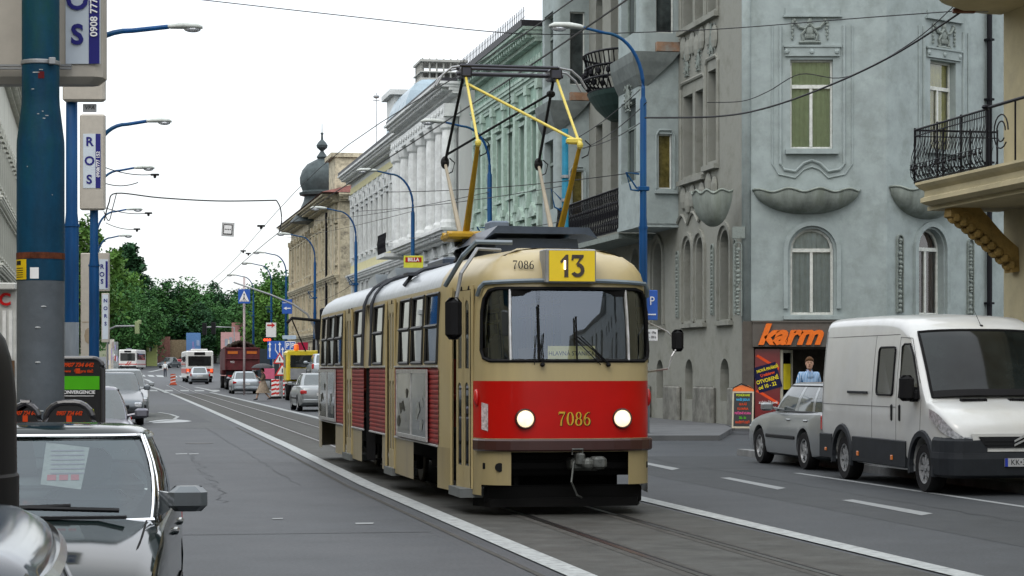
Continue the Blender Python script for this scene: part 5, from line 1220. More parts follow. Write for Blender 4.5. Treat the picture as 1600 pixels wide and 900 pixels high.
    def bp(f):  # body section at fraction f
        fr_ = [q[0] for q in p]
        lo, hi = 0.0, len(p)-1.0
        for _ in range(30):
            m_ = (lo+hi)/2
            if catmull(p, m_)[0] < f: lo = m_
            else: hi = m_
        return catmull(p, lo)
    # front and rear details
    zf = .62
    b = MB(); b.bbox(-hw*.5, hw*.5, -hl-.012, -hl+.06, .50, .60, .01); b.build('grille', dplast, car_)
    b = MB(); b.bbox(-hw*.88, hw*.88, -hl-.03, -hl+.12, .30, .46, .04); b.bbox(-hw*.88, hw*.88, hl-.12, hl+.03, .32, .50, .04) ; b.build('bumper', dplast if kind != 'sedan' or near else pm, car_)
    b = MB(); b.box(-.26, .26, -hl-.045, -hl-.032, .36, .46); b.build('number_plate', plate_w, car_)
    b = MB(); b.box(-.26, .26, hl+.012, hl+.034, .62, .73) if kind == 'sedan' else b.box(-.26, .26, hl+.002, hl+.02, .66, .77); b.build('number_plate', plate_w, car_)
    for s in (-1, 1):
        b = MB(); b.bbox(s*hw*.80-.13, s*hw*.80+.10, -hl-.0, -hl+.16, .53, .68, .03); b.build('headlight', clear_lens, car_)
        q = bp(.93)[3]*hw; b = MB()
        if kind in ('wagon', 'hatch', 'suv'): b.bbox(s*q-.11, s*q+.015, hl-.13, hl+.012, .66, .93, .03)
        else: b.bbox(s*q-.26, s*q+.005, hl-.15, hl+.012, .68, .84, .03)
        b.build('tail_light', red_lens, car_)
        my = yb0+.28; b = MB()
        if not (near and kind == 'sedan'): b.tube([(s*wb_*.96, my, zb+.04), (s*(hw+.05), my, zb+.07)], .025, 6); b.bbox(s*(hw+.10)-.10, s*(hw+.10)+.10, my-.05, my+.06, zb+.01, zb+.15, .03)
        if not (near and kind == 'sedan') or s < 0: b.build('mirror', pm, car_)
        for yy in (lerp(yb0, yb1, .40), lerp(yb0, yb1, .72)): b = MB(); b.bbox(s*hw*.985-.02, s*hw*.985+.025, yy-.09, yy+.09, zb-.14, zb-.11, .01); b.build('door_handle', pm, car_)
    b = MB()
    for s in (-1, 1): b.bbox(s*(hw-.0)-.012, s*(hw-.0)+.014, fy+.42, ry-.42, .48, .54, .01)
    b.build('side_moulding', dplast, car_)
    if rails:
        b = MB()
        for s in (-1, 1): b.tube([(s*wt*.85, yt0+.3, H_), (s*wt*.85, yt0+.4, H_+.05), (s*wt*.85, yt1-.2, H_+.05), (s*wt*.85, yt1-.1, H_)], .018, 6)
        b.build('roof_rail', dplast, car_)
    return car_, dict(cab=cab, fy=fy, ry=ry, hl=hl, hw=hw, yb0=yb0, zb=zb, wt=wt, yt0=yt0)
def at(lat, Y, z=0): return Vector((lat-.19697*Y, Y, z))
silver = paint('silver_paint', (.27, .29, .30), .5, .3, dirt=(.24, .24, .23)); silv2 = paint('pale_silver_paint', (.40, .44, .47), .5, .3)
darkc = mat('dark_green_paint', (.008, .014, .014), .07, coat=0, spec=.4, var=.05); darkb = paint('blue_black_paint', (.02, .024, .03), .3, .2); greyc = paint('grey_paint', (.10, .115, .13), .4, .28); redcar = paint('red_car_paint', (.42, .02, .03), .2); plumc = paint('grey_purple_paint', (.14, .14, .17), .4, .3)
PG_ = 'cars parked nose to tail along the left kerb'
# wagon in front of the shop: faces away, tail to the camera
car('parked_estate_car', 'silver estate car parked behind the white van in front of the shop', at(12.50, 35.95), TH+math.pi, 4.1, 1.74, 1.43, silver, 'wagon', belt=.93, rails=False)
# far traffic
car('silver_saloon', 'silver saloon with big red tail lights right beside the rear of the tram', at(8.85, 84.5), TH+math.pi, 4.7, 1.86, 1.5, silver, 'sedan', belt=1.0)
car('silver_saloon', 'pale silver saloon just behind the load of the dump truck', PG(381, 143), TH+math.pi, 4.6, 1.85, 1.5, silv2, 'sedan', belt=.98)
car('silver_hatchback', 'small silver hatchback close behind the red and white bus', PG(310.5, 187), TH+math.pi, 3.9, 1.65, 1.5, silv2, 'hatch')
car('grey_saloon', 'grey saloon coming down the far slope beside the brick wall', PG(265, 318), TH+math.radians(-28), 4.6, 1.9, 1.6, greyc, 'sedan')
car('red_hatchback', 'red hatchback at the far right of the junction under the blue billboard', PG(302, 325), TH+math.radians(-60), 4.3, 1.8, 1.6, redcar, 'hatch')
car('red_saloon', 'red car half hidden behind the other red car on the far slope', PG(293, 335), TH+math.radians(110), 4.4, 1.8, 1.6, redcar, 'sedan')
# left row, facing the camera
bmw, I = car('dark_saloon', 'old dark green-black saloon with chrome window trim and door mirror, parked in the left foreground', at(-.42, 9.3+1.55), TH-math.radians(4.0), 4.35, 1.645, 1.36, darkc, 'sedan', PG_, belt=.93, near=True, gl=glass('clear_car_glass', (.62, .70, .68), .05, .02, (.8, .86, .9)))
car('silver_grey_car', 'silver-grey car cut by the bottom left corner, only its roof and windscreen showing', at(-.76, 3.15), TH, 4.1, 1.64, 1.39, mat('blue_grey_paint', (.045, .055, .068), .10, coat=0, spec=.4, var=.06), 'hatch', PG_, belt=.9, near=True)
car('grey_hatchback', 'grey-purple hatchback with grey door mirror behind the advertising boards', at(-.28, 31.2), TH, 4.0, 1.66, 1.40, plumc, 'hatch', PG_)
car('dark_suv', 'dark tall car with a pale roof between two parked cars, its mirror sticking out', at(.52, 63.8), TH, 4.5, 1.78, 1.56, greyc, 'suv', PG_, belt=1.02)
car('dark_suv', 'farthest pale-roofed car of the parked left row, beyond the dark tall car', at(.92, 74.0), TH, 4.4, 1.78, 1.66, silver, 'suv', PG_, belt=1.05)
car('dark_saloon', 'dark car low in the left row just beyond the oncoming city bus kerb', at(.95, 92.0), TH, 4.4, 1.75, 1.5, darkb, 'sedan', PG_)
# BMW-like foreground details
cab = I['cab']; hl, hw = I['hl'], I['hw']
b = MB(); b.tube([cab(s, .035, .012, 1) for s in [2.4*i/8 for i in range(9)]], .012, 5); b.tube([cab(s, .035, .012, -1) for s in [2.4*i/8 for i in range(9)]], .012, 5)
b.tube([cab(s, .965, .012, 1) for s in [2.35*i/8 for i in range(9)]], .010, 5); b.tube([cab(s, .965, .012, -1) for s in [2.35*i/8 for i in range(9)]], .010, 5)
for sx in (-1, 1): b.tube([cab(2.33, .03+.935*i/6, .012, sx) for i in range(7)], .010, 5)
for sx in (-1, 1): b.tube([cab(2.62, .03+.935*i/6, .010, sx) for i in range(7)], .006, 5)
b.build('chrome_trim', chrome, bmw)
b = MB(); yb = I['yb0']; zb = I['zb']
b.tube([(-.35, yb-.10, zb+.03), (.15, yb-.05, zb+.06), (.58, yb-.04, zb+.045)], .012, 5); b.tube([(-.5, yb-.06, zb+.05), (.35, yb-.02, zb+.07)], .008, 5); b.tube([(-.15, yb-.12, zb+.02), (-.05, yb-.05, zb+.06), (.2, yb-.02, zb+.06)], .012, 5); b.ball((.0, yb-.11, zb+.02), .03, .03, .02, 6, 4)
b.tube([(-.7, yb-.0, zb+.03), (-.2, yb-.04, zb+.06), (-.05, yb-.1, zb+.03)], .011, 5); b.build('wiper', dplast, bmw)
b = MB(); b.box(-.62, .62, yb-.17, yb-.12, zb+.012, zb+.026); b.build('cowl_grille', dplast, bmw)
b = MB(); b.box(-.70, .70, yb+.05, yb+.45, zb-.05, zb-.03); b.bbox(-.55, -.2, yb+.1, yb+.4, zb-.03, zb+.05, .03); b.build('dashboard', mat('car_interior', (.10, .11, .115), .8), bmw)
for x in (-.34, .34):
    b = MB(); b.bbox(x-.24, x+.24, yb+1.05, yb+1.2, .45, zb+.08, .06); b.bbox(x-.13, x+.13, yb+1.08, yb+1.17, zb+.1, zb+.3, .05); b.build('seat', mat('grey_car_seat', (.13, .14, .15), .85), bmw)
b = MB(); b.bbox(-.6, .6, yb+1.95, yb+2.1, .45, zb+.12, .06); b.build('rear_seat', MATS['grey_car_seat'], bmw)
b = MB(); b.tube([(-.35+.17*math.cos(a), yb+.55, zb-.02+.15*math.sin(a)) for a in [k*math.pi/8 for k in range(17)]], .014, 6); b.build('steering_wheel', dplast, bmw)
b = MB(); b.box(-.62, .62, yb+.03, yb+.035, zb-.03, zb-.028)
b.build('dash_mat', dplast, bmw)
b = MB(); v = [cab(s, t, -.02, 1) for s, t in ((.46, .46), (.88, .40), (1.0, .86), (.5, .92))]
b.poly(v); pp = b.build('windscreen_paper', mat('printed_paper', (.42, .42, .43), .7, var=.15, scale=20), bmw)
b = MB()
for i in range(6): t = .82-.05*i; b.poly([cab(.55, t, -.016, 1), cab(.92, t, -.016, 1), cab(.92, t+.012, -.016, 1), cab(.55, t+.012, -.016, 1)])
b.build('print_line', mat('faded_print', (.35, .3, .4), .7), pp)
b = MB()
for s in (.52, .64, .76): b.poly([cab(s, .50, -.016, 1), cab(s+.09, .50, -.016, 1), cab(s+.09, .56, -.016, 1), cab(s, .56, -.016, 1)])
b.build('red_print', mat('faded_red_print', (.6, .12, .15), .7), pp)
b = MB(); b.loft([[(hw*.90, yb+.25, zb-.02), (hw*.90, yb+.40, zb-.02), (hw*.88, yb+.40, zb+.12), (hw*.88, yb+.30, zb+.12)], [(hw-.01, yb+.22, zb+.03), (hw-.01, yb+.29, zb+.03), (hw-.01, yb+.29, zb+.11), (hw-.01, yb+.23, zb+.11)]], cap=True)
b.bbox(hw-.02, hw+.17, yb+.18, yb+.29, zb+.02, zb+.145, .03); b.build('door_mirror', mat('grey_mirror_shell', (.10, .115, .125), .35, .4, coat=.5), bmw)
b = MB(); b.tube([(hw*.80, -hl*.98, .72), (hw*.865, -hl*.6, .885), (hw*.86, -hl*.36, zb-.008)], .005, 4); b.build('bonnet_gap', black, bmw)
b = MB(); b.bbox(hw*.97-.02, hw+.005, -hl*.86, -hl*.80, .5, .6, .01); b.build('indicator', amber, bmw)
# hood & tall dark object at the left edge
b = MB(); prof = [(.0, .0), (.365, .0), (.365, 1.30), (.358, 1.31), (.356, 1.55), (.350, 1.62), (.338, 1.69), (.32, 1.75), (.26, 1.83), (.12, 1.88), (0, 1.89)]
b.lathe([(r if r > 0 else .01, z) for r, z in prof], 0, 0, 24)
o = b.build('waste_container', mat('black_container_plastic', (.006, .006, .008), .5, var=.1)); o.location = at(-.625, 6.9)+Vector((0, 0, 0)); autosmooth(o, 30)
tag(o, 'tall black container with a rounded top, cut by the left edge', 'container')
# ---- white van ----
vw = mat('white_van_paint', (.50, .51, .50), .3, .05, var=.05, coat=.6, scale=2, dirt=(.42, .41, .37), dirt_amt=.4, dscale=1.8)
vd = mat('van_grey_plastic', (.018, .021, .025), .6, var=.15)
van = thing('white_van', 'white high-roof panel van with grey bumper, parked half on the pavement', 'van', at(12.16, 30.2), TH-math.radians(2.3)); van.scale = (1, 1, .97)
VL = 5.5; vh = VL/2; VW = 1.02
st = [(-vh, .42, .80, .76), (-vh+.05, .30, .93, .86), (-vh+.14, .27, 1.02, .93), (-vh+.3, .27, 1.13, .975), (-vh+.65, .27, 1.24, 1), (-vh+.82, .27, 1.31, 1), (-vh+1.10, .27, 1.68, 1), (-vh+1.42, .27, 2.05, 1), (-vh+1.60, .27, 2.22, 1), (-vh+1.85, .27, 2.36, 1), (-vh+2.3, .27, 2.46, 1), (-vh+3.4, .28, 2.50, 1), (vh-.35, .30, 2.50, 1), (vh-.06, .34, 2.46, .985), (vh, .4, 2.40, .96)]
def vsec(y, zl, zt, wf):
    w_ = VW*wf; 
    def wz(z): return w_*(1-.12*max(0, (z-1.1)/1.4)**1.6)
    r = .16 if zt > 1.4 else .09
    zsb = [zl, zl+.06, .55, .78, .95, 1.1]; L_ = [(0, zl), (w_*.9, zl)]
    for f in (.12, .3, .48, .62, .75, .86): z = lerp(zl, zt-r, f); L_.append((wz(z), z))
    z = zt-r
    for a in (0, 25, 50, 72): L_.append((wz(z)-r*1.1*(1-math.cos(math.radians(a))), z+r*math.sin(math.radians(a))))
    L_.append((wz(z)*.6, zt+.01)); L_.append((0, zt+.03))
    return [(x, y, z) for x, z in L_]+[(-x, y, z) for x, z in reversed(L_[1:-1])]
rings = [vsec(*catmull(st, i*(len(st)-1)/56)) for i in range(57)]
b = MB(); b.loft(rings, cap=True); vb = b.build('body', vw, van, weld=True)
vfy = -vh+.93; vry = vfy+3.45; vr = .34
cs = []
for yy in (vfy, vry):
    for s in (-1, 1): c = MB(); c.lathe([(vr+.08, s*(VW+.2)), (vr+.08, s*(VW-.32))], yy, vr+.02, 28, 'x'); cs.append(c)
cut(vb, cs); autosmooth(vb, 30)
for yy in (vfy, vry):
    for s in (-1, 1): wheel(van, s*(VW-.13), yy, vr, s, .22, mat('van_hubcap', (.30, .31, .32), .4, .4, var=.3, scale=20), 8)
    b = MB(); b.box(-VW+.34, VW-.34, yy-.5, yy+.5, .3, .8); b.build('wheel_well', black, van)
# surface sampling for panes and panels
def vx(y, z):     # half width of the skin at height z, station y
    lo, hi = 0.0, len(st)-1.0
    for _ in range(30):
        m_ = (lo+hi)/2
        if catmull(st, m_)[0] < y: lo = m_
        else: hi = m_
    q = catmull(st, lo); return VW*q[3]*(1-.12*max(0, (z-1.1)/1.4)**1.6)
def vpanel(name, pts, m, off=.006, sx=-1, parent=None, thick=None):   # pts (y,z) polygon on the side skin
    b = MB(); P_ = [(sx*(vx(y, z)+off), y, z) for y, z in pts]; b.poly(P_); return b.build(name, m, parent or van)
def rrect(y0, y1, z0, z1, r=.05, sk=0):
    out = []
    for cx, cz, a0 in ((y1-r, z0+r, -90), (y1-r, z1-r, 0), (y0+r, z1-r, 90), (y0+r, z0+r, 180)):
        for k in range(4): a = math.radians(a0+30*k); out.append((cx+r*math.cos(a), cz+r*math.sin(a)))
    return out
for sx in (-1, 1):
    fr_ = [(-vh+1.02, 1.30), (-vh+1.86, 1.30), (-vh+1.86, 2.02), (-vh+1.78, 2.06), (-vh+1.56, 2.06), (-vh+1.38, 1.9), (-vh+1.12, 1.52)]
    fo = vpanel('side_window', fr_, van_glass, .008, sx)
    b = MB(); b.tube([(sx*(vx(y, z)+.008), y, z) for y, z in fr_+[fr_[0]]], .014, 5); b.build('seal', black, fo)
    rr_ = rrect(-vh+2.12, -vh+2.82, 1.33, 2.02, .07); fo = vpanel('side_window', rr_, van_glass, .010, sx); b = MB(); b.tube([(sx*(vx(y, z)+.010), y, z) for y, z in rr_+[rr_[0]]], .016, 5); b.build('seal', black, fo)
    for path in ([(-vh+1.98, .36), (-vh+1.98, 2.16)], [(-vh+.98, 1.28), (-vh+1.02, .8), (-vh+1.35, .6), (-vh+1.4, .36)], [(-vh+3.02, .5), (-vh+3.02, 2.2)], [(-vh+1.98, 2.16), (-vh+1.5, 2.14), (-vh+1.05, 1.52)], [(-vh+2.02, 2.2), (vh-.1, 2.2)], [(vh-.12, .5), (vh-.12, 2.3)], [(-vh+3.02, 1.16), (vh-.12, 1.16)], [(-vh+2.0, 1.16), (-vh+3.0, 1.16)]):
        b = MB(); pts_ = []
        for (y0, z0), (y1, z1) in zip(path, path[1:]):
            for k in range(9): y, z = lerp(y0, y1, k/8), lerp(z0, z1, k/8); pts_.append((sx*(vx(y, z)-.001), y, z))
        b.tube(pts_, .005, 4); b.build('panel_gap', mat('panel_gap_dark', (.10, .10, .10), .8), van)
    b = MB()
    for y0, y1 in ((-vh+1.55, vry-.5), (vry+.5, vh-.02)):
        z1 = .70; b.loft([[(sx*(VW*.95), y, .30), (sx*(VW+.018), y, .32), (sx*(VW+.018), y, z1-.02), (sx*(VW*.99), y, z1)] for y in (y0, y1)], cap=True)
    b.build('side_moulding', vd, van)
    b = MB(); b.loft([[(sx*(VW*.97), y, z+.25) for y, z in [(vry-.5, .05)]]*4]*2) if False else None
    for yy in (vfy, vry):
        b = MB(); pr = []
        for k in range(15):
            a = math.radians(-12+204*k/14); pr.append((yy+math.cos(a), a))
        b.loft([[(sx*(VW+d), yy+rr*math.cos(math.radians(-14+208*k/16)), vr+.02+rr*math.sin(math.radians(-14+208*k/16))) for k in range(17)] for rr, d in ((vr+.075, -.03), (vr+.075, .03), (vr+.15, .03), (vr+.17, -.005))], closed=False)
        b.build('wheel_arch', vd, van)
    b = MB(); b.bbox(sx*(VW+.012)-.012, sx*(VW+.012)+.012, -vh+3.2, -vh+4.1, 1.335, 1.375, .006); b.build('door_rail', vd, van)
    for yy in (-vh+1.83, -vh+2.16): b = MB(); b.bbox(sx*VW-.015, sx*VW+.03, yy-.035, yy+.035, .96, 1.2, .015); b.build('door_handle', dplast, van)
    for yy in (-vh+2.1, -vh+3.6, vh-.35): b = MB(); b.bbox(sx*(VW+.02)-.01, sx*(VW+.02)+.012, yy-.04, yy+.04, .40 if yy < 1 else .42, .47, .005); b.build('side_reflector', amber, van)
    b = MB(); b.tube([(sx*VW*.96, -vh+1.22, 1.42), (sx*(VW+.10), -vh+1.12, 1.44)], .03, 6); b.bbox(sx*(VW+.16)-.10, sx*(VW+.16)+.10, -vh+1.02, -vh+1.16, 1.26, 1.62, .05); b.bbox(sx*(VW+.02)-.06, sx*(VW+.02)+.04, -vh+1.05, -vh+1.3, 1.25, 1.42, .04); b.build('mirror', black, van)
    # headlight, tall swept
    b = MB(); P_ = []
    def fs(y, z, off=.012): return (sx*(vx(y, z)+off), y, z)
    b.loft([[(sx*.60, -vh-.012, .74)]+[fs(-vh+dy, z, .02) for dy, z in ((.0, .74), (.05, .77), (.14, .81), (.3, .88), (.46, .96), (.6, 1.04))], [(sx*.60, -vh-.012, .79)]+[fs(-vh+dy, z, .02) for dy, z in ((.0, .795), (.05, .87), (.14, .97), (.3, 1.08), (.46, 1.13), (.62, 1.16))]], closed=False)
    b.build('headlight', clear_lens, van)
# windscreen following the slope
b = MB(); rows = []
for k in range(9):
    y = lerp(-vh+.86, -vh+1.60, k/8); i = 5+3*k/8
    q = catmull(st, i); zt_ = q[2]; y = q[0]; wx_ = vx(y, zt_)*.90
    rows.append([(wx_*c, y-.012-.06*(1-c*c), zt_+.036-.03*abs(c)**3) for c in [(-1+2*j/12) for j in range(13)]])
b.loft(rows, closed=False); wo = b.build('windscreen', van_glass, van, smooth=True)
b = MB(); ring_ = rows[0]+[r[-1] for r in rows[1:-1]]+rows[-1][::-1]+[r[0] for r in rows[1:-1]][::-1]; b.tube(ring_+[ring_[0]], .02, 5); b.build('seal', black, wo)
b = MB(); r0 = rows[0]; r1 = rows[1]; b.loft([[(x, y-.004, z+.003) for x, y, z in r0], [(x, y-.004, z+.003) for x, y, z in [tuple(lerp(a, c, .7) for a, c in zip(p_, q_)) for p_, q_ in zip(r0, r1)]]], closed=False); b.build('black_band', black, wo)
b = MB(); b.tube([(-.55, -vh+.86, 1.35), (-.1, -vh+.87, 1.40), (.2, -vh+.86, 1.38)], .014, 5); b.tube([(-.8, -vh+.93, 1.44), (-.05, -vh+.90, 1.39)], .012, 5); b.tube([(.7, -vh+.93, 1.44), (.1, -vh+.88, 1.39)], .012, 5); b.build('wiper', dplast, van)
b = MB()
for x in (-.42, .25):
    for i in range(14): b.box(x+i*.026-.15, x+i*.026-.138, -vh+.64, -vh+.73, 1.262, 1.30)
b.build('cowl_slot', black, van)
# bumper, grille, badge, plate
b = MB(); ringsb = []
_ys = [-vh+.0, -vh+.015, -vh+.05, -vh+.10, -vh+.17, -vh+.27, -vh+.4, -vh+.5]
def frow(z, off_):
    h_ = [(vx(y, .6)+off_, y-off_*(1-(k/7))) for k, y in enumerate(_ys)]
    return [(-x, y, z) for x, y in h_[::-1]]+[(x*f_, h_[0][1]-off_*.3, z) for f_, x in ((-.6, h_[0][0]), (0, 1), (.6, h_[0][0]))]+[(x, y, z) for x, y in h_]
b.loft([frow(.24, -.03), frow(.28, .03), frow(.50, .05), frow(.58, .04), frow(.60, -.01)], closed=False)
for sl_ in (slice(0, 9), slice(-9, None)): b.loft([frow(z, o_)[sl_] for z, o_ in ((.58, .035), (.74, .03), (.80, -.01))], closed=False)
b.build('bumper', vd, van)
b = MB(); b.loft([[(-.62, -vh-.0, .60), (-.66, -vh+.02, .84), (.66, -vh+.02, .84), (.62, -vh-.0, .60)], [(-.62, -vh-.03, .60), (-.70, -vh-.02, .84), (.70, -vh-.02, .84), (.62, -vh-.03, .60)]], cap=True); b.build('grille_surround', vw, van)
b = MB(); b.prism([(-.50, .65), (-.60, .80), (.60, .80), (.50, .65)], -vh-.045, -vh-.01)
for z in (.69, .735): b.box(-.52, .52, -vh-.055, -vh-.045, z, z+.012)
b.build('grille', dplast, van)
b = MB()
for dz in (0, .055): b.prism([(-.13, .70+dz), (0, .765+dz), (.13, .70+dz), (.13, .67+dz), (0, .735+dz), (-.13, .67+dz)], -vh-.075, -vh-.055)
b.build('chevron_badge', chrome, van)
b = MB(); b.box(-.26, .26, -vh-.075, -vh-.05, .40, .51); pl = b.build('number_plate', mat('plate_grey', (.36, .37, .38), .5), van)
text('KK•344BD', .105, txt_k, pl, (.03, -vh-.078, .455), ext=.001, sx=.9)
b = MB(); b.box(-.26, -.22, -vh-.079, -vh-.074, .40, .51); b.build('blue_strip', mat('plate_blue', (.02, .04, .3), .5), pl)
b = MB(); b.tube([(.12, -vh+1.72, 2.31), (.05, -vh+1.9, 2.62)], .006, 4, .003); b.ball((.12, -vh+1.72, 2.32), .03, .04, .02, 6, 4); b.build('antenna', black, van)
# ---- buses ----
bus_w = mat('bus_white', (.62, .62, .60), .4, coat=.3, var=.1, dirt=(.4, .38, .34), dirt_amt=.4); bus_r = mat('bus_red', (.45, .03, .015), .4, coat=.3)
def bus(label, loc, rz, L_=11, facing='rear'):
    g = thing('city_bus', label, 'bus', loc, rz)
    b = MB(); b.bbox(-1.25, 1.25, 0, L_, .35, 2.95, .12); b.build('body', bus_w, g)
    b = MB(); b.bbox(-1.262, 1.262, -.012, L_+.012, .85 if facing == 'rear' else .8, 1.30 if facing == 'rear' else .95, .02); b.build('red_band', bus_r, g)
    b = MB(); b.bbox(-1.05, 1.05, -.03, .02, 1.55 if facing == 'rear' else 1.35, 2.45, .06); b.build('end_window', pane_k, g)
    for s in (-1, 1):
        for i in range(6):
            b = MB(); y = .6+i*(L_-1.2)/6; b.box(s*1.262-.012, s*1.262+.012, y, y+(L_-1.2)/6-.25, 1.5, 2.4); b.build('side_window', pane_k, g)
        for y in (2.4, L_-2.6): wheel(g, s*1.1, y, .48, s, .28)
    b = MB(); b.bbox(-.5, .5, -.04, .01, 2.55, 2.82, .02); b.build('route_display', black, g)
    b = MB(); b.bbox(-1.2, 1.2, -.06, .02, .38, .62, .03); b.build('bumper', dplast, g)
    for s in (-1, 1):
        b = MB()
        if facing == 'rear': b.bbox(s*1.08-.13, s*1.08+.12, -.05, .0, .95, 1.25, .02); b.build('tail_light', mat('lit_tail', (.9, .12, .03), .4, emit=.6), g)
        else: b.bbox(s*.95-.16, s*.95+.16, -.05, .0, .65, .8, .02); b.build('headlight', clear_lens, g)
        b = MB(); b.tube([(s*1.2, .1, 2.5), (s*1.45, -.05, 2.4)], .02, 4); b.bbox(s*1.45-.08, s*1.45+.08, -.1, 0, 1.9, 2.4, .03); b.build('mirror', black, g)
    if facing == 'rear':
        b = MB(); b.bbox(-.4, .4, -.045, .0, 2.0, 2.2, .02); b.build('fleet_board', black, g)
        b = MB(); b.bbox(-.75, .75, .4, 2.0, 2.95, 3.12, .04); b.build('roof_unit', bus_w, g)
    else:
        b = MB()
        for k in (0, .35): b.prism([(-.35+k, .72), (-.2+k, .72), (.2+k, 1.25), (.05+k, 1.25)], -.04, -.012)
        b.build('red_stripe', bus_r, g)
        b = MB(); b.bbox(-.4, .4, 1, 1.8, 2.95, 3.15, .05); b.build('roof_unit', greyc, g)
    return g
bus('white bus with an orange-red rear band, seen from behind in the middle of the junction', PG(312, 196), TH)
bus('white oncoming bus with two slanted red stripes on its front at the far left', PG(199.5, 300), TH+math.radians(-8), 11, 'front')
# ---- dump truck ----
plum = mat('maroon_skip_paint', (.13, .03, .035), .6, var=.3, dirt=(.08, .05, .045), scale=2)
g = thing('dump_truck', 'maroon dump truck seen from behind, heaped with dark rubble', 'truck', PG(378.5, 160), TH)
b = MB(); b.loft([[(-1.2, 0, 1.5), (1.2, 0, 1.5), (1.2, 6, 1.5), (-1.2, 6, 1.5)], [(-1.27, -.05, 3.15), (1.27, -.05, 3.15), (1.27, 6.2, 3.15), (-1.27, 6.2, 3.15)]], cap=True)
b.bbox(-1.33, 1.33, -.12, .0, 3.08, 3.2, .02); b.bbox(-1.3, 1.3, -.14, -.04, 2.3, 2.38, .02)
for s in (-1, 1): b.bbox(s*1.25-.06, s*1.25+.06, -.12, .02, 1.5, 3.2, .02)

b.build('tipper_body', plum, g)
rnd = random.Random(3); b = MB()
for i in range(420):
    x = rnd.uniform(-1.05, 1.05); y = rnd.uniform(.2, 5.6); hh = .62*(1-(x/1.15)**2)*(.8+.2*math.sin(y*2)); r = rnd.uniform(.07, .17)
    b.ball((x, y, 3.1+hh*rnd.uniform(.6, 1)), r, r*.8, r*.7, 5, 3)
b.build('rubble_load', mat('dark_rubble', (.055, .045, .035), .95, var=.5, scale=9), g)
for s in (-1, 1):
    b = MB(); b.box(s*.72-.38, s*.72+.38, -.06, -.045, 2.72, 2.92); b.build('reflector_band', amber, g)
    for y in (.9, 2.2, 7.4): wheel(g, s*1.0, y, .52, s, .4)
    b = MB(); b.bbox(s*.9-.2, s*.9+.2, -.1, 0, .95, 1.1, .02); b.build('tail_light', red_lens, g)
b = MB(); b.box(-.5, .5, 0, 8, .8, 1.2); b.bbox(-1.2, 1.2, -.05, .1, .55, .75, .03); b.box(-1.2, 1.2, .2, .25, .4, 1.4); b.build('chassis', dplast, g)
b = MB(); b.bbox(-1.2, 1.2, 6.4, 8.4, 1.1, 3.0, .1); b.build('cab', plum, g)
b = MB(); b.box(-1.2, -1.2+.001, 0, .01, 1, 1.01); 
text('402', .22, txt_w, g, (-.75, -.06, 2.1))
# ---- tow truck with a car ----
yw = mat('yellow_truck_paint', (.62, .48, .01), .4, coat=.3)
g = thing('tow_truck', 'yellow recovery truck with an orange beacon and dark crane, carrying a small car', 'truck', at(11.25, 112), TH)
b = MB(); b.bbox(-1.1, 1.1, 0, .08, 1.05, 2.6, .04) ; b.bbox(-1.15, 1.15, 0.1, 1.9, .95, 2.65, .12); b.build('cab', yw, g)
b = MB(); b.bbox(-.95, .95, -.04, .0, 1.75, 2.4, .03); b.build('rear_window', pane_k, g)
b = MB(); b.bbox(-.95, -.1, -.07, -.03, 1.1, 1.7, .03); b.build('grey_panel', steel, g)
for s in (-1, 1):
    b = MB(); b.box(s*1.16-.008, s*1.16+.008, .5, 1.5, 1.75, 2.4); b.build('side_window', pane_k, g)
    for y in (1.0, -2.8): wheel(g, s*.98, y, .45, s, .3)
b = MB(); b.lathe([(.12, 2.65), (.14, 2.75), (.12, 2.95), (.03, 3.0)], -.6, .3, 12); b.build('beacon', mat('orange_beacon', (.8, .15, .02), .3, emit=.5), g)
b = MB(); b.bbox(-1.1, 1.1, -4.6, 0, .85, 1.0, .04); b.box(-.4, .4, -4.5, 1.5, .5, .85); b.build('flatbed', dplast, g)
b = MB(); b.tube([(.9, -.2, 1), (.9, -.2, 4.2)], .12, 6); b.tube([(.9, -.2, 4.2), (-.9, -.4, 4.35), (-1.15, -.5, 4.1)], .09, 6); b.tube([(-.15, -.2, 2.6), (-.9, -.4, 4.3)], .04, 5); b.bbox(.5, 1.2, -.5, .1, 2.2, 3.0, .08); b.bbox(.6, 1.2, -.4, 0, 4.1, 4.9, .1); b.build('crane', black, g)
car('towed_hatchback', 'small silver hatchback riding on the bed of the yellow recovery truck', at(11.8, 109.4, 1.0), TH+math.pi, 3.5, 1.6, 1.45, silv2, 'hatch')
for o in [q for q in list(C.objects) if q.type == 'MESH' and q.name.split('.')[0] in ('bumper', 'side_moulding') and q.parent and q.parent.get('category') in ('car', 'van') and not q.modifiers]: split_loose(o)
near_car = [q for q in C.objects if q.name.startswith('silver_grey_car')][0]
for x_ in (.36, .43):
    b = MB(); b.tube([(x_, -.10*2.05+.1, 1.372), (x_, .25, 1.383), (x_, .8, 1.378), (x_, 1.1, 1.366)], .008, 5); b.build('roof_seam', black, near_car)
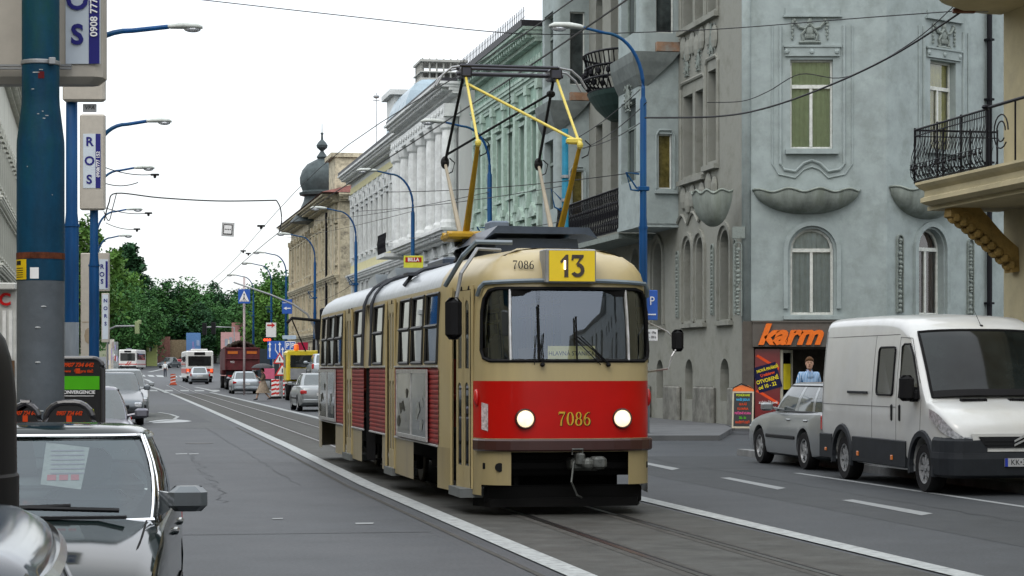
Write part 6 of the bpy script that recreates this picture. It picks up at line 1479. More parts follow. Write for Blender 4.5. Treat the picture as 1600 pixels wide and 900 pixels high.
# ================= poles and lamps =================
lampw = mat('lamp_head_shell', (.50, .53, .50), .45, var=.15)
def lamp_post(label, loc, side, top=9.7, r=.10, arm=1.5, grey=1.55, name='street_lamp', grp='blue lamp posts along the right pavement', brk=True):
    g = thing(name, label, 'street lamp', loc, TH, grp); s = side
    b = MB(); b.tube([(0, 0, -.05), (0, 0, grey)], r*1.02, 14); b.build('grey_base', greyp, g, smooth=True)
    zt = top-1.7
    b = MB(); b.lathe([(r, grey), (r, zt*.62), (r*.82, zt*.66), (r*.8, zt), (r*.55, zt+.06), (r*.52, zt+.1)], 0, 0, 14); b.lathe([(r*1.12, zt*.62), (r*1.12, zt*.62+.06)], 0, 0, 14); b.build('pole', bluep, g)
    autosmooth(C.objects[-1], 40)
    h = top-zt-.0; pts = [(0, 0, zt)]
    for k in range(11):
        a = math.pi/2*k/10; pts.append((s*arm*.62*(1-math.cos(a)), 0, zt+.3+(h-.42)*math.sin(a)))
    pts.append((s*arm, 0, top)); b = MB(); b.tube(pts, r*.5, 8, r*.34); b.build('arm', bluep, g)
    b = MB(); rings = []
    for x, w_, zc, t in ((0, .06, .0, .05), (.08, .10, .0, .07), (.35, .14, .02, .09), (.7, .13, .02, .08), (.82, .07, .0, .04)):
        rings.append([(s*(arm-.03+x), w_*math.cos(a), top+zc+t*math.sin(a)*(1 if math.sin(a) > 0 else .7)) for a in [2*math.pi*k/10 for k in range(10)]])
    b.loft(rings, cap=True); hd = b.build('lamp_head', lampw, g, smooth=True)
    b = MB(); b.ball((s*(arm+.55), 0, top-.05), .2, .11, .07, 10, 6); b.build('diffuser', clear_lens, hd)
    if brk:
        b = MB(); b.bbox(-.13, .13, -.1, .1, 5.9, 6.0, .01); b.tube([(s*.1, 0, 6.3), (s*.42, 0, 6.33), (s*.3, 0, 5.92), (s*.1, 0, 5.9)], .025, 5); b.tube([(s*.42, 0, 6.33), (s*.15, 0, 5.95)], .02, 4); b.build('wire_bracket', bluep, g)
    return g
names_ = ['nearest of the right-hand lamp posts, rising beside the art nouveau bay window', 'second right-hand lamp post, in front of the green house', 'right-hand lamp post carrying the yellow and red shop sign', 'lamp post in front of the orange end wall of the beige house', 'lamp post before the stained facade of the beige house', 'lamp post holding the blue left-arrow sign', 'lamp post holding the white sign with a red arrow', 'last and smallest of the right-hand lamp posts, against the trees']
for (u, Y), lb in zip(((1005, 50.3), (765, 69.5), (645, 86.5), (556, 106.6), (492, 127), (447, 147), (424, 162), (396, 182)), names_):
    p = PG(u, Y); lamp_post('blue '+lb if not lb.startswith('nearest') else lb, p, -1, top=9.75-G(Y))
g = thing('wire_pole', 'stout teal-blue pole without a lamp behind the right leg of the pantograph', 'pole', PG(883, 58), TH)
b = MB(); b.tube([(0, 0, 0), (0, 0, 8.25)], .11, 14, .09); b.build('pole', mat('teal_pole_paint', (.01, .14, .22), .5, var=.2), g, smooth=True)
b = MB()
for z in (4.3, 6.25, 6.9): b.lathe([(.125, z), (.125, z+.08)], 0, 0, 12)
b.build('clamp', steel, g); b = MB(); b.tube([(-.1, 0, 6.3), (-.4, 0, 6.6), (-.3, 0, 6.1), (-.1, 0, 6.0)], .025, 5); b.build('wire_bracket', bluep, g)
for (u, Y, ar), lb in zip(((112, 49.5, 2.25), (147, 68.6, 1.7), (149, 84.6, 1.55), (151, 106.7, 1.5), (152, 128, 1.3)), ('second blue post from the left edge, its lamp highest in the sky', 'third post of the left row, partly hidden by the slim hanging sign', 'fourth lamp of the left row, just above the hanging cable', 'fifth lamp of the left row, below the cable loop', 'last lamp of the left row, against the tall poplar')):
    lamp_post(lb, PG(u, Y), 1, top=9.75, r=.165 if Y < 80 else .12, arm=ar, grey=2.75 if Y < 60 else 1.9, grp='lamp posts of the left row', brk=False)
# big near pole
g = thing('tram_pole', 'thick scratched blue and grey steel pole in the left foreground with a yellow sticker', 'pole', PG(63.5, 15.3), TH)
bp_ = mat('near_pole_paint', (.001, .042, .088), .6, coat=.0, spec=.2, var=.45, scale=2.2, dirt=(.004, .055, .045), dirt_amt=1.0, dscale=1.6, bump=.15, bscale=30, aniso=(1, 1, .35))
gp_ = mat('near_pole_grey', (.095, .11, .125), .5, coat=.0, var=.18, scale=3, dirt=(.09, .10, .11), dirt_amt=.6, bump=.25, bscale=16)
b = MB(); b.lathe([(.169, -.02), (.169, 2.288)], 0, 0, 32); autosmooth(b.build('grey_base', gp_, g), 30)
b = MB(); b.lathe([(.1705, 2.289), (.1705, 3.24), (.169, 3.30), (.137, 3.56), (.134, 3.62), (.134, 8.5), (.06, 8.6)], 0, 0, 32); autosmooth(b.build('pole', bp_, g), 30)
b = MB(); b.lathe([(.1735, 2.445), (.1735, 2.49)], 0, 0, 32); b.build('rust_band', mat('rust_band', (.12, .035, .015), .8, var=.5, scale=12), g)
b = MB(); b.lathe([(.139, 3.85), (.141, 3.855), (.141, 3.875), (.139, 3.88)], 0, 0, 32); b.bbox(.06, .11, -.165, -.12, 3.84, 3.89, .005); b.build('clamp_band', steel, g)
def onpole(b, a0, a1, z0, z1, r=.1725, n=6):
    b.loft([[(r*math.sin(math.radians(a0+(a1-a0)*k/n)), -r*math.cos(math.radians(a0+(a1-a0)*k/n)), z) for k in range(n+1)] for z in (z0, z1)], closed=False); return b
st_ = onpole(MB(), -82, -34, 2.295, 2.44, .1730).build('yellow_sticker', mat('sticker_yellow', (.65, .45, .01), .5), g)
b = MB()
for i in range(5): onpole(b, -76, -44, 2.31+.016*i, 2.315+.016*i, .1738)
onpole(b, -74, -52, 2.40, 2.43, .1738); b.build('print', txt_k, st_)
onpole(MB(), -24, -3, 2.30, 2.38, .1732).build('white_sticker', txt_w, g)
sc_ = mat('scratched_paint', (.4, .42, .42), .6, var=.4, scale=30); rnd = random.Random(5); b = MB()
for z, a, L__ in ((3.78, -8, 14), (3.8, 5, 8), (3.66, -20, 6), (3.45, 12, 5), (3.48, -4, 4), (3.5, 8, 3), (3.47, 20, 6), (2.9, 30, 2), (3.1, -30, 2)):
    rr_ = .136 if z > 3.58 else .148 if z > 3.42 else .172
    onpole(b, a-L__, a+L__*.4, z, z+.006, rr_+.003, 4)
for z, a in ((1.35, 2), (1.95, -5), (1.7, -5), (.95, 30), (1.15, -12), (2.1, 8)): b.ball((.169*math.sin(math.radians(a)), -.169*math.cos(math.radians(a)), z), .022, .006, .006, 6, 4)
b.build('scratch', sc_, g)
b = MB(); onpole(b, -6, 12, 3.74, 3.79, .1365); b.build('red_mark', mat('old_red_mark', (.10, .008, .01), .7), g)
# ================= light-box signs of the left row =================
boxm = mat('sign_box_beige', (.42, .39, .34), .5, var=.08); facem = mat('sign_face', (.50, .56, .62), .4, var=.05)
def lightbox(label, u0, u1, v0, v1, Y, strip_=None, letters=(), lsz=.2, face=None, num=None, dpt=.25, grp='tall slim light-box signs on the left-hand posts'):
    w_ = (u1-u0)*Y/F; h = (v1-v0)*Y/F; p = P((u0+u1)/2, v1, Y); g = thing('light_box_sign', label, 'sign', (p.x, Y, p.z), 0, grp)
    b = MB(); b.bbox(-w_/2, w_/2, 0, dpt, 0, h, .05 if w_ > .5 else .02); b.build('box', boxm, g)
    lx = lambda u: (u-(u0+u1)/2)*Y/F; lz = lambda v: (v1-v)*Y/F
    if face: b = MB(); b.box(lx(face[0]), lx(face[1]), -.012, .002, lz(face[3]), lz(face[2])); b.build('face', facem, g)
    if strip_: b = MB(); b.box(lx(strip_[0]), lx(strip_[1]), -.018, -.012, lz(strip_[3]), lz(strip_[2])); b.build('navy_strip', txt_b, g)
    for ch, u, v in letters: text(ch, lsz, txt_b, g, (lx(u), -.022, lz(v)), ext=.002, bold=lsz*.03)
    if num: s, u, v, sz = num; text(s, sz, txt_w, g, (lx(u), -.024, lz(v)), (math.pi/2, -math.pi/2, 0), ext=.002, bold=sz*.02, align='LEFT')
    return g
g1 = lightbox('large beige light-box sign behind the thick near pole, with navy letters O and S', -95, 159, -260, 130, 15.65, (139.5, 156, -150, 100), [('S', 121.5, 56), ('O', 121.5, 2), ('R', 121.5, -54)], .205, (103, 157, -150, 100), ('0908 777 152', 148, 58, .075))
b = MB(); b.box(-.38, .39, -.07, -.04, .115, .13); b.box(-.38, .39, -.07, -.04, .095, .108); b.build('mounting_rail', steel, g1)
b = MB(); b.box(-.40, -.38, -.07, 0, .09, .135); b.build('mounting_rail', steel, g1)
lightbox('light-box sign with a rounded edge peeping out below the big sign', 97, 163, 10, 158, 49.2)
g2 = thing('small_sign', 'tiny grey sign with scribbled letters hanging under the second light box', 'sign', tuple(P(140, 175, 49.4)), 0)
b = MB(); b.bbox(-.16, .16, 0, .03, 0, .19, .01); b.build('plate', steel, g2); text('VPA', .13, txt_k, g2, (0, -.006, .1), shear=.2)
lightbox('slim light-box sign with navy letters R O S reading downwards, nearest complete one', 124, 163.5, 178, 328, 68.2, (149.5, 157.2, 209, 294), [('R', 140, 222), ('O', 140, 252), ('S', 139.5, 281)], .40, (130, 157.5, 209, 294), ('0908/777 152', 153.6, 277, .15))
lightbox('smaller R O S light box over the parked cars', 152.5, 170, 395, 455, 84.2, (165, 168.5, 408, 450), [('R', 159.5, 417), ('O', 159.5, 429), ('S', 159.5, 440)], .25, (155, 169, 405, 452))
lightbox('pale narrow board with small navy letters under the smaller light box', 158.5, 170, 458, 535, 104, None, [('N', 165, 470), ('O', 165, 482), ('R', 165, 494), ('S', 165, 506)], .25, (160, 169, 460, 530))
g = thing('advert_pillar', 'cream advertising panel between the second and third blue poles', 'sign', tuple(PG(140, 79)), 0)
b = MB(); b.bbox(-.34, .30, 0, .2, 1.4, 6.0, .03); b.build('panel', boxm, g); b = MB(); b.box(-.32, -.26, .02, .1, 0, 1.4); b.box(.2, .26, .02, .1, 0, 1.4); b.build('leg', steel, g)
b = MB(); b.box(-.28, .24, -.01, 0, 3.4, 3.43); b.ball((-.05, -.01, 2.9), .15, .01, .3, 8, 4); b.build('ornament', mat('pillar_ornament', (.3, .24, .17), .6), g)
# kiosk with white slats behind the near pole
g = thing('shop_pavilion', 'pale pavilion with white vertical slats and a red letter C behind the thick pole', 'kiosk', tuple(PG(-10, 60)), 0)
b = MB(); b.box(-1.6, .62, .05, 3, 0, 3.9); b.bbox(-1.7, .68, -.3, 3.1, 3.9, 4.1, .03); b.build('wall', mat('pavilion_white', (.5, .5, .47), .6), g)
for i in range(12): b = MB(); b.box(-1.5+i*.175, -1.4+i*.175, 0, .05, 1.95, 3.32); b.build('slat', white_pl, g)
b = MB(); b.box(-1.5, .6, -.05, 0, 1.3, 1.9); b.build('wooden_rail', mat('brown_board', (.12, .07, .04), .7), g)
text('TC', .48, mat('sign_red', (.5, .01, .01), .5), g, (.18, -.02, 3.62), ext=.02, bold=.015)
# advertising boards
led = mat('orange_print', (.55, .055, .01), .5, var=.05); grn = mat('board_green', (.07, .40, .01), .5, var=.05); bkb = mat('board_black', (.008, .008, .01), .4)
def rboard(label, u0, u1, v0, Y, big=False):
    w_ = (u1-u0)*Y/F/2; H_ = EYE+(HZ-v0)*Y/F; p = PG((u0+u1)/2, Y)
    g = thing('advertising_board', label, 'advertising board', (p.x, Y, 0), 0, 'black advertising boards behind the dark car'); r = .09 if big else .13
    def ol(k=0): return [(-w_+k, .12), (-w_+k, H_-r)]+[(-w_+k+(r-k)*(1-math.cos(a)), H_-r+(r-k)*math.sin(a)) for a in [math.pi/2*i/5 for i in range(1, 6)]]+[(w_-k-(r-k)*(1-math.cos(a)), H_-r+(r-k)*math.sin(a)) for a in [math.pi/2*i/5 for i in range(5, -1, -1)]]+[(w_-k, .12)]
    b = MB(); b.tube([(x, 0, z) for x, z in ol()], .022, 8); b.build('frame', mat('board_frame', (.03, .03, .035), .3, coat=.4), g)
    b = MB(); b.prism(ol(.02), -.008, .012); b.build('panel', bkb, g)
    b = MB(); b.box(-w_-.03, -w_+.03, -.2, .2, 0, .12); b.box(w_-.03, w_+.03, -.2, .2, 0, .12); b.build('foot', black, g)
    z = H_-.07
    if big:
        text('0907 734 642', .050, led, g, (.0, -.012, H_-.06), shear=.3, bold=.002); text('www  ☼  pre tlač', .036, led, g, (0, -.012, H_-.115), bold=.001); b = MB(); b.box(-.02, .02, -.014, -.01, H_-.135, H_-.09); b.build('symbol', led, g)
        b = MB(); b.box(-w_+.03, w_-.03, -.014, -.008, H_-.28, H_-.16); b.build('green_field', grn, g)
        text('KONVERGENCIE', .042, txt_w, g, (.0, -.013, H_-.305), bold=.001); text('HĽADÁME', .05, mat('board_lime', (.45, .55, .02), .5), g, (-.04, -.013, H_-.415), bold=.001); text('PARTNER', .042, MATS['board_lime'], g, (.06, -.013, H_-.47))
        b = MB(); b.box(-w_+.05, w_-.08, -.012, -.008, H_-.34, H_-.335); b.build('line', txt_w, g)
    else:
        text('0907 734 642', .040, led, g, (0, -.012, H_-.075), shear=.3, bold=.001, sx=.8); text('www pre tlač', .034, led, g, (.02, -.012, H_-.15), bold=.001)
        b = MB(); b.box(-.018, .018, -.014, -.01, H_-.135, H_-.09); b.build('symbol', led, g)
rboard('tall black board with a bright green field and white and lime lettering', 83, 161, 560, 19, True)
rboard('low black rounded board with orange digits, just above the dark car roof', 71, 146, 629, 14.6)
rboard('low black rounded board half hidden at the foot of the thick pole', 18, 62, 629, 14.9)
# ================= signs at the far right =================
sblue = mat('sign_blue', (.01, .09, .42), .4, var=.05); sred = mat('sign_red_paint', (.6, .02, .02), .4)
def post(label, cat, u, Y, ztop, r=.05, m=None, name='sign_post', grp=None):
    g = thing(name, label, cat, tuple(PG(u, Y)), TH, grp); b = MB(); b.tube([(0, 0, 0), (0, 0, ztop-G(Y))], r, 8); b.build('post', m or steel, g, smooth=True); return g
def sgn(name, label, cat, u, v, Y, w_, h_, m, draw=None, depth=.03, rz=0):
    p = P(u, v, Y); g = thing(name, label, cat, tuple(p), TH*0+rz)
    b = MB(); b.bbox(-w_/2, w_/2, 0, depth, -h_/2, h_/2, .008); b.build('plate', m, g)
    if draw: draw(g, w_, h_)
    return g
def d_cross(g, w_, h_):
    b = MB(); b.prism([(-w_*.42, -h_*.36), (w_*.42, -h_*.36), (0, h_*.4)], -.012, -.002); b.build('white_triangle', txt_w, g)
    b = MB(); b.ball((0, -.018, h_*.14), w_*.06, .006, h_*.06, 8, 4); b.tube([(0, -.018, h_*.06), (-.01, -.018, -h_*.08), (-w_*.1, -.018, -h_*.26)], w_*.03, 4); b.tube([(0, -.018, -h_*.08), (w_*.1, -.018, -h_*.26)], w_*.03, 4)
    for i in range(4): b.box(-w_*.28+i*w_*.15, -w_*.2+i*w_*.15, -.016, -.012, -h_*.34, -h_*.29)
    b.build('walking_figure', txt_k, g)
sgn('crossing_sign', 'blue square pedestrian crossing sign with a white triangle', 'sign', 381.5, 463, 136, .78, .92, sblue, d_cross)
post('pinkish-white post topped with small wire fittings, carrying the crossing sign', 'pole', 381.5, 136.6, 7.6, .075, mat('pale_post', (.5, .42, .42), .6), 'wire_pole')
def d_arrow(m, sgnx, y=0):
    def f(g, w_, h_):
        b = MB(); s = sgnx; z = -h_*.12+y; b.prism([(-s*w_*.35, z-.035), (-s*w_*.35, z+.035), (s*w_*.05, z+.035), (s*w_*.05, z+.11), (s*w_*.36, z), (s*w_*.05, z-.11), (s*w_*.05, z-.035)], -.014, -.002); b.build('arrow', m, g)
    return f
def d_la(g, w_, h_):
    d_arrow(txt_w, -1)(g, w_, h_); b = MB(); b.box(-w_*.46, w_*.46, -.01, -.002, h_*.25, h_*.28); b.build('line', txt_w, g)
sgn('direction_sign', 'two-part blue sign with a white arrow pointing left', 'sign', 448.5, 479, 146, .70, 1.0, sblue, d_la)
def d_ra(g, w_, h_):
    d_arrow(sred, 1, h_*.3)(g, w_*1.1, h_)
sgn('detour_sign', 'white sign with a fat red arrow pointing right', 'sign', 423.5, 515.5, 161, .78, 1.1, txt_w, d_ra)
C.objects[-1].scale = (1, 1, 1.8)
g = thing('warning_lamp', 'lit red warning lights under the red arrow sign', 'lamp', tuple(P(417.5, 531, 150)), 0)
b = MB(); b.bbox(-.32, .32, 0, .1, -.17, .17, .03); b.build('housing', black, g)
for x in (-.18, .0, .18): b = MB(); b.lathe([(.10, -.03), (.10, 0)], x, 0, 10, 'y'); b.build('lens', mat('lit_red', (1, .07, .02), .4, emit=1.6, var=0), g)
def d_lane(g, w_, h_):
    b = MB()
    for x, top in ((-.36, .38), (.2, .38), (.37, .1)): b.box(w_*x-.03, w_*x+.03, -.014, -.002, -h_*.4, h_*top-.1); b.prism([(w_*x-.09, h_*top-.1), (w_*x+.09, h_*top-.1), (w_*x, h_*top+.08)], -.014, -.002)
    b.tube([(w_*.2, -.01, -h_*.35), (-w_*.04, -.01, h_*.0), (-w_*.04, -.01, h_*.35)], .035, 4); b.box(-w_*.42, -w_*.3, -.016, -.014, -.05, .12); b.build('arrow', txt_w, g)
sgn('lane_sign', 'wide blue lane guidance sign with several white arrows', 'sign', 431.5, 547, 126, 1.05, 1.08, sblue, d_lane)
post('grey post under the wide blue lane sign', 'pole', 427, 126.3, 2.4, .05)
def d_pp(g, w_, h_):
    for x in (-w_*.24, w_*.24): b = MB(); b.box(x-w_*.2, x+w_*.2, -.01, -.002, -h_*.42, h_*.42); b.build('blue_field', sblue, g); text('P', h_*.75, txt_w, g, (x, -.016, 0), bold=.01)
sgn('parking_sign', 'white board with two small blue parking squares', 'sign', 453.5, 540, 122, .62, .5, txt_w, d_pp)
sgn('street_name_sign', 'narrow pale sign bar above the parking board', 'sign', 452, 527, 123, .8, .22, mat('sign_pale_blue', (.4, .5, .6), .5))
sgn('advert_panel', 'crimson advertising panel beside the parking board', 'sign', 473, 541, 125, .62, .45, mat('crimson', (.35, .015, .05), .5))
sgn('advert_panel', 'pink hoarding low behind the woman with the umbrella', 'sign', 419, 584, 124, .75, .62, mat('pink_hoarding', (.55, .12, .2), .6))
def tri(label, u, v, Y, s):
    p = P(u, v, Y); g = thing('warning_sign', label, 'sign', tuple(p), TH)
    for k, m, d in ((1, sred, 0), (.7, txt_w, -.012)): b = MB(); b.prism([(-s*k, -s*.6*k), (s*k, -s*.6*k), (0, s*1.1*k)], d-.01, d); b.build('red_border' if k == 1 else 'white_field', m, g)
    b = MB(); b.box(-.03, .03, -.03, -.022, -s*.2, s*.35); b.build('symbol', txt_k, g)
    b = MB(); b.tube([(0, .03, s*1.1), (0, .03, -p.z)], .03, 5); b.build('post', steel, g)
tri('upper red-edged warning triangle beside the recovery truck', 437, 562, 119, .38); tri('lower red-edged warning triangle beside the recovery truck', 441, 580, 116, .42)
for i, (u, v) in enumerate(((428, 583), (434, 590), (446, 585))):
    p = PG(u, 118+i); g = thing('road_barrier', ['white and red striped barrier board nearest the umbrella', 'white and red striped barrier board between the triangles', 'white and red striped barrier board nearest the recovery truck'][i], 'barrier', tuple(p), TH, 'striped barrier boards at the roadworks')
    b = MB(); b.box(-.14, .14, 0, .03, .15, 1.1); b.build('board', txt_w, g)
    for k in range(4): b = MB(); b.prism([(-.14, .2+k*.24), (.14, .28+k*.24), (.14, .39+k*.24), (-.14, .31+k*.24)], -.006, 0); b.build('stripe', sred, g)
    b = MB(); b.bbox(-.25, .25, -.2, .2, 0, .12, .02); b.build('foot', black, g)
p = PG(270.5, 180); g = thing('road_barrier', 'orange and white barrier board alone in the middle of the junction', 'barrier', tuple(p), TH, None)
b = MB(); b.box(-.22, .22, 0, .04, .12, .95); b.build('board', mat('barrier_orange', (.6, .12, .06), .5), g)
for k in range(3): b = MB(); b.prism([(-.22, .2+k*.26), (.22, .30+k*.26), (.22, .38+k*.26), (-.22, .28+k*.26)], -.008, 0); b.build('stripe', txt_w, g)
b = MB(); b.bbox(-.3, .3, -.25, .25, 0, .12, .02); b.build('foot', mat('barrier_orange', (.6, .12, .06)), g)
# shop sign on the third lamp post
g = sgn('supermarket_sign', 'yellow sign with a red name band on the third right-hand lamp post', 'sign', 646, 409, 86.2, .80, .50, mat('sign_yellow', (.62, .62, .04), .4))
b = MB(); b.box(-.33, .33, -.012, -.002, -.02, .18); b.build('red_band', mat('sign_deep_red', (.42, .02, .01), .5), g); text('BILLA', .20, txt_w, g, (0, -.018, .08), bold=.006, sx=.95)
# blue parking sign seen behind the tram nose
g = thing('parking_sign', 'blue parking sign with a small white plate, just right of the tram windscreen', 'sign', tuple(P(1012, 500, 50.6)), math.radians(32))
b = MB(); b.bbox(-.2, .3, 0, .03, 0, .72, .01); b.build('plate', sblue, g); text('P', .3, txt_w, g, (.12, -.01, .45)); b = MB(); b.box(.0, .24, -.01, 0, .12, .15); b.build('line', txt_w, g)
b = MB(); b.bbox(-.15, .3, 0, .02, -.5, -.22, .01); pw2 = b.build('white_plate', txt_w, g); text('Po - Pia', .09, txt_k, pw2, (.1, -.01, -.3)); text('7 - 18 h', .09, txt_k, pw2, (.1, -.01, -.41))
p_ = P(1016, 577, 50.6); b = MB(); b.x = Matrix.Identity(4); b.lathe([(.13, -(p_.z+ (577-500)*50.6/F)+.0), (.13, -1.75)], -.0, .14, 14); b.build('grey_post', greyp, g)
# tram stop sign hanging on a wire
def d_stop(g, w_, h_):
    b = MB(); b.box(-w_*.36, w_*.36, -.01, -.002, -h_*.36, h_*.36); b.build('border', txt_k, g); b = MB(); b.box(-w_*.3, w_*.3, -.016, -.01, -h_*.3, h_*.3); b.build('field', txt_w, g)
    b = MB()
    for i in range(4): b.ball((w_*(-.2+.133*i), -.02, 0), .025, .006, .025, 6, 4)
    b.build('dot', txt_k, g)
sg_ = sgn('stop_sign_board', 'square white sign with a black border and dots hanging over the street', 'sign', 356, 358.5, 84, .50, .55, mat('sign_edge_grey', (.45, .45, .45), .5), d_stop); sg_.rotation_euler = (0, math.radians(3), 0)
# ================= wires =================
wirem = mat('overhead_wire', (.02, .02, .022), .5)
def wire(label, pts, r=.012, name='overhead_wire', n=10, sag=0, smooth_=True, grp='overhead wires across the street'):
    Q = [P(*q) if not isinstance(q, Vector) else q for q in pts]; out = []
    if len(Q) == 2:
        for i in range(n+1): t = i/n; p = Q[0].lerp(Q[1], t); p.z -= 4*sag*t*(1-t); out.append(tuple(p))
    else:
        T = [tuple(q) for q in Q]
        for i in range((len(T)-1)*6+1): out.append(catmull(T, i/6))
    o = MB().tube(out, r, 5).build(name, wirem); tag(o, label, 'wire', grp); return o
wire('contact wire running along the street over the pantograph', [S(5.60, -6, 5.62), S(5.55, 26, 5.60), S(5.3, 60, 5.7), S(5.9, 110, 5.8), S(6.4, 160, 5.9)], .011, 'contact_wire', grp=None)
wire('carrying wire strung above the contact wire', [S(5.7, -6, 6.6), S(5.55, 22, 6.0), S(5.4, 52, 6.6), S(5.9, 100, 6.3), S(6.4, 150, 6.7)], .009, 'contact_wire', grp=None)
wire('long thin span wire crossing the sky from the top left to the bay window', [(300, -2, 50), (560, 27, 50), (800, 52, 50), (960, 52, 51)], .012)
wire('thin wire from the bay window to the cream balcony house', [(960, 52, 51), (1130, 45, 50), (1360, 27, 45), (1600, 10, 41)], .012)
wire('thick sagging cable in front of the corner window', [(1008, 184, 50), (1120, 182, 48), (1200, 168, 46), (1300, 132, 44), (1400, 84, 42), (1500, 20, 41), (1540, -10, 41)], .022)
wire('thin looping cable above the thick sagging one', [(1105, 160, 49), (1160, 158, 48), (1200, 143, 47), (1250, 116, 46), (1310, 122, 45), (1360, 105, 44), (1440, 55, 42), (1510, -10, 41)], .011)
wire('knobbly cable across the junction sky with the loop at its left end', [(163, 345, 84), (170, 318, 84), (182, 302, 84), (250, 309, 84), (340, 314, 84), (432, 313, 84)], .028)
wire('hanging end of the knobbly cable', [(432, 313, 84), (438, 325, 84), (440, 345, 84), (436, 362, 84)], .025)
wire('loop at the left end of the knobbly cable', [(182, 302, 84), (176, 325, 84), (170, 345, 84), (162, 330, 84)], .02)
for i, (a, c) in enumerate((((1003, 268, 50.3), (600, 300, 66)), ((1003, 190, 50.3), (905, 232, 57)), ((883, 290, 58), (556, 330, 90)), ((883, 345, 58), (640, 372, 80)), ((765, 300, 69), (492, 345, 110)), ((645, 330, 86), (447, 372, 140)), ((883, 225, 58), (1000, 140, 50.3)), ((912, 232, 57), (1010, 160, 50)), ((556, 440, 106), (500, 470, 120)), ((165, 262, 77), (245, 272, 78)), ((160, 285, 74), (216, 285, 74)), ((163, 324, 90), (232, 333, 90)), ((165, 348, 100), (215, 358, 100)))):
    wire(['span wire from the nearest lamp post bracket to the second lamp post', 'short span wire above the near right post bracket', 'span wire from the teal pole across the white palace', 'low span wire behind the pantograph foot', 'span wire before the giant columns', 'span wire before the beige house', 'slanting wire from the teal pole to the near lamp post', 'slanting wire beside the yellow pantograph knee', 'short wire at the orange end wall', 'short wire by the third left lamp', 'bracket arm wire under the third left lamp', 'short wire by the fourth left lamp', 'short wire by the last left lamp'][i], [a, c], .012 if i < 9 else .018, sag=.12)
for i, (u, v, Y) in enumerate(((242, 273, 78), (232, 333, 90), (214, 358, 100), (408, 353, 84), (380, 392, 120), (388, 396, 125))):
    p = P(u, v, Y); o = MB().bbox(-.16, .16, -.04, .04, -.04, .04, .02).ball((0, 0, -.07), .06, .05, .07, 6, 4).build('wire_insulator', black); o.location = p; tag(o, ['small dark insulator by the third left lamp', 'small dark insulator by the fourth left lamp', 'small dark insulator by the last left lamp', 'lone dark insulator high in the sky right of the stop board', 'upper one of two insulators above the crossing sign', 'lower one of two insulators above the crossing sign'][i], 'insulator', 'insulators hanging in the sky')
g = thing('wire_anchor', 'brown insulated wire anchor under the upper cream balcony', 'insulator', tuple(P(1508, 17, 41)), 0); b = MB(); b.bbox(-.25, .2, -.05, .05, -.05, .05, .02); b.build('body', mat('brown_porcelain', (.12, .04, .02), .3), g); b = MB(); b.bbox(.2, .45, -.03, .03, -.03, .03, .01); b.build('clip', steel, g)
# ================= traffic lights =================
def signal(b, x, y, z, s=1): b.bbox(x-.17*s, x+.17*s, y-.15*s, y+.15*s, z-.5*s, z+.5*s, .04)
g = thing('traffic_light', 'long curved mast arm with black traffic lights beside the beige house', 'traffic light', tuple(PG(494, 121)), TH)
b = MB(); b.tube([(0, 0, 0), (0, 0, 3.4), (-.12, 0, 4.1), (-.5, 0, 4.8), (-1.3, 0, 5.35), (-2.6, 0, 5.9), (-4.7, 0, 6.6)], .085, 8, .045); b.build('mast', steel, g, smooth=True)
b = MB(); signal(b, .12, -.1, 3.9, 1.1); signal(b, -.02, .1, 2.9); b.build('signal_head', black, g)
g = thing('traffic_light', 'pale mast arm with a yellowish signal head seen from behind, left of the far trees', 'traffic light', tuple(PG(168, 150)), 0)
b = MB(); b.tube([(0, 0, 0), (0, 0, 4.0), (.15, 0, 4.5), (.6, 0, 4.7), (2.1, 0, 4.72)], .07, 8); b.build('mast', steel, g)
b = MB(); signal(b, 2.1, 0, 4.6, .9); b.bbox(2.12, 2.4, -.1, .1, 4.85, 5.15, .03); b.build('signal_head', mat('signal_back_green', (.35, .42, .22), .5), g)
g = thing('traffic_light', 'pair of dark traffic lights on an arm in front of the far trees', 'traffic light', tuple(PG(366, 235)), 0)
b = MB(); b.tube([(0, 0, 0), (0, 0, 5.6), (-2, 0, 5.65), (-3.4, 0, 5.6)], .08, 6); b.build('mast', steel, g)
b = MB(); signal(b, -2.3, -.1, 5.5, 1.35); b.build('signal_head', black, g); b = MB(); signal(b, -3.3, -.1, 5.4, 1.35); b.build('signal_head', black, g)
# ================= right A-board =================
g = thing('pavement_board', 'black pavement board with coloured menu lines and an orange arched top, left of the shop', 'pavement board', tuple(P(1160, 577, 53.2)-Vector((0, 0, EYE-.125))), math.radians(-14))
b = MB(); b.x = Matrix.Rotation(math.radians(-9), 4, 'X'); b.box(-.27, .27, 0, .025, .04, .98); b.build('frame', mat('pale_wood', (.55, .5, .38), .6), g)
b = MB(); b.x = Matrix.Rotation(math.radians(-9), 4, 'X'); b.box(-.23, .23, -.006, 0, .09, .94); pb = b.build('blackboard', bkb, g)
b = MB(); b.x = Matrix.Rotation(math.radians(-9), 4, 'X'); b.prism([(.27*math.cos(math.pi*k/12), .98+.16*math.sin(math.pi*k/12)) for k in range(13)], -.004, .025); b.build('arched_top', MATS['orange_letters'], g)
for i, (s, m) in enumerate((('PONÚKAME', MATS['board_lime']), ('NAŠE JEDLÁ', mat('chalk_blue', (.05, .35, .6), .6)), ('GULÁŠ', led), ('KLOBÁSA', led), ('PEČENÉ KURA', mat('chalk_pink', (.6, .08, .25), .6)), ('20,- Sk', grn), ('KAŽDÝ DEŇ', led))):
    a = math.radians(-9); z = .88-.115*i; text(s, .075, m, pb, (0, -.012*math.cos(a)+z*math.sin(-a)*1.0, z*math.cos(a)), (math.pi/2+a*-1*-1, 0, 0), ext=.003, bold=.003, sx=.85)
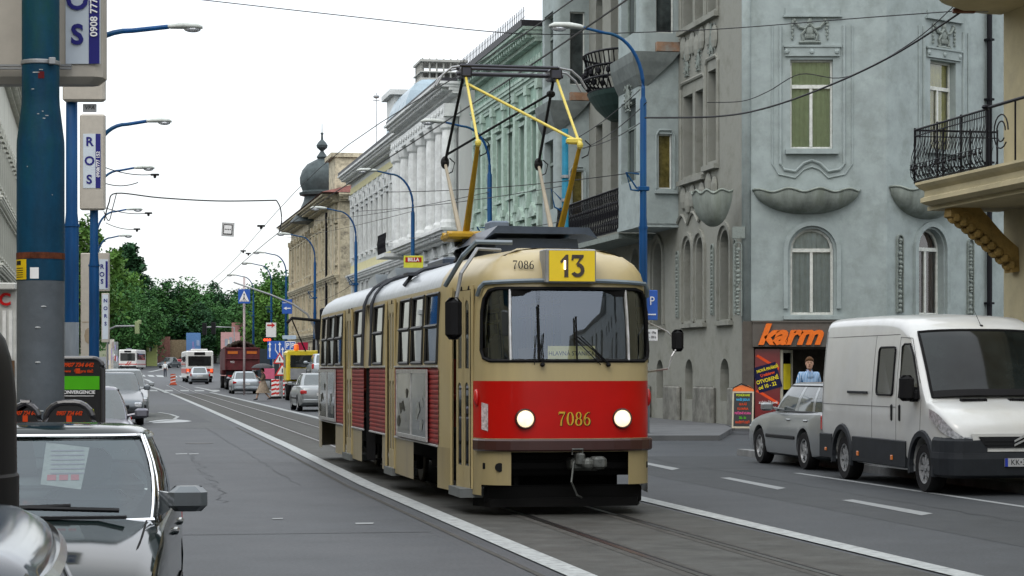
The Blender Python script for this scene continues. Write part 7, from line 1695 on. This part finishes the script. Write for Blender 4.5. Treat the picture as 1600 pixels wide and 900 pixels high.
b = MB(); b.tube([(-.26, .38, 0), (-.26, .17, 1.05), (-.05, .16, 1.16), (.22, .17, 1.05), (.26, .38, 0)], .016, 6); b.tube([(-.26, .32, .3), (.26, .32, .3)], .012, 5); b.build('rear_leg_frame', black, g)
b = MB(); b.box(-.24, .24, .25, .265, .3, .8); b.build('rear_panel', MATS['pale_wood'], g)
# ================= people =================
skin_m = mat('skin', (.50, .30, .21), .5, var=.06); hair_m = mat('brown_hair', (.09, .045, .02), .8, var=.3, scale=40)
def skinmesh(name, joints, edges, m, parent, sub=2):
    me = bpy.data.meshes.new(name); me.from_pydata([j[:3] for j in joints], edges, []); me.materials.append(m)
    o = bpy.data.objects.new(name, me); C.objects.link(o); o.parent = parent
    md = o.modifiers.new('k', 'SKIN'); md.use_smooth_shade = True
    sk = me.skin_vertices[0].data if me.skin_vertices else None
    if sk is None:
        bm = bmesh.new(); bm.from_mesh(me); bm.verts.layers.skin.verify(); bm.to_mesh(me); bm.free(); sk = me.skin_vertices[0].data
    for i, j in enumerate(joints):
        r = j[3]; sk[i].radius = (r, j[4] if len(j) > 4 else r); sk[i].use_root = (i == 0)
    s = o.modifiers.new('s', 'SUBSURF'); s.levels = sub; s.render_levels = sub
    apply_mods(o); o.data.materials.clear(); o.data.materials.append(m); o.data.polygons.foreach_set('use_smooth', [True]*len(o.data.polygons)); return o
def head(g, c, s=1.0, look=0, hair=True):
    x, y, z = c; b = MB(); rings = []
    for (dz, rx, ry, oy) in ((-.125, .035, .04, -.03), (-.115, .05, .055, -.03), (-.085, .062, .075, -.015), (-.04, .07, .09, -.005), (0, .074, .096, 0), (.045, .075, .098, 0), (.085, .064, .085, .003), (.11, .038, .05, .005), (.12, .01, .015, .005)):
        rings.append([(rx*s*math.cos(a), (ry*math.sin(a)+oy)*s, dz*s) for a in [2*math.pi*k/16 for k in range(16)]])
    b.x = Matrix.Translation(c) @ Matrix.Rotation(look, 4, 'Z'); b.loft(rings, cap=True)
    b.loft([[(-.012*s, -.09*s, .0), (.012*s, -.09*s, 0), (0, -.085*s, .03*s)], [(-.016*s, -.112*s, -.035*s), (.016*s, -.112*s, -.035*s), (0, -.115*s, -.02*s)], [(-.01*s, -.085*s, -.045*s), (.01*s, -.085*s, -.045*s), (0, -.085*s, -.045*s)]], cap=True)
    for sx in (-1, 1): b.ball((sx*.078*s, .005*s, -.01*s), .012*s, .02*s, .032*s, 6, 5)
    h = b.build('head', skin_m, g, smooth=True)
    b = MB(); b.x = Matrix.Translation(c) @ Matrix.Rotation(look, 4, 'Z')
    for sx in (-1, 1): b.ball((sx*.03*s, -.088*s, .012*s), .011*s, .008*s, .006*s, 6, 4); b.box(sx*.03*s-.016*s, sx*.03*s+.016*s, -.098*s, -.088*s, .028*s, .034*s)
    b.build('eye', mat('eye_dark', (.03, .02, .015), .4), g)
    b = MB(); b.x = Matrix.Translation(c) @ Matrix.Rotation(look, 4, 'Z'); b.box(-.022*s, .022*s, -.100*s, -.088*s, -.068*s, -.060*s); b.build('mouth', mat('lips', (.32, .12, .10), .5), g)
    if hair:
        b = MB(); b.x = Matrix.Translation(c) @ Matrix.Rotation(look, 4, 'Z'); rings = []
        for (dz, rx, ry, oy) in ((-.06, .062, .05, .058), (0, .086, .078, .036), (.04, .092, .09, .022), (.062, .092, .108, .004), (.10, .078, .103, -.004), (.138, .04, .06, 0), (.146, .005, .01, 0)): rings.append([(rx*s*math.cos(a)*(1+.03*math.sin(5*a)), (ry*math.sin(a)+oy)*s, dz*s) for a in [2*math.pi*k/16 for k in range(16)]])
        b.loft(rings, cap=True); b.build('hair', hair_m, g, smooth=True)
def hand(b_, p, d, s=1.0):   # palm and five separate curled fingers
    p = Vector(p); d = Vector(d).normalized(); side = d.cross(Vector((0, 1, 0))); side = side.normalized() if side.length > .1 else Vector((1, 0, 0)); nrm = d.cross(side).normalized()
    b_.tube([tuple(p), tuple(p+d*.045*s), tuple(p+d*.085*s)], .026*s, 8, .034*s)
    for k, (o_, L__) in enumerate(((-.028, .062), (-.010, .075), (.009, .072), (.027, .058))):
        a = p+d*.08*s+side*o_*s; b_.tube([tuple(a), tuple(a+d*L__*.4*s), tuple(a+d*L__*.75*s+nrm*.012*s), tuple(a+d*L__*.95*s+nrm*.03*s)], .0085*s, 6, .006*s)
    a = p+d*.02*s-side*.025*s; b_.tube([tuple(a), tuple(a+d*.03*s-side*.02*s+nrm*.01*s), tuple(a+d*.065*s-side*.022*s+nrm*.02*s)], .010*s, 6, .008*s)
def person(name, label, loc, rz, H_, pose, shirt, trousers, shoes, group=None, skirt=None, hair=True, look=0):
    g = thing(name, label, 'person', loc, rz); k = H_/1.78
    J = {kk: tuple(v*k for v in vv) for kk, vv in pose.items()}
    def q(n, r, r2=None): return (*J[n], r*k, (r2 or r)*k)
    # body: one continuous skin
    jn = [q('pelvis', .13, .10), q('chest', .155, .105), q('neck', .055), q('headb', .05), q('lsh', .06), q('lel', .042), q('lwr', .030), q('rsh', .06), q('rel', .042), q('rwr', .030), q('lhip', .085), q('lkn', .058), q('lan', .04), q('rhip', .085), q('rkn', .058), q('ran', .04)]
    ed = [(0, 1), (1, 2), (2, 3), (1, 4), (4, 5), (5, 6), (1, 7), (7, 8), (8, 9), (0, 10), (10, 11), (11, 12), (0, 13), (13, 14), (14, 15)]
    skinmesh('body', jn, ed, skin_m, g)
    head(g, (J['headb'][0], J['headb'][1]-.01*k, J['headb'][2]+.13*k), k, look, hair)
    js = [q('pelvis', .150, .12), q('chest', .185, .13), q('lsh', .085), q('lel', .055), q('lwr', .045), q('rsh', .085), q('rel', .055), q('rwr', .045)]
    skinmesh('shirt', js, [(0, 1), (1, 2), (2, 3), (3, 4), (1, 5), (5, 6), (6, 7)], shirt, g)
    jn2 = [q('chest', .15, .10), (0, .005*k, 1.40*k, .165*k, .125*k), (0, 0, 1.475*k, .115*k, .09*k), (0, 0, 1.525*k, .06*k)]; skinmesh('shirt_yoke', jn2, [(0, 1), (1, 2), (2, 3)], shirt, g)
    if not skirt:
        jt = [q('pelvis', .152, .122), q('lhip', .10), q('lkn', .075), q('lan', .062), q('rhip', .10), q('rkn', .075), q('ran', .062)]
        skinmesh('trousers', jt, [(0, 1), (1, 2), (2, 3), (0, 4), (4, 5), (5, 6)], trousers, g)
    for s in ('l', 'r'):
        a = Vector(J[s+'an']); b = MB(); b.loft([[(a.x-.045*k+(.0), a.y+.08*k, a.z-.04*k), (a.x+.045*k, a.y+.08*k, a.z-.04*k), (a.x+.04*k, a.y+.06*k, a.z+.02*k), (a.x-.04*k, a.y+.06*k, a.z+.02*k)], [(a.x-.05*k, a.y-.06*k, a.z-.07*k), (a.x+.05*k, a.y-.06*k, a.z-.07*k), (a.x+.045*k, a.y-.06*k, a.z-.0*k), (a.x-.045*k, a.y-.06*k, a.z-.0*k)], [(a.x-.035*k, a.y-.18*k, a.z-.07*k), (a.x+.035*k, a.y-.18*k, a.z-.07*k), (a.x+.03*k, a.y-.17*k, a.z-.04*k), (a.x-.03*k, a.y-.17*k, a.z-.04*k)]], cap=True); b.build('shoe', shoes, g)
        b = MB(); w_ = Vector(J[s+'wr']); hand(b, tuple(w_), tuple(w_-Vector(J[s+'el'])), k); b.build('hand', skin_m, g, smooth=True)
    return g, J
stand = dict(pelvis=(0, 0, .98), chest=(0, .01, 1.32), neck=(0, .0, 1.50), headb=(0, -.02, 1.54), lsh=(-.185, .01, 1.43), lel=(-.25, .03, 1.15), lwr=(-.25, -.05, .90), rsh=(.185, .01, 1.43), rel=(.25, .03, 1.15), rwr=(.25, -.05, .90), lhip=(-.09, 0, .92), lkn=(-.10, -.02, .50), lan=(-.10, .02, .08), rhip=(.09, 0, .92), rkn=(.11, -.02, .50), ran=(.11, .02, .08))
stripe = mat('striped_blue_shirt', (.10, .26, .48), .8, var=.05)
n_ = stripe.node_tree; wv = n_.nodes.new('ShaderNodeTexWave'); wv.inputs['Scale'].default_value = 9; wv.bands_direction = 'X'; tcs = n_.nodes.new('ShaderNodeTexCoord'); n_.links.new(tcs.outputs['Object'], wv.inputs['Vector'])
mm = n_.nodes.new('ShaderNodeMix'); mm.data_type = 'RGBA'; mm.inputs[6].default_value = (.07, .22, .45, 1); mm.inputs[7].default_value = (.45, .55, .68, 1); n_.links.new(wv.outputs[1], mm.inputs[0]); n_.links.new(mm.outputs[2], n_.nodes['Principled BSDF'].inputs['Base Color'])
pr_, J_ = person('person', 'man in a blue striped shirt standing behind the silver estate car, looking at the street', tuple(P(1264, 577, 47.6)-Vector((0, 0, EYE))), math.radians(14), 1.90, stand, stripe, mat('dark_trousers', (.03, .035, .05), .8), black, look=math.radians(-22))
b = MB(); k_ = 1.9/1.78; 
for s in (-1, 1): b.poly([(s*.004, -.10*k_, 1.44*k_), (s*.05, -.09*k_, 1.50*k_), (s*.072, -.0, 1.545*k_), (s*.03, -.065*k_, 1.53*k_)])
b.build('collar', mat('pale_collar', (.35, .45, .65), .8), pr_)
walk = dict(stand); walk.update(lkn=(-.08, -.22, .53), lan=(-.08, -.36, .10), rkn=(.09, .05, .50), ran=(.09, .38, .14), lel=(-.24, .14, 1.17), lwr=(-.24, .10, .93), rel=(.22, -.14, 1.16), rwr=(.12, -.28, 1.28))
coat = mat('brown_beige_coat', (.17, .13, .09), .9, var=.25, scale=5); dress = mat('beige_skirt', (.30, .24, .18), .9, var=.3, scale=8)
wg_, J_ = person('person', 'woman in a long brown coat crossing the tracks under a dark umbrella', tuple(PG(411, 111)), math.radians(-70), 1.68, walk, coat, dress, black, skirt=True)
k_ = 1.68/1.78; b = MB(); b.loft([[(.17*c*k_, .13*s_*k_, 1.05) for c, s_ in [(math.cos(a), math.sin(a)) for a in [2*math.pi*i/14 for i in range(14)]]], [(.22*c, .24*s_, .75) for c, s_ in [(math.cos(a), math.sin(a)) for a in [2*math.pi*i/14 for i in range(14)]]], [(.26*c*(1+.08*math.sin(i*2.2)), .40*s_, .40) for i, (c, s_) in enumerate([(math.cos(a), math.sin(a)) for a in [2*math.pi*i/14 for i in range(14)]])]]); b.build('skirt', dress, wg_)
ub = thing('umbrella', 'open dark grey umbrella held over the woman crossing the tracks', 'umbrella', tuple(PG(411, 111)+Vector((-.02, 0, 0))), 0)
b = MB(); rings = []
for i in range(6):
    a = math.pi/2*i/5*.78; rings.append([(.60*math.sin(a+.02)/math.sin(.78*math.pi/2)*math.cos(t)*(1 if j % 2 == 0 else .94), .60*math.sin(a+.02)/math.sin(.78*math.pi/2)*math.sin(t)*(1 if j % 2 == 0 else .94), 1.60+.36*math.cos(a)) for j, t in enumerate([2*math.pi*j/16 for j in range(16)])])
b.loft(rings, cap=False); b.build('canopy', mat('dark_grey_umbrella', (.05, .05, .055), .6), ub)
b = MB(); b.tube([(0, 0, 2.02), (0, 0, 1.15)], .012, 6); b.build('shaft', black, ub)
person('person', 'policeman in a white shirt and dark trousers directing traffic in the junction', tuple(PG(258, 243)), math.radians(20), 1.75, stand, mat('white_shirt', (.6, .62, .62), .8), mat('dark_trousers', (.03, .035, .05)), black)
# ================= far background =================
def block(name, label, cat, u0, u1, v0, v1, Y, m, d=3, extra=None, grp=None):
    g = thing(name, label, cat, (P((u0+u1)/2, v1, Y).x, Y, G(Y)), 0, grp); w_ = (u1-u0)*Y/F/2; z1 = EYE+(HZ-v0)*Y/F-G(Y)
    b = MB(); b.box(-w_, w_, 0, d, 0, z1); b.build('wall', m, g)
    if extra: extra(g, w_, z1)
    return g
def xh(g, w_, z):
    for x in (-w_*.1, w_*.45): b = MB(); b.box(x-.7, x+.7, -.06, 0, z*.3, z*.75); wf_ = b.build('window', pane_k, g); b = MB(); b.box(x-.04, x+.04, -.1, -.06, z*.3, z*.75); b.build('frame', txt_w, wf_)
    b = MB(); b.bbox(-w_-.3, w_+.3, -.4, 6.4, z, z+.3, .05); b.build('roof', beig_t, g)
block('small_house', 'small white house with dark windows under the far trees', 'house', 312, 346, 520, 541, 352, mat('white_house', (.55, .57, .55), .8), 6, xh)
block('brick_wall', 'reddish brick wall section behind the grey car', 'wall', 246, 265, 526, 550, 338, mat('dull_red_brick', (.22, .11, .09), .9, var=.3), .6)
block('stone_wall', 'ochre-grey rendered wall below the trees, right of the brick wall', 'wall', 265, 292, 531, 549, 339, mat('ochre_render', (.24, .19, .12), .9, var=.3), .6)
def xb(cols):
    def f(g, w_, z):
        rnd = random.Random(int(w_*100))
        for i in range(7): b = MB(); x = rnd.uniform(-w_*.8, w_*.6); zz = rnd.uniform(z*.2, z*.75); b.box(x, x+w_*.35, -.03-.004*i, -.02-.004*i, zz, zz+z*.16); b.build('poster_shape', cols[i % len(cols)], g)
    return f
block('billboard', 'yellow-green poster hoarding left of the brick wall', 'billboard', 229, 245, 526, 552, 330, mat('hoarding_green', (.35, .4, .15), .6), .3, xb([txt_w, mat('sign_yellow', (.62, .62, .04)), MATS['hoarding_green'], mat('dark_green_metal', (.03, .055, .05))]))
block('billboard', 'blue and violet billboard above the red cars', 'billboard', 291, 313, 520, 545, 336, mat('billboard_blue', (.12, .25, .5), .5), .3, xb([mat('violet', (.3, .25, .5), .5), MATS['billboard_blue'], mat('sky_tint', (.3, .4, .6), .5)]))
block('billboard', 'busy pink and cream poster wall behind the dump truck', 'billboard', 345, 374, 519, 575, 250, mat('poster_pink', (.42, .25, .24), .7), .4, xb([mat('rust_red', (.35, .08, .06), .6), mat('cream_tint', (.5, .45, .35), .6), mat('grey_tint', (.25, .27, .3), .6), MATS['poster_pink']]))
block('pink_house', 'dull pink house seen between the posts at the far junction', 'house', 362, 402, 504, 575, 300, mat('dull_pink', (.38, .20, .18), .85), 6)
block('dark_hoarding', 'dark fence behind the roadworks signs', 'fence', 400, 450, 545, 590, 200, mat('dark_fence', (.03, .04, .05), .8), .2)
for i, (u, v) in enumerate(((175, 552), (181, 556), (170, 560))):
    block('graffiti_panel', ['pale graffiti panel nearest the bus', 'narrow graffiti panel behind the pale one', 'grey graffiti panel above the parked cars'][i], 'wall', u-4, u+3, v-22, v+12, 290-10*i, [mat('pale_panel', (.4, .38, .34), .8, var=.4, scale=2), mat('grey_panel2', (.25, .27, .27), .8, var=.5, scale=2), mat('cream_tint', (.5, .45, .35))][i], .3, xb([mat('violet', (.3, .25, .5)), txt_w, mat('rust_red', (.35, .08, .06))]))
# ================= trees =================
leafA = mat('leaves_mid_green', (.045, .13, .035), .7, var=.55, scale=.55, dirt=(.075, .17, .045), dirt_amt=.8, dscale=.4)
leafB = mat('leaves_dark_green', (.027, .08, .033), .7, var=.55, scale=.6, dirt=(.045, .12, .045), dirt_amt=.7, dscale=.5)
leafC = mat('leaves_yellow_green', (.075, .17, .03), .7, var=.5, scale=.8, dirt=(.12, .21, .045), dirt_amt=.8, dscale=.5)
bark = mat('bark', (.05, .04, .03), .9, var=.3)
def crown(seed, rx, rz_, zc, n, lpc, ls, cr):
    rnd = random.Random(seed); b = MB(); cl = []
    for i in range(n):
        while True:
            v = Vector((rnd.uniform(-1, 1), rnd.uniform(-1, 1), rnd.uniform(-1, 1)))
            if .25 < v.length < 1: break
        v *= (1 if rnd.random() < .5 else .85)*rnd.uniform(.85, 1.12); taper = 1-.25*max(v.z, 0)
        c = Vector((v.x*rx*taper, v.y*rx*taper, zc+v.z*rz_)); cl.append(c); r = cr*rnd.uniform(.6, 1.25)
        for k in range(lpc):
            d = Vector((rnd.gauss(0, 1), rnd.gauss(0, 1), rnd.gauss(0, .75))); d = d.normalized()*r*rnd.uniform(.5, 1.05); p = c+d
            a = Vector((rnd.uniform(-1, 1), rnd.uniform(-1, 1), rnd.uniform(-.6, .6))).normalized(); e = a.cross(Vector((rnd.uniform(-1, 1), rnd.uniform(-1, 1), rnd.uniform(-1, 1)))).normalized(); s = ls*rnd.uniform(.6, 1.3)
            b.poly([p-a*s, p-e*s*.55, p+a*s, p+e*s*.55])
    return b, cl
PROTO = {}
def tree(kind, label, u, Y, top, scale, rot, grp='trees closing off the far end of the street'):
    p = PG(u, Y); p.z = max(p.z, G(Y)); hgt = top-p.z
    nm, lf, rx, rz_, n, cr = {'broad': ('broadleaf_tree', leafA, 5.0, 5.8, 74, 1.45), 'dark': ('broadleaf_tree', leafB, 4.4, 6.0, 70, 1.35), 'poplar': ('poplar_tree', leafB, 1.3, 7.4, 56, .8), 'light': ('broadleaf_tree', leafC, 4.0, 5.6, 66, 1.25)}[kind]
    if kind not in PROTO:
        root = thing(nm, label, 'tree', (0, 0, 0)); b, cl = crown(hash(kind) % 7+3 if False else {'broad': 3, 'dark': 5, 'poplar': 8, 'light': 11}[kind], rx, rz_, 7.4, n, 120, .25, cr)
        b.build('crown', lf, root); t = MB(); t.tube([(0, 0, -.5), (.1, .05, 2.5), (.0, .1, 5.5), (.2, 0, 9)], .32, 8, .10)
        rnd = random.Random(4)
        for c in cl[::6]: t.tube([(0, 0, 3.5+rnd.random()*2), (c.x*.5, c.y*.5, lerp(4.5, c.z, .5)), (c.x*.9, c.y*.9, c.z)], .10, 5, .03)
        t.build('trunk', bark, root); PROTO[kind] = root; o = root
    else: o = copy_tree(PROTO[kind]); o.name = nm
    base_h = 7.4+rz_; s = hgt/base_h; o.location = p; o.scale = (s*scale, s*scale, s); o.rotation_euler = (0, 0, rot); tag(o, label, 'tree', grp); return o
tl_ = [('light', 174, 322, 19.5, .8, 'bright green tree right beside the narrow sign boards'), ('poplar', 201, 334, 24.0, 1.15, 'tallest slim poplar above the bright green tree'), ('poplar', 214, 336, 21.6, 1.05, 'second slim poplar to the right of the tallest one'), ('poplar', 227, 338, 18.6, 1.0, 'shortest slim poplar of the three'),
       ('light', 132, 170, 13.6, .8, 'yellow-green tree showing between the second and third blue poles'), ('broad', 190, 318, 15.0, .95, 'leafy tree low behind the parked cars'), ('broad', 214, 330, 14.5, 1.0, 'leafy tree above the oncoming bus'), ('broad', 238, 345, 15.6, 1.15, 'leafy tree behind the yellow-green hoarding'), ('dark', 262, 348, 16.2, 1.2, 'dark tree above the brick wall'),
       ('broad', 282, 350, 15.4, 1.15, 'leafy tree above the ochre wall'), ('broad', 303, 352, 16.2, 1.2, 'leafy tree above the blue billboard'), ('dark', 318, 346, 12.5, 1.0, 'dark tree with a bare trunk beside the white house'), ('dark', 340, 365, 16.6, 1.0, 'dark tall tree above the white house'), ('broad', 336, 348, 12.2, 1.2, 'round-topped tree behind the bus stop lights'),
       ('dark', 360, 368, 15.2, 1.2, 'dark tree behind the pink-white post'), ('broad', 378, 360, 14.0, 1.2, 'leafy tree behind the crossing sign'), ('broad', 398, 330, 14.6, 1.1, 'leafy tree between the last two lamp posts'), ('light', 418, 290, 13.5, 1.05, 'pale green tree behind the red arrow sign'), ('broad', 436, 300, 16.0, 1.05, 'tall tree touching the end of the beige house'), ('dark', 452, 310, 15.5, 1.0, 'dark tree partly hidden by the beige house'),
       ('broad', 225, 395, 16.2, 1.3, 'back-row tree left of the brick wall'), ('dark', 250, 400, 17.0, 1.3, 'back-row dark tree above the brick wall'), ('broad', 292, 402, 17.2, 1.3, 'back-row tree above the billboard'), ('dark', 325, 405, 16.5, 1.3, 'back-row dark tree right of the billboard'), ('broad', 385, 400, 15.5, 1.3, 'back-row tree behind the crossing sign post')]
for i, (k, u, Y, top, sc_, lb) in enumerate(tl_): tree(k, lb, u, Y, top, sc_, i*1.37)
if 0:
    for o in C.objects:
        if 'container' in o.name: print('DBG', o.name, o.location, o.dimensions)
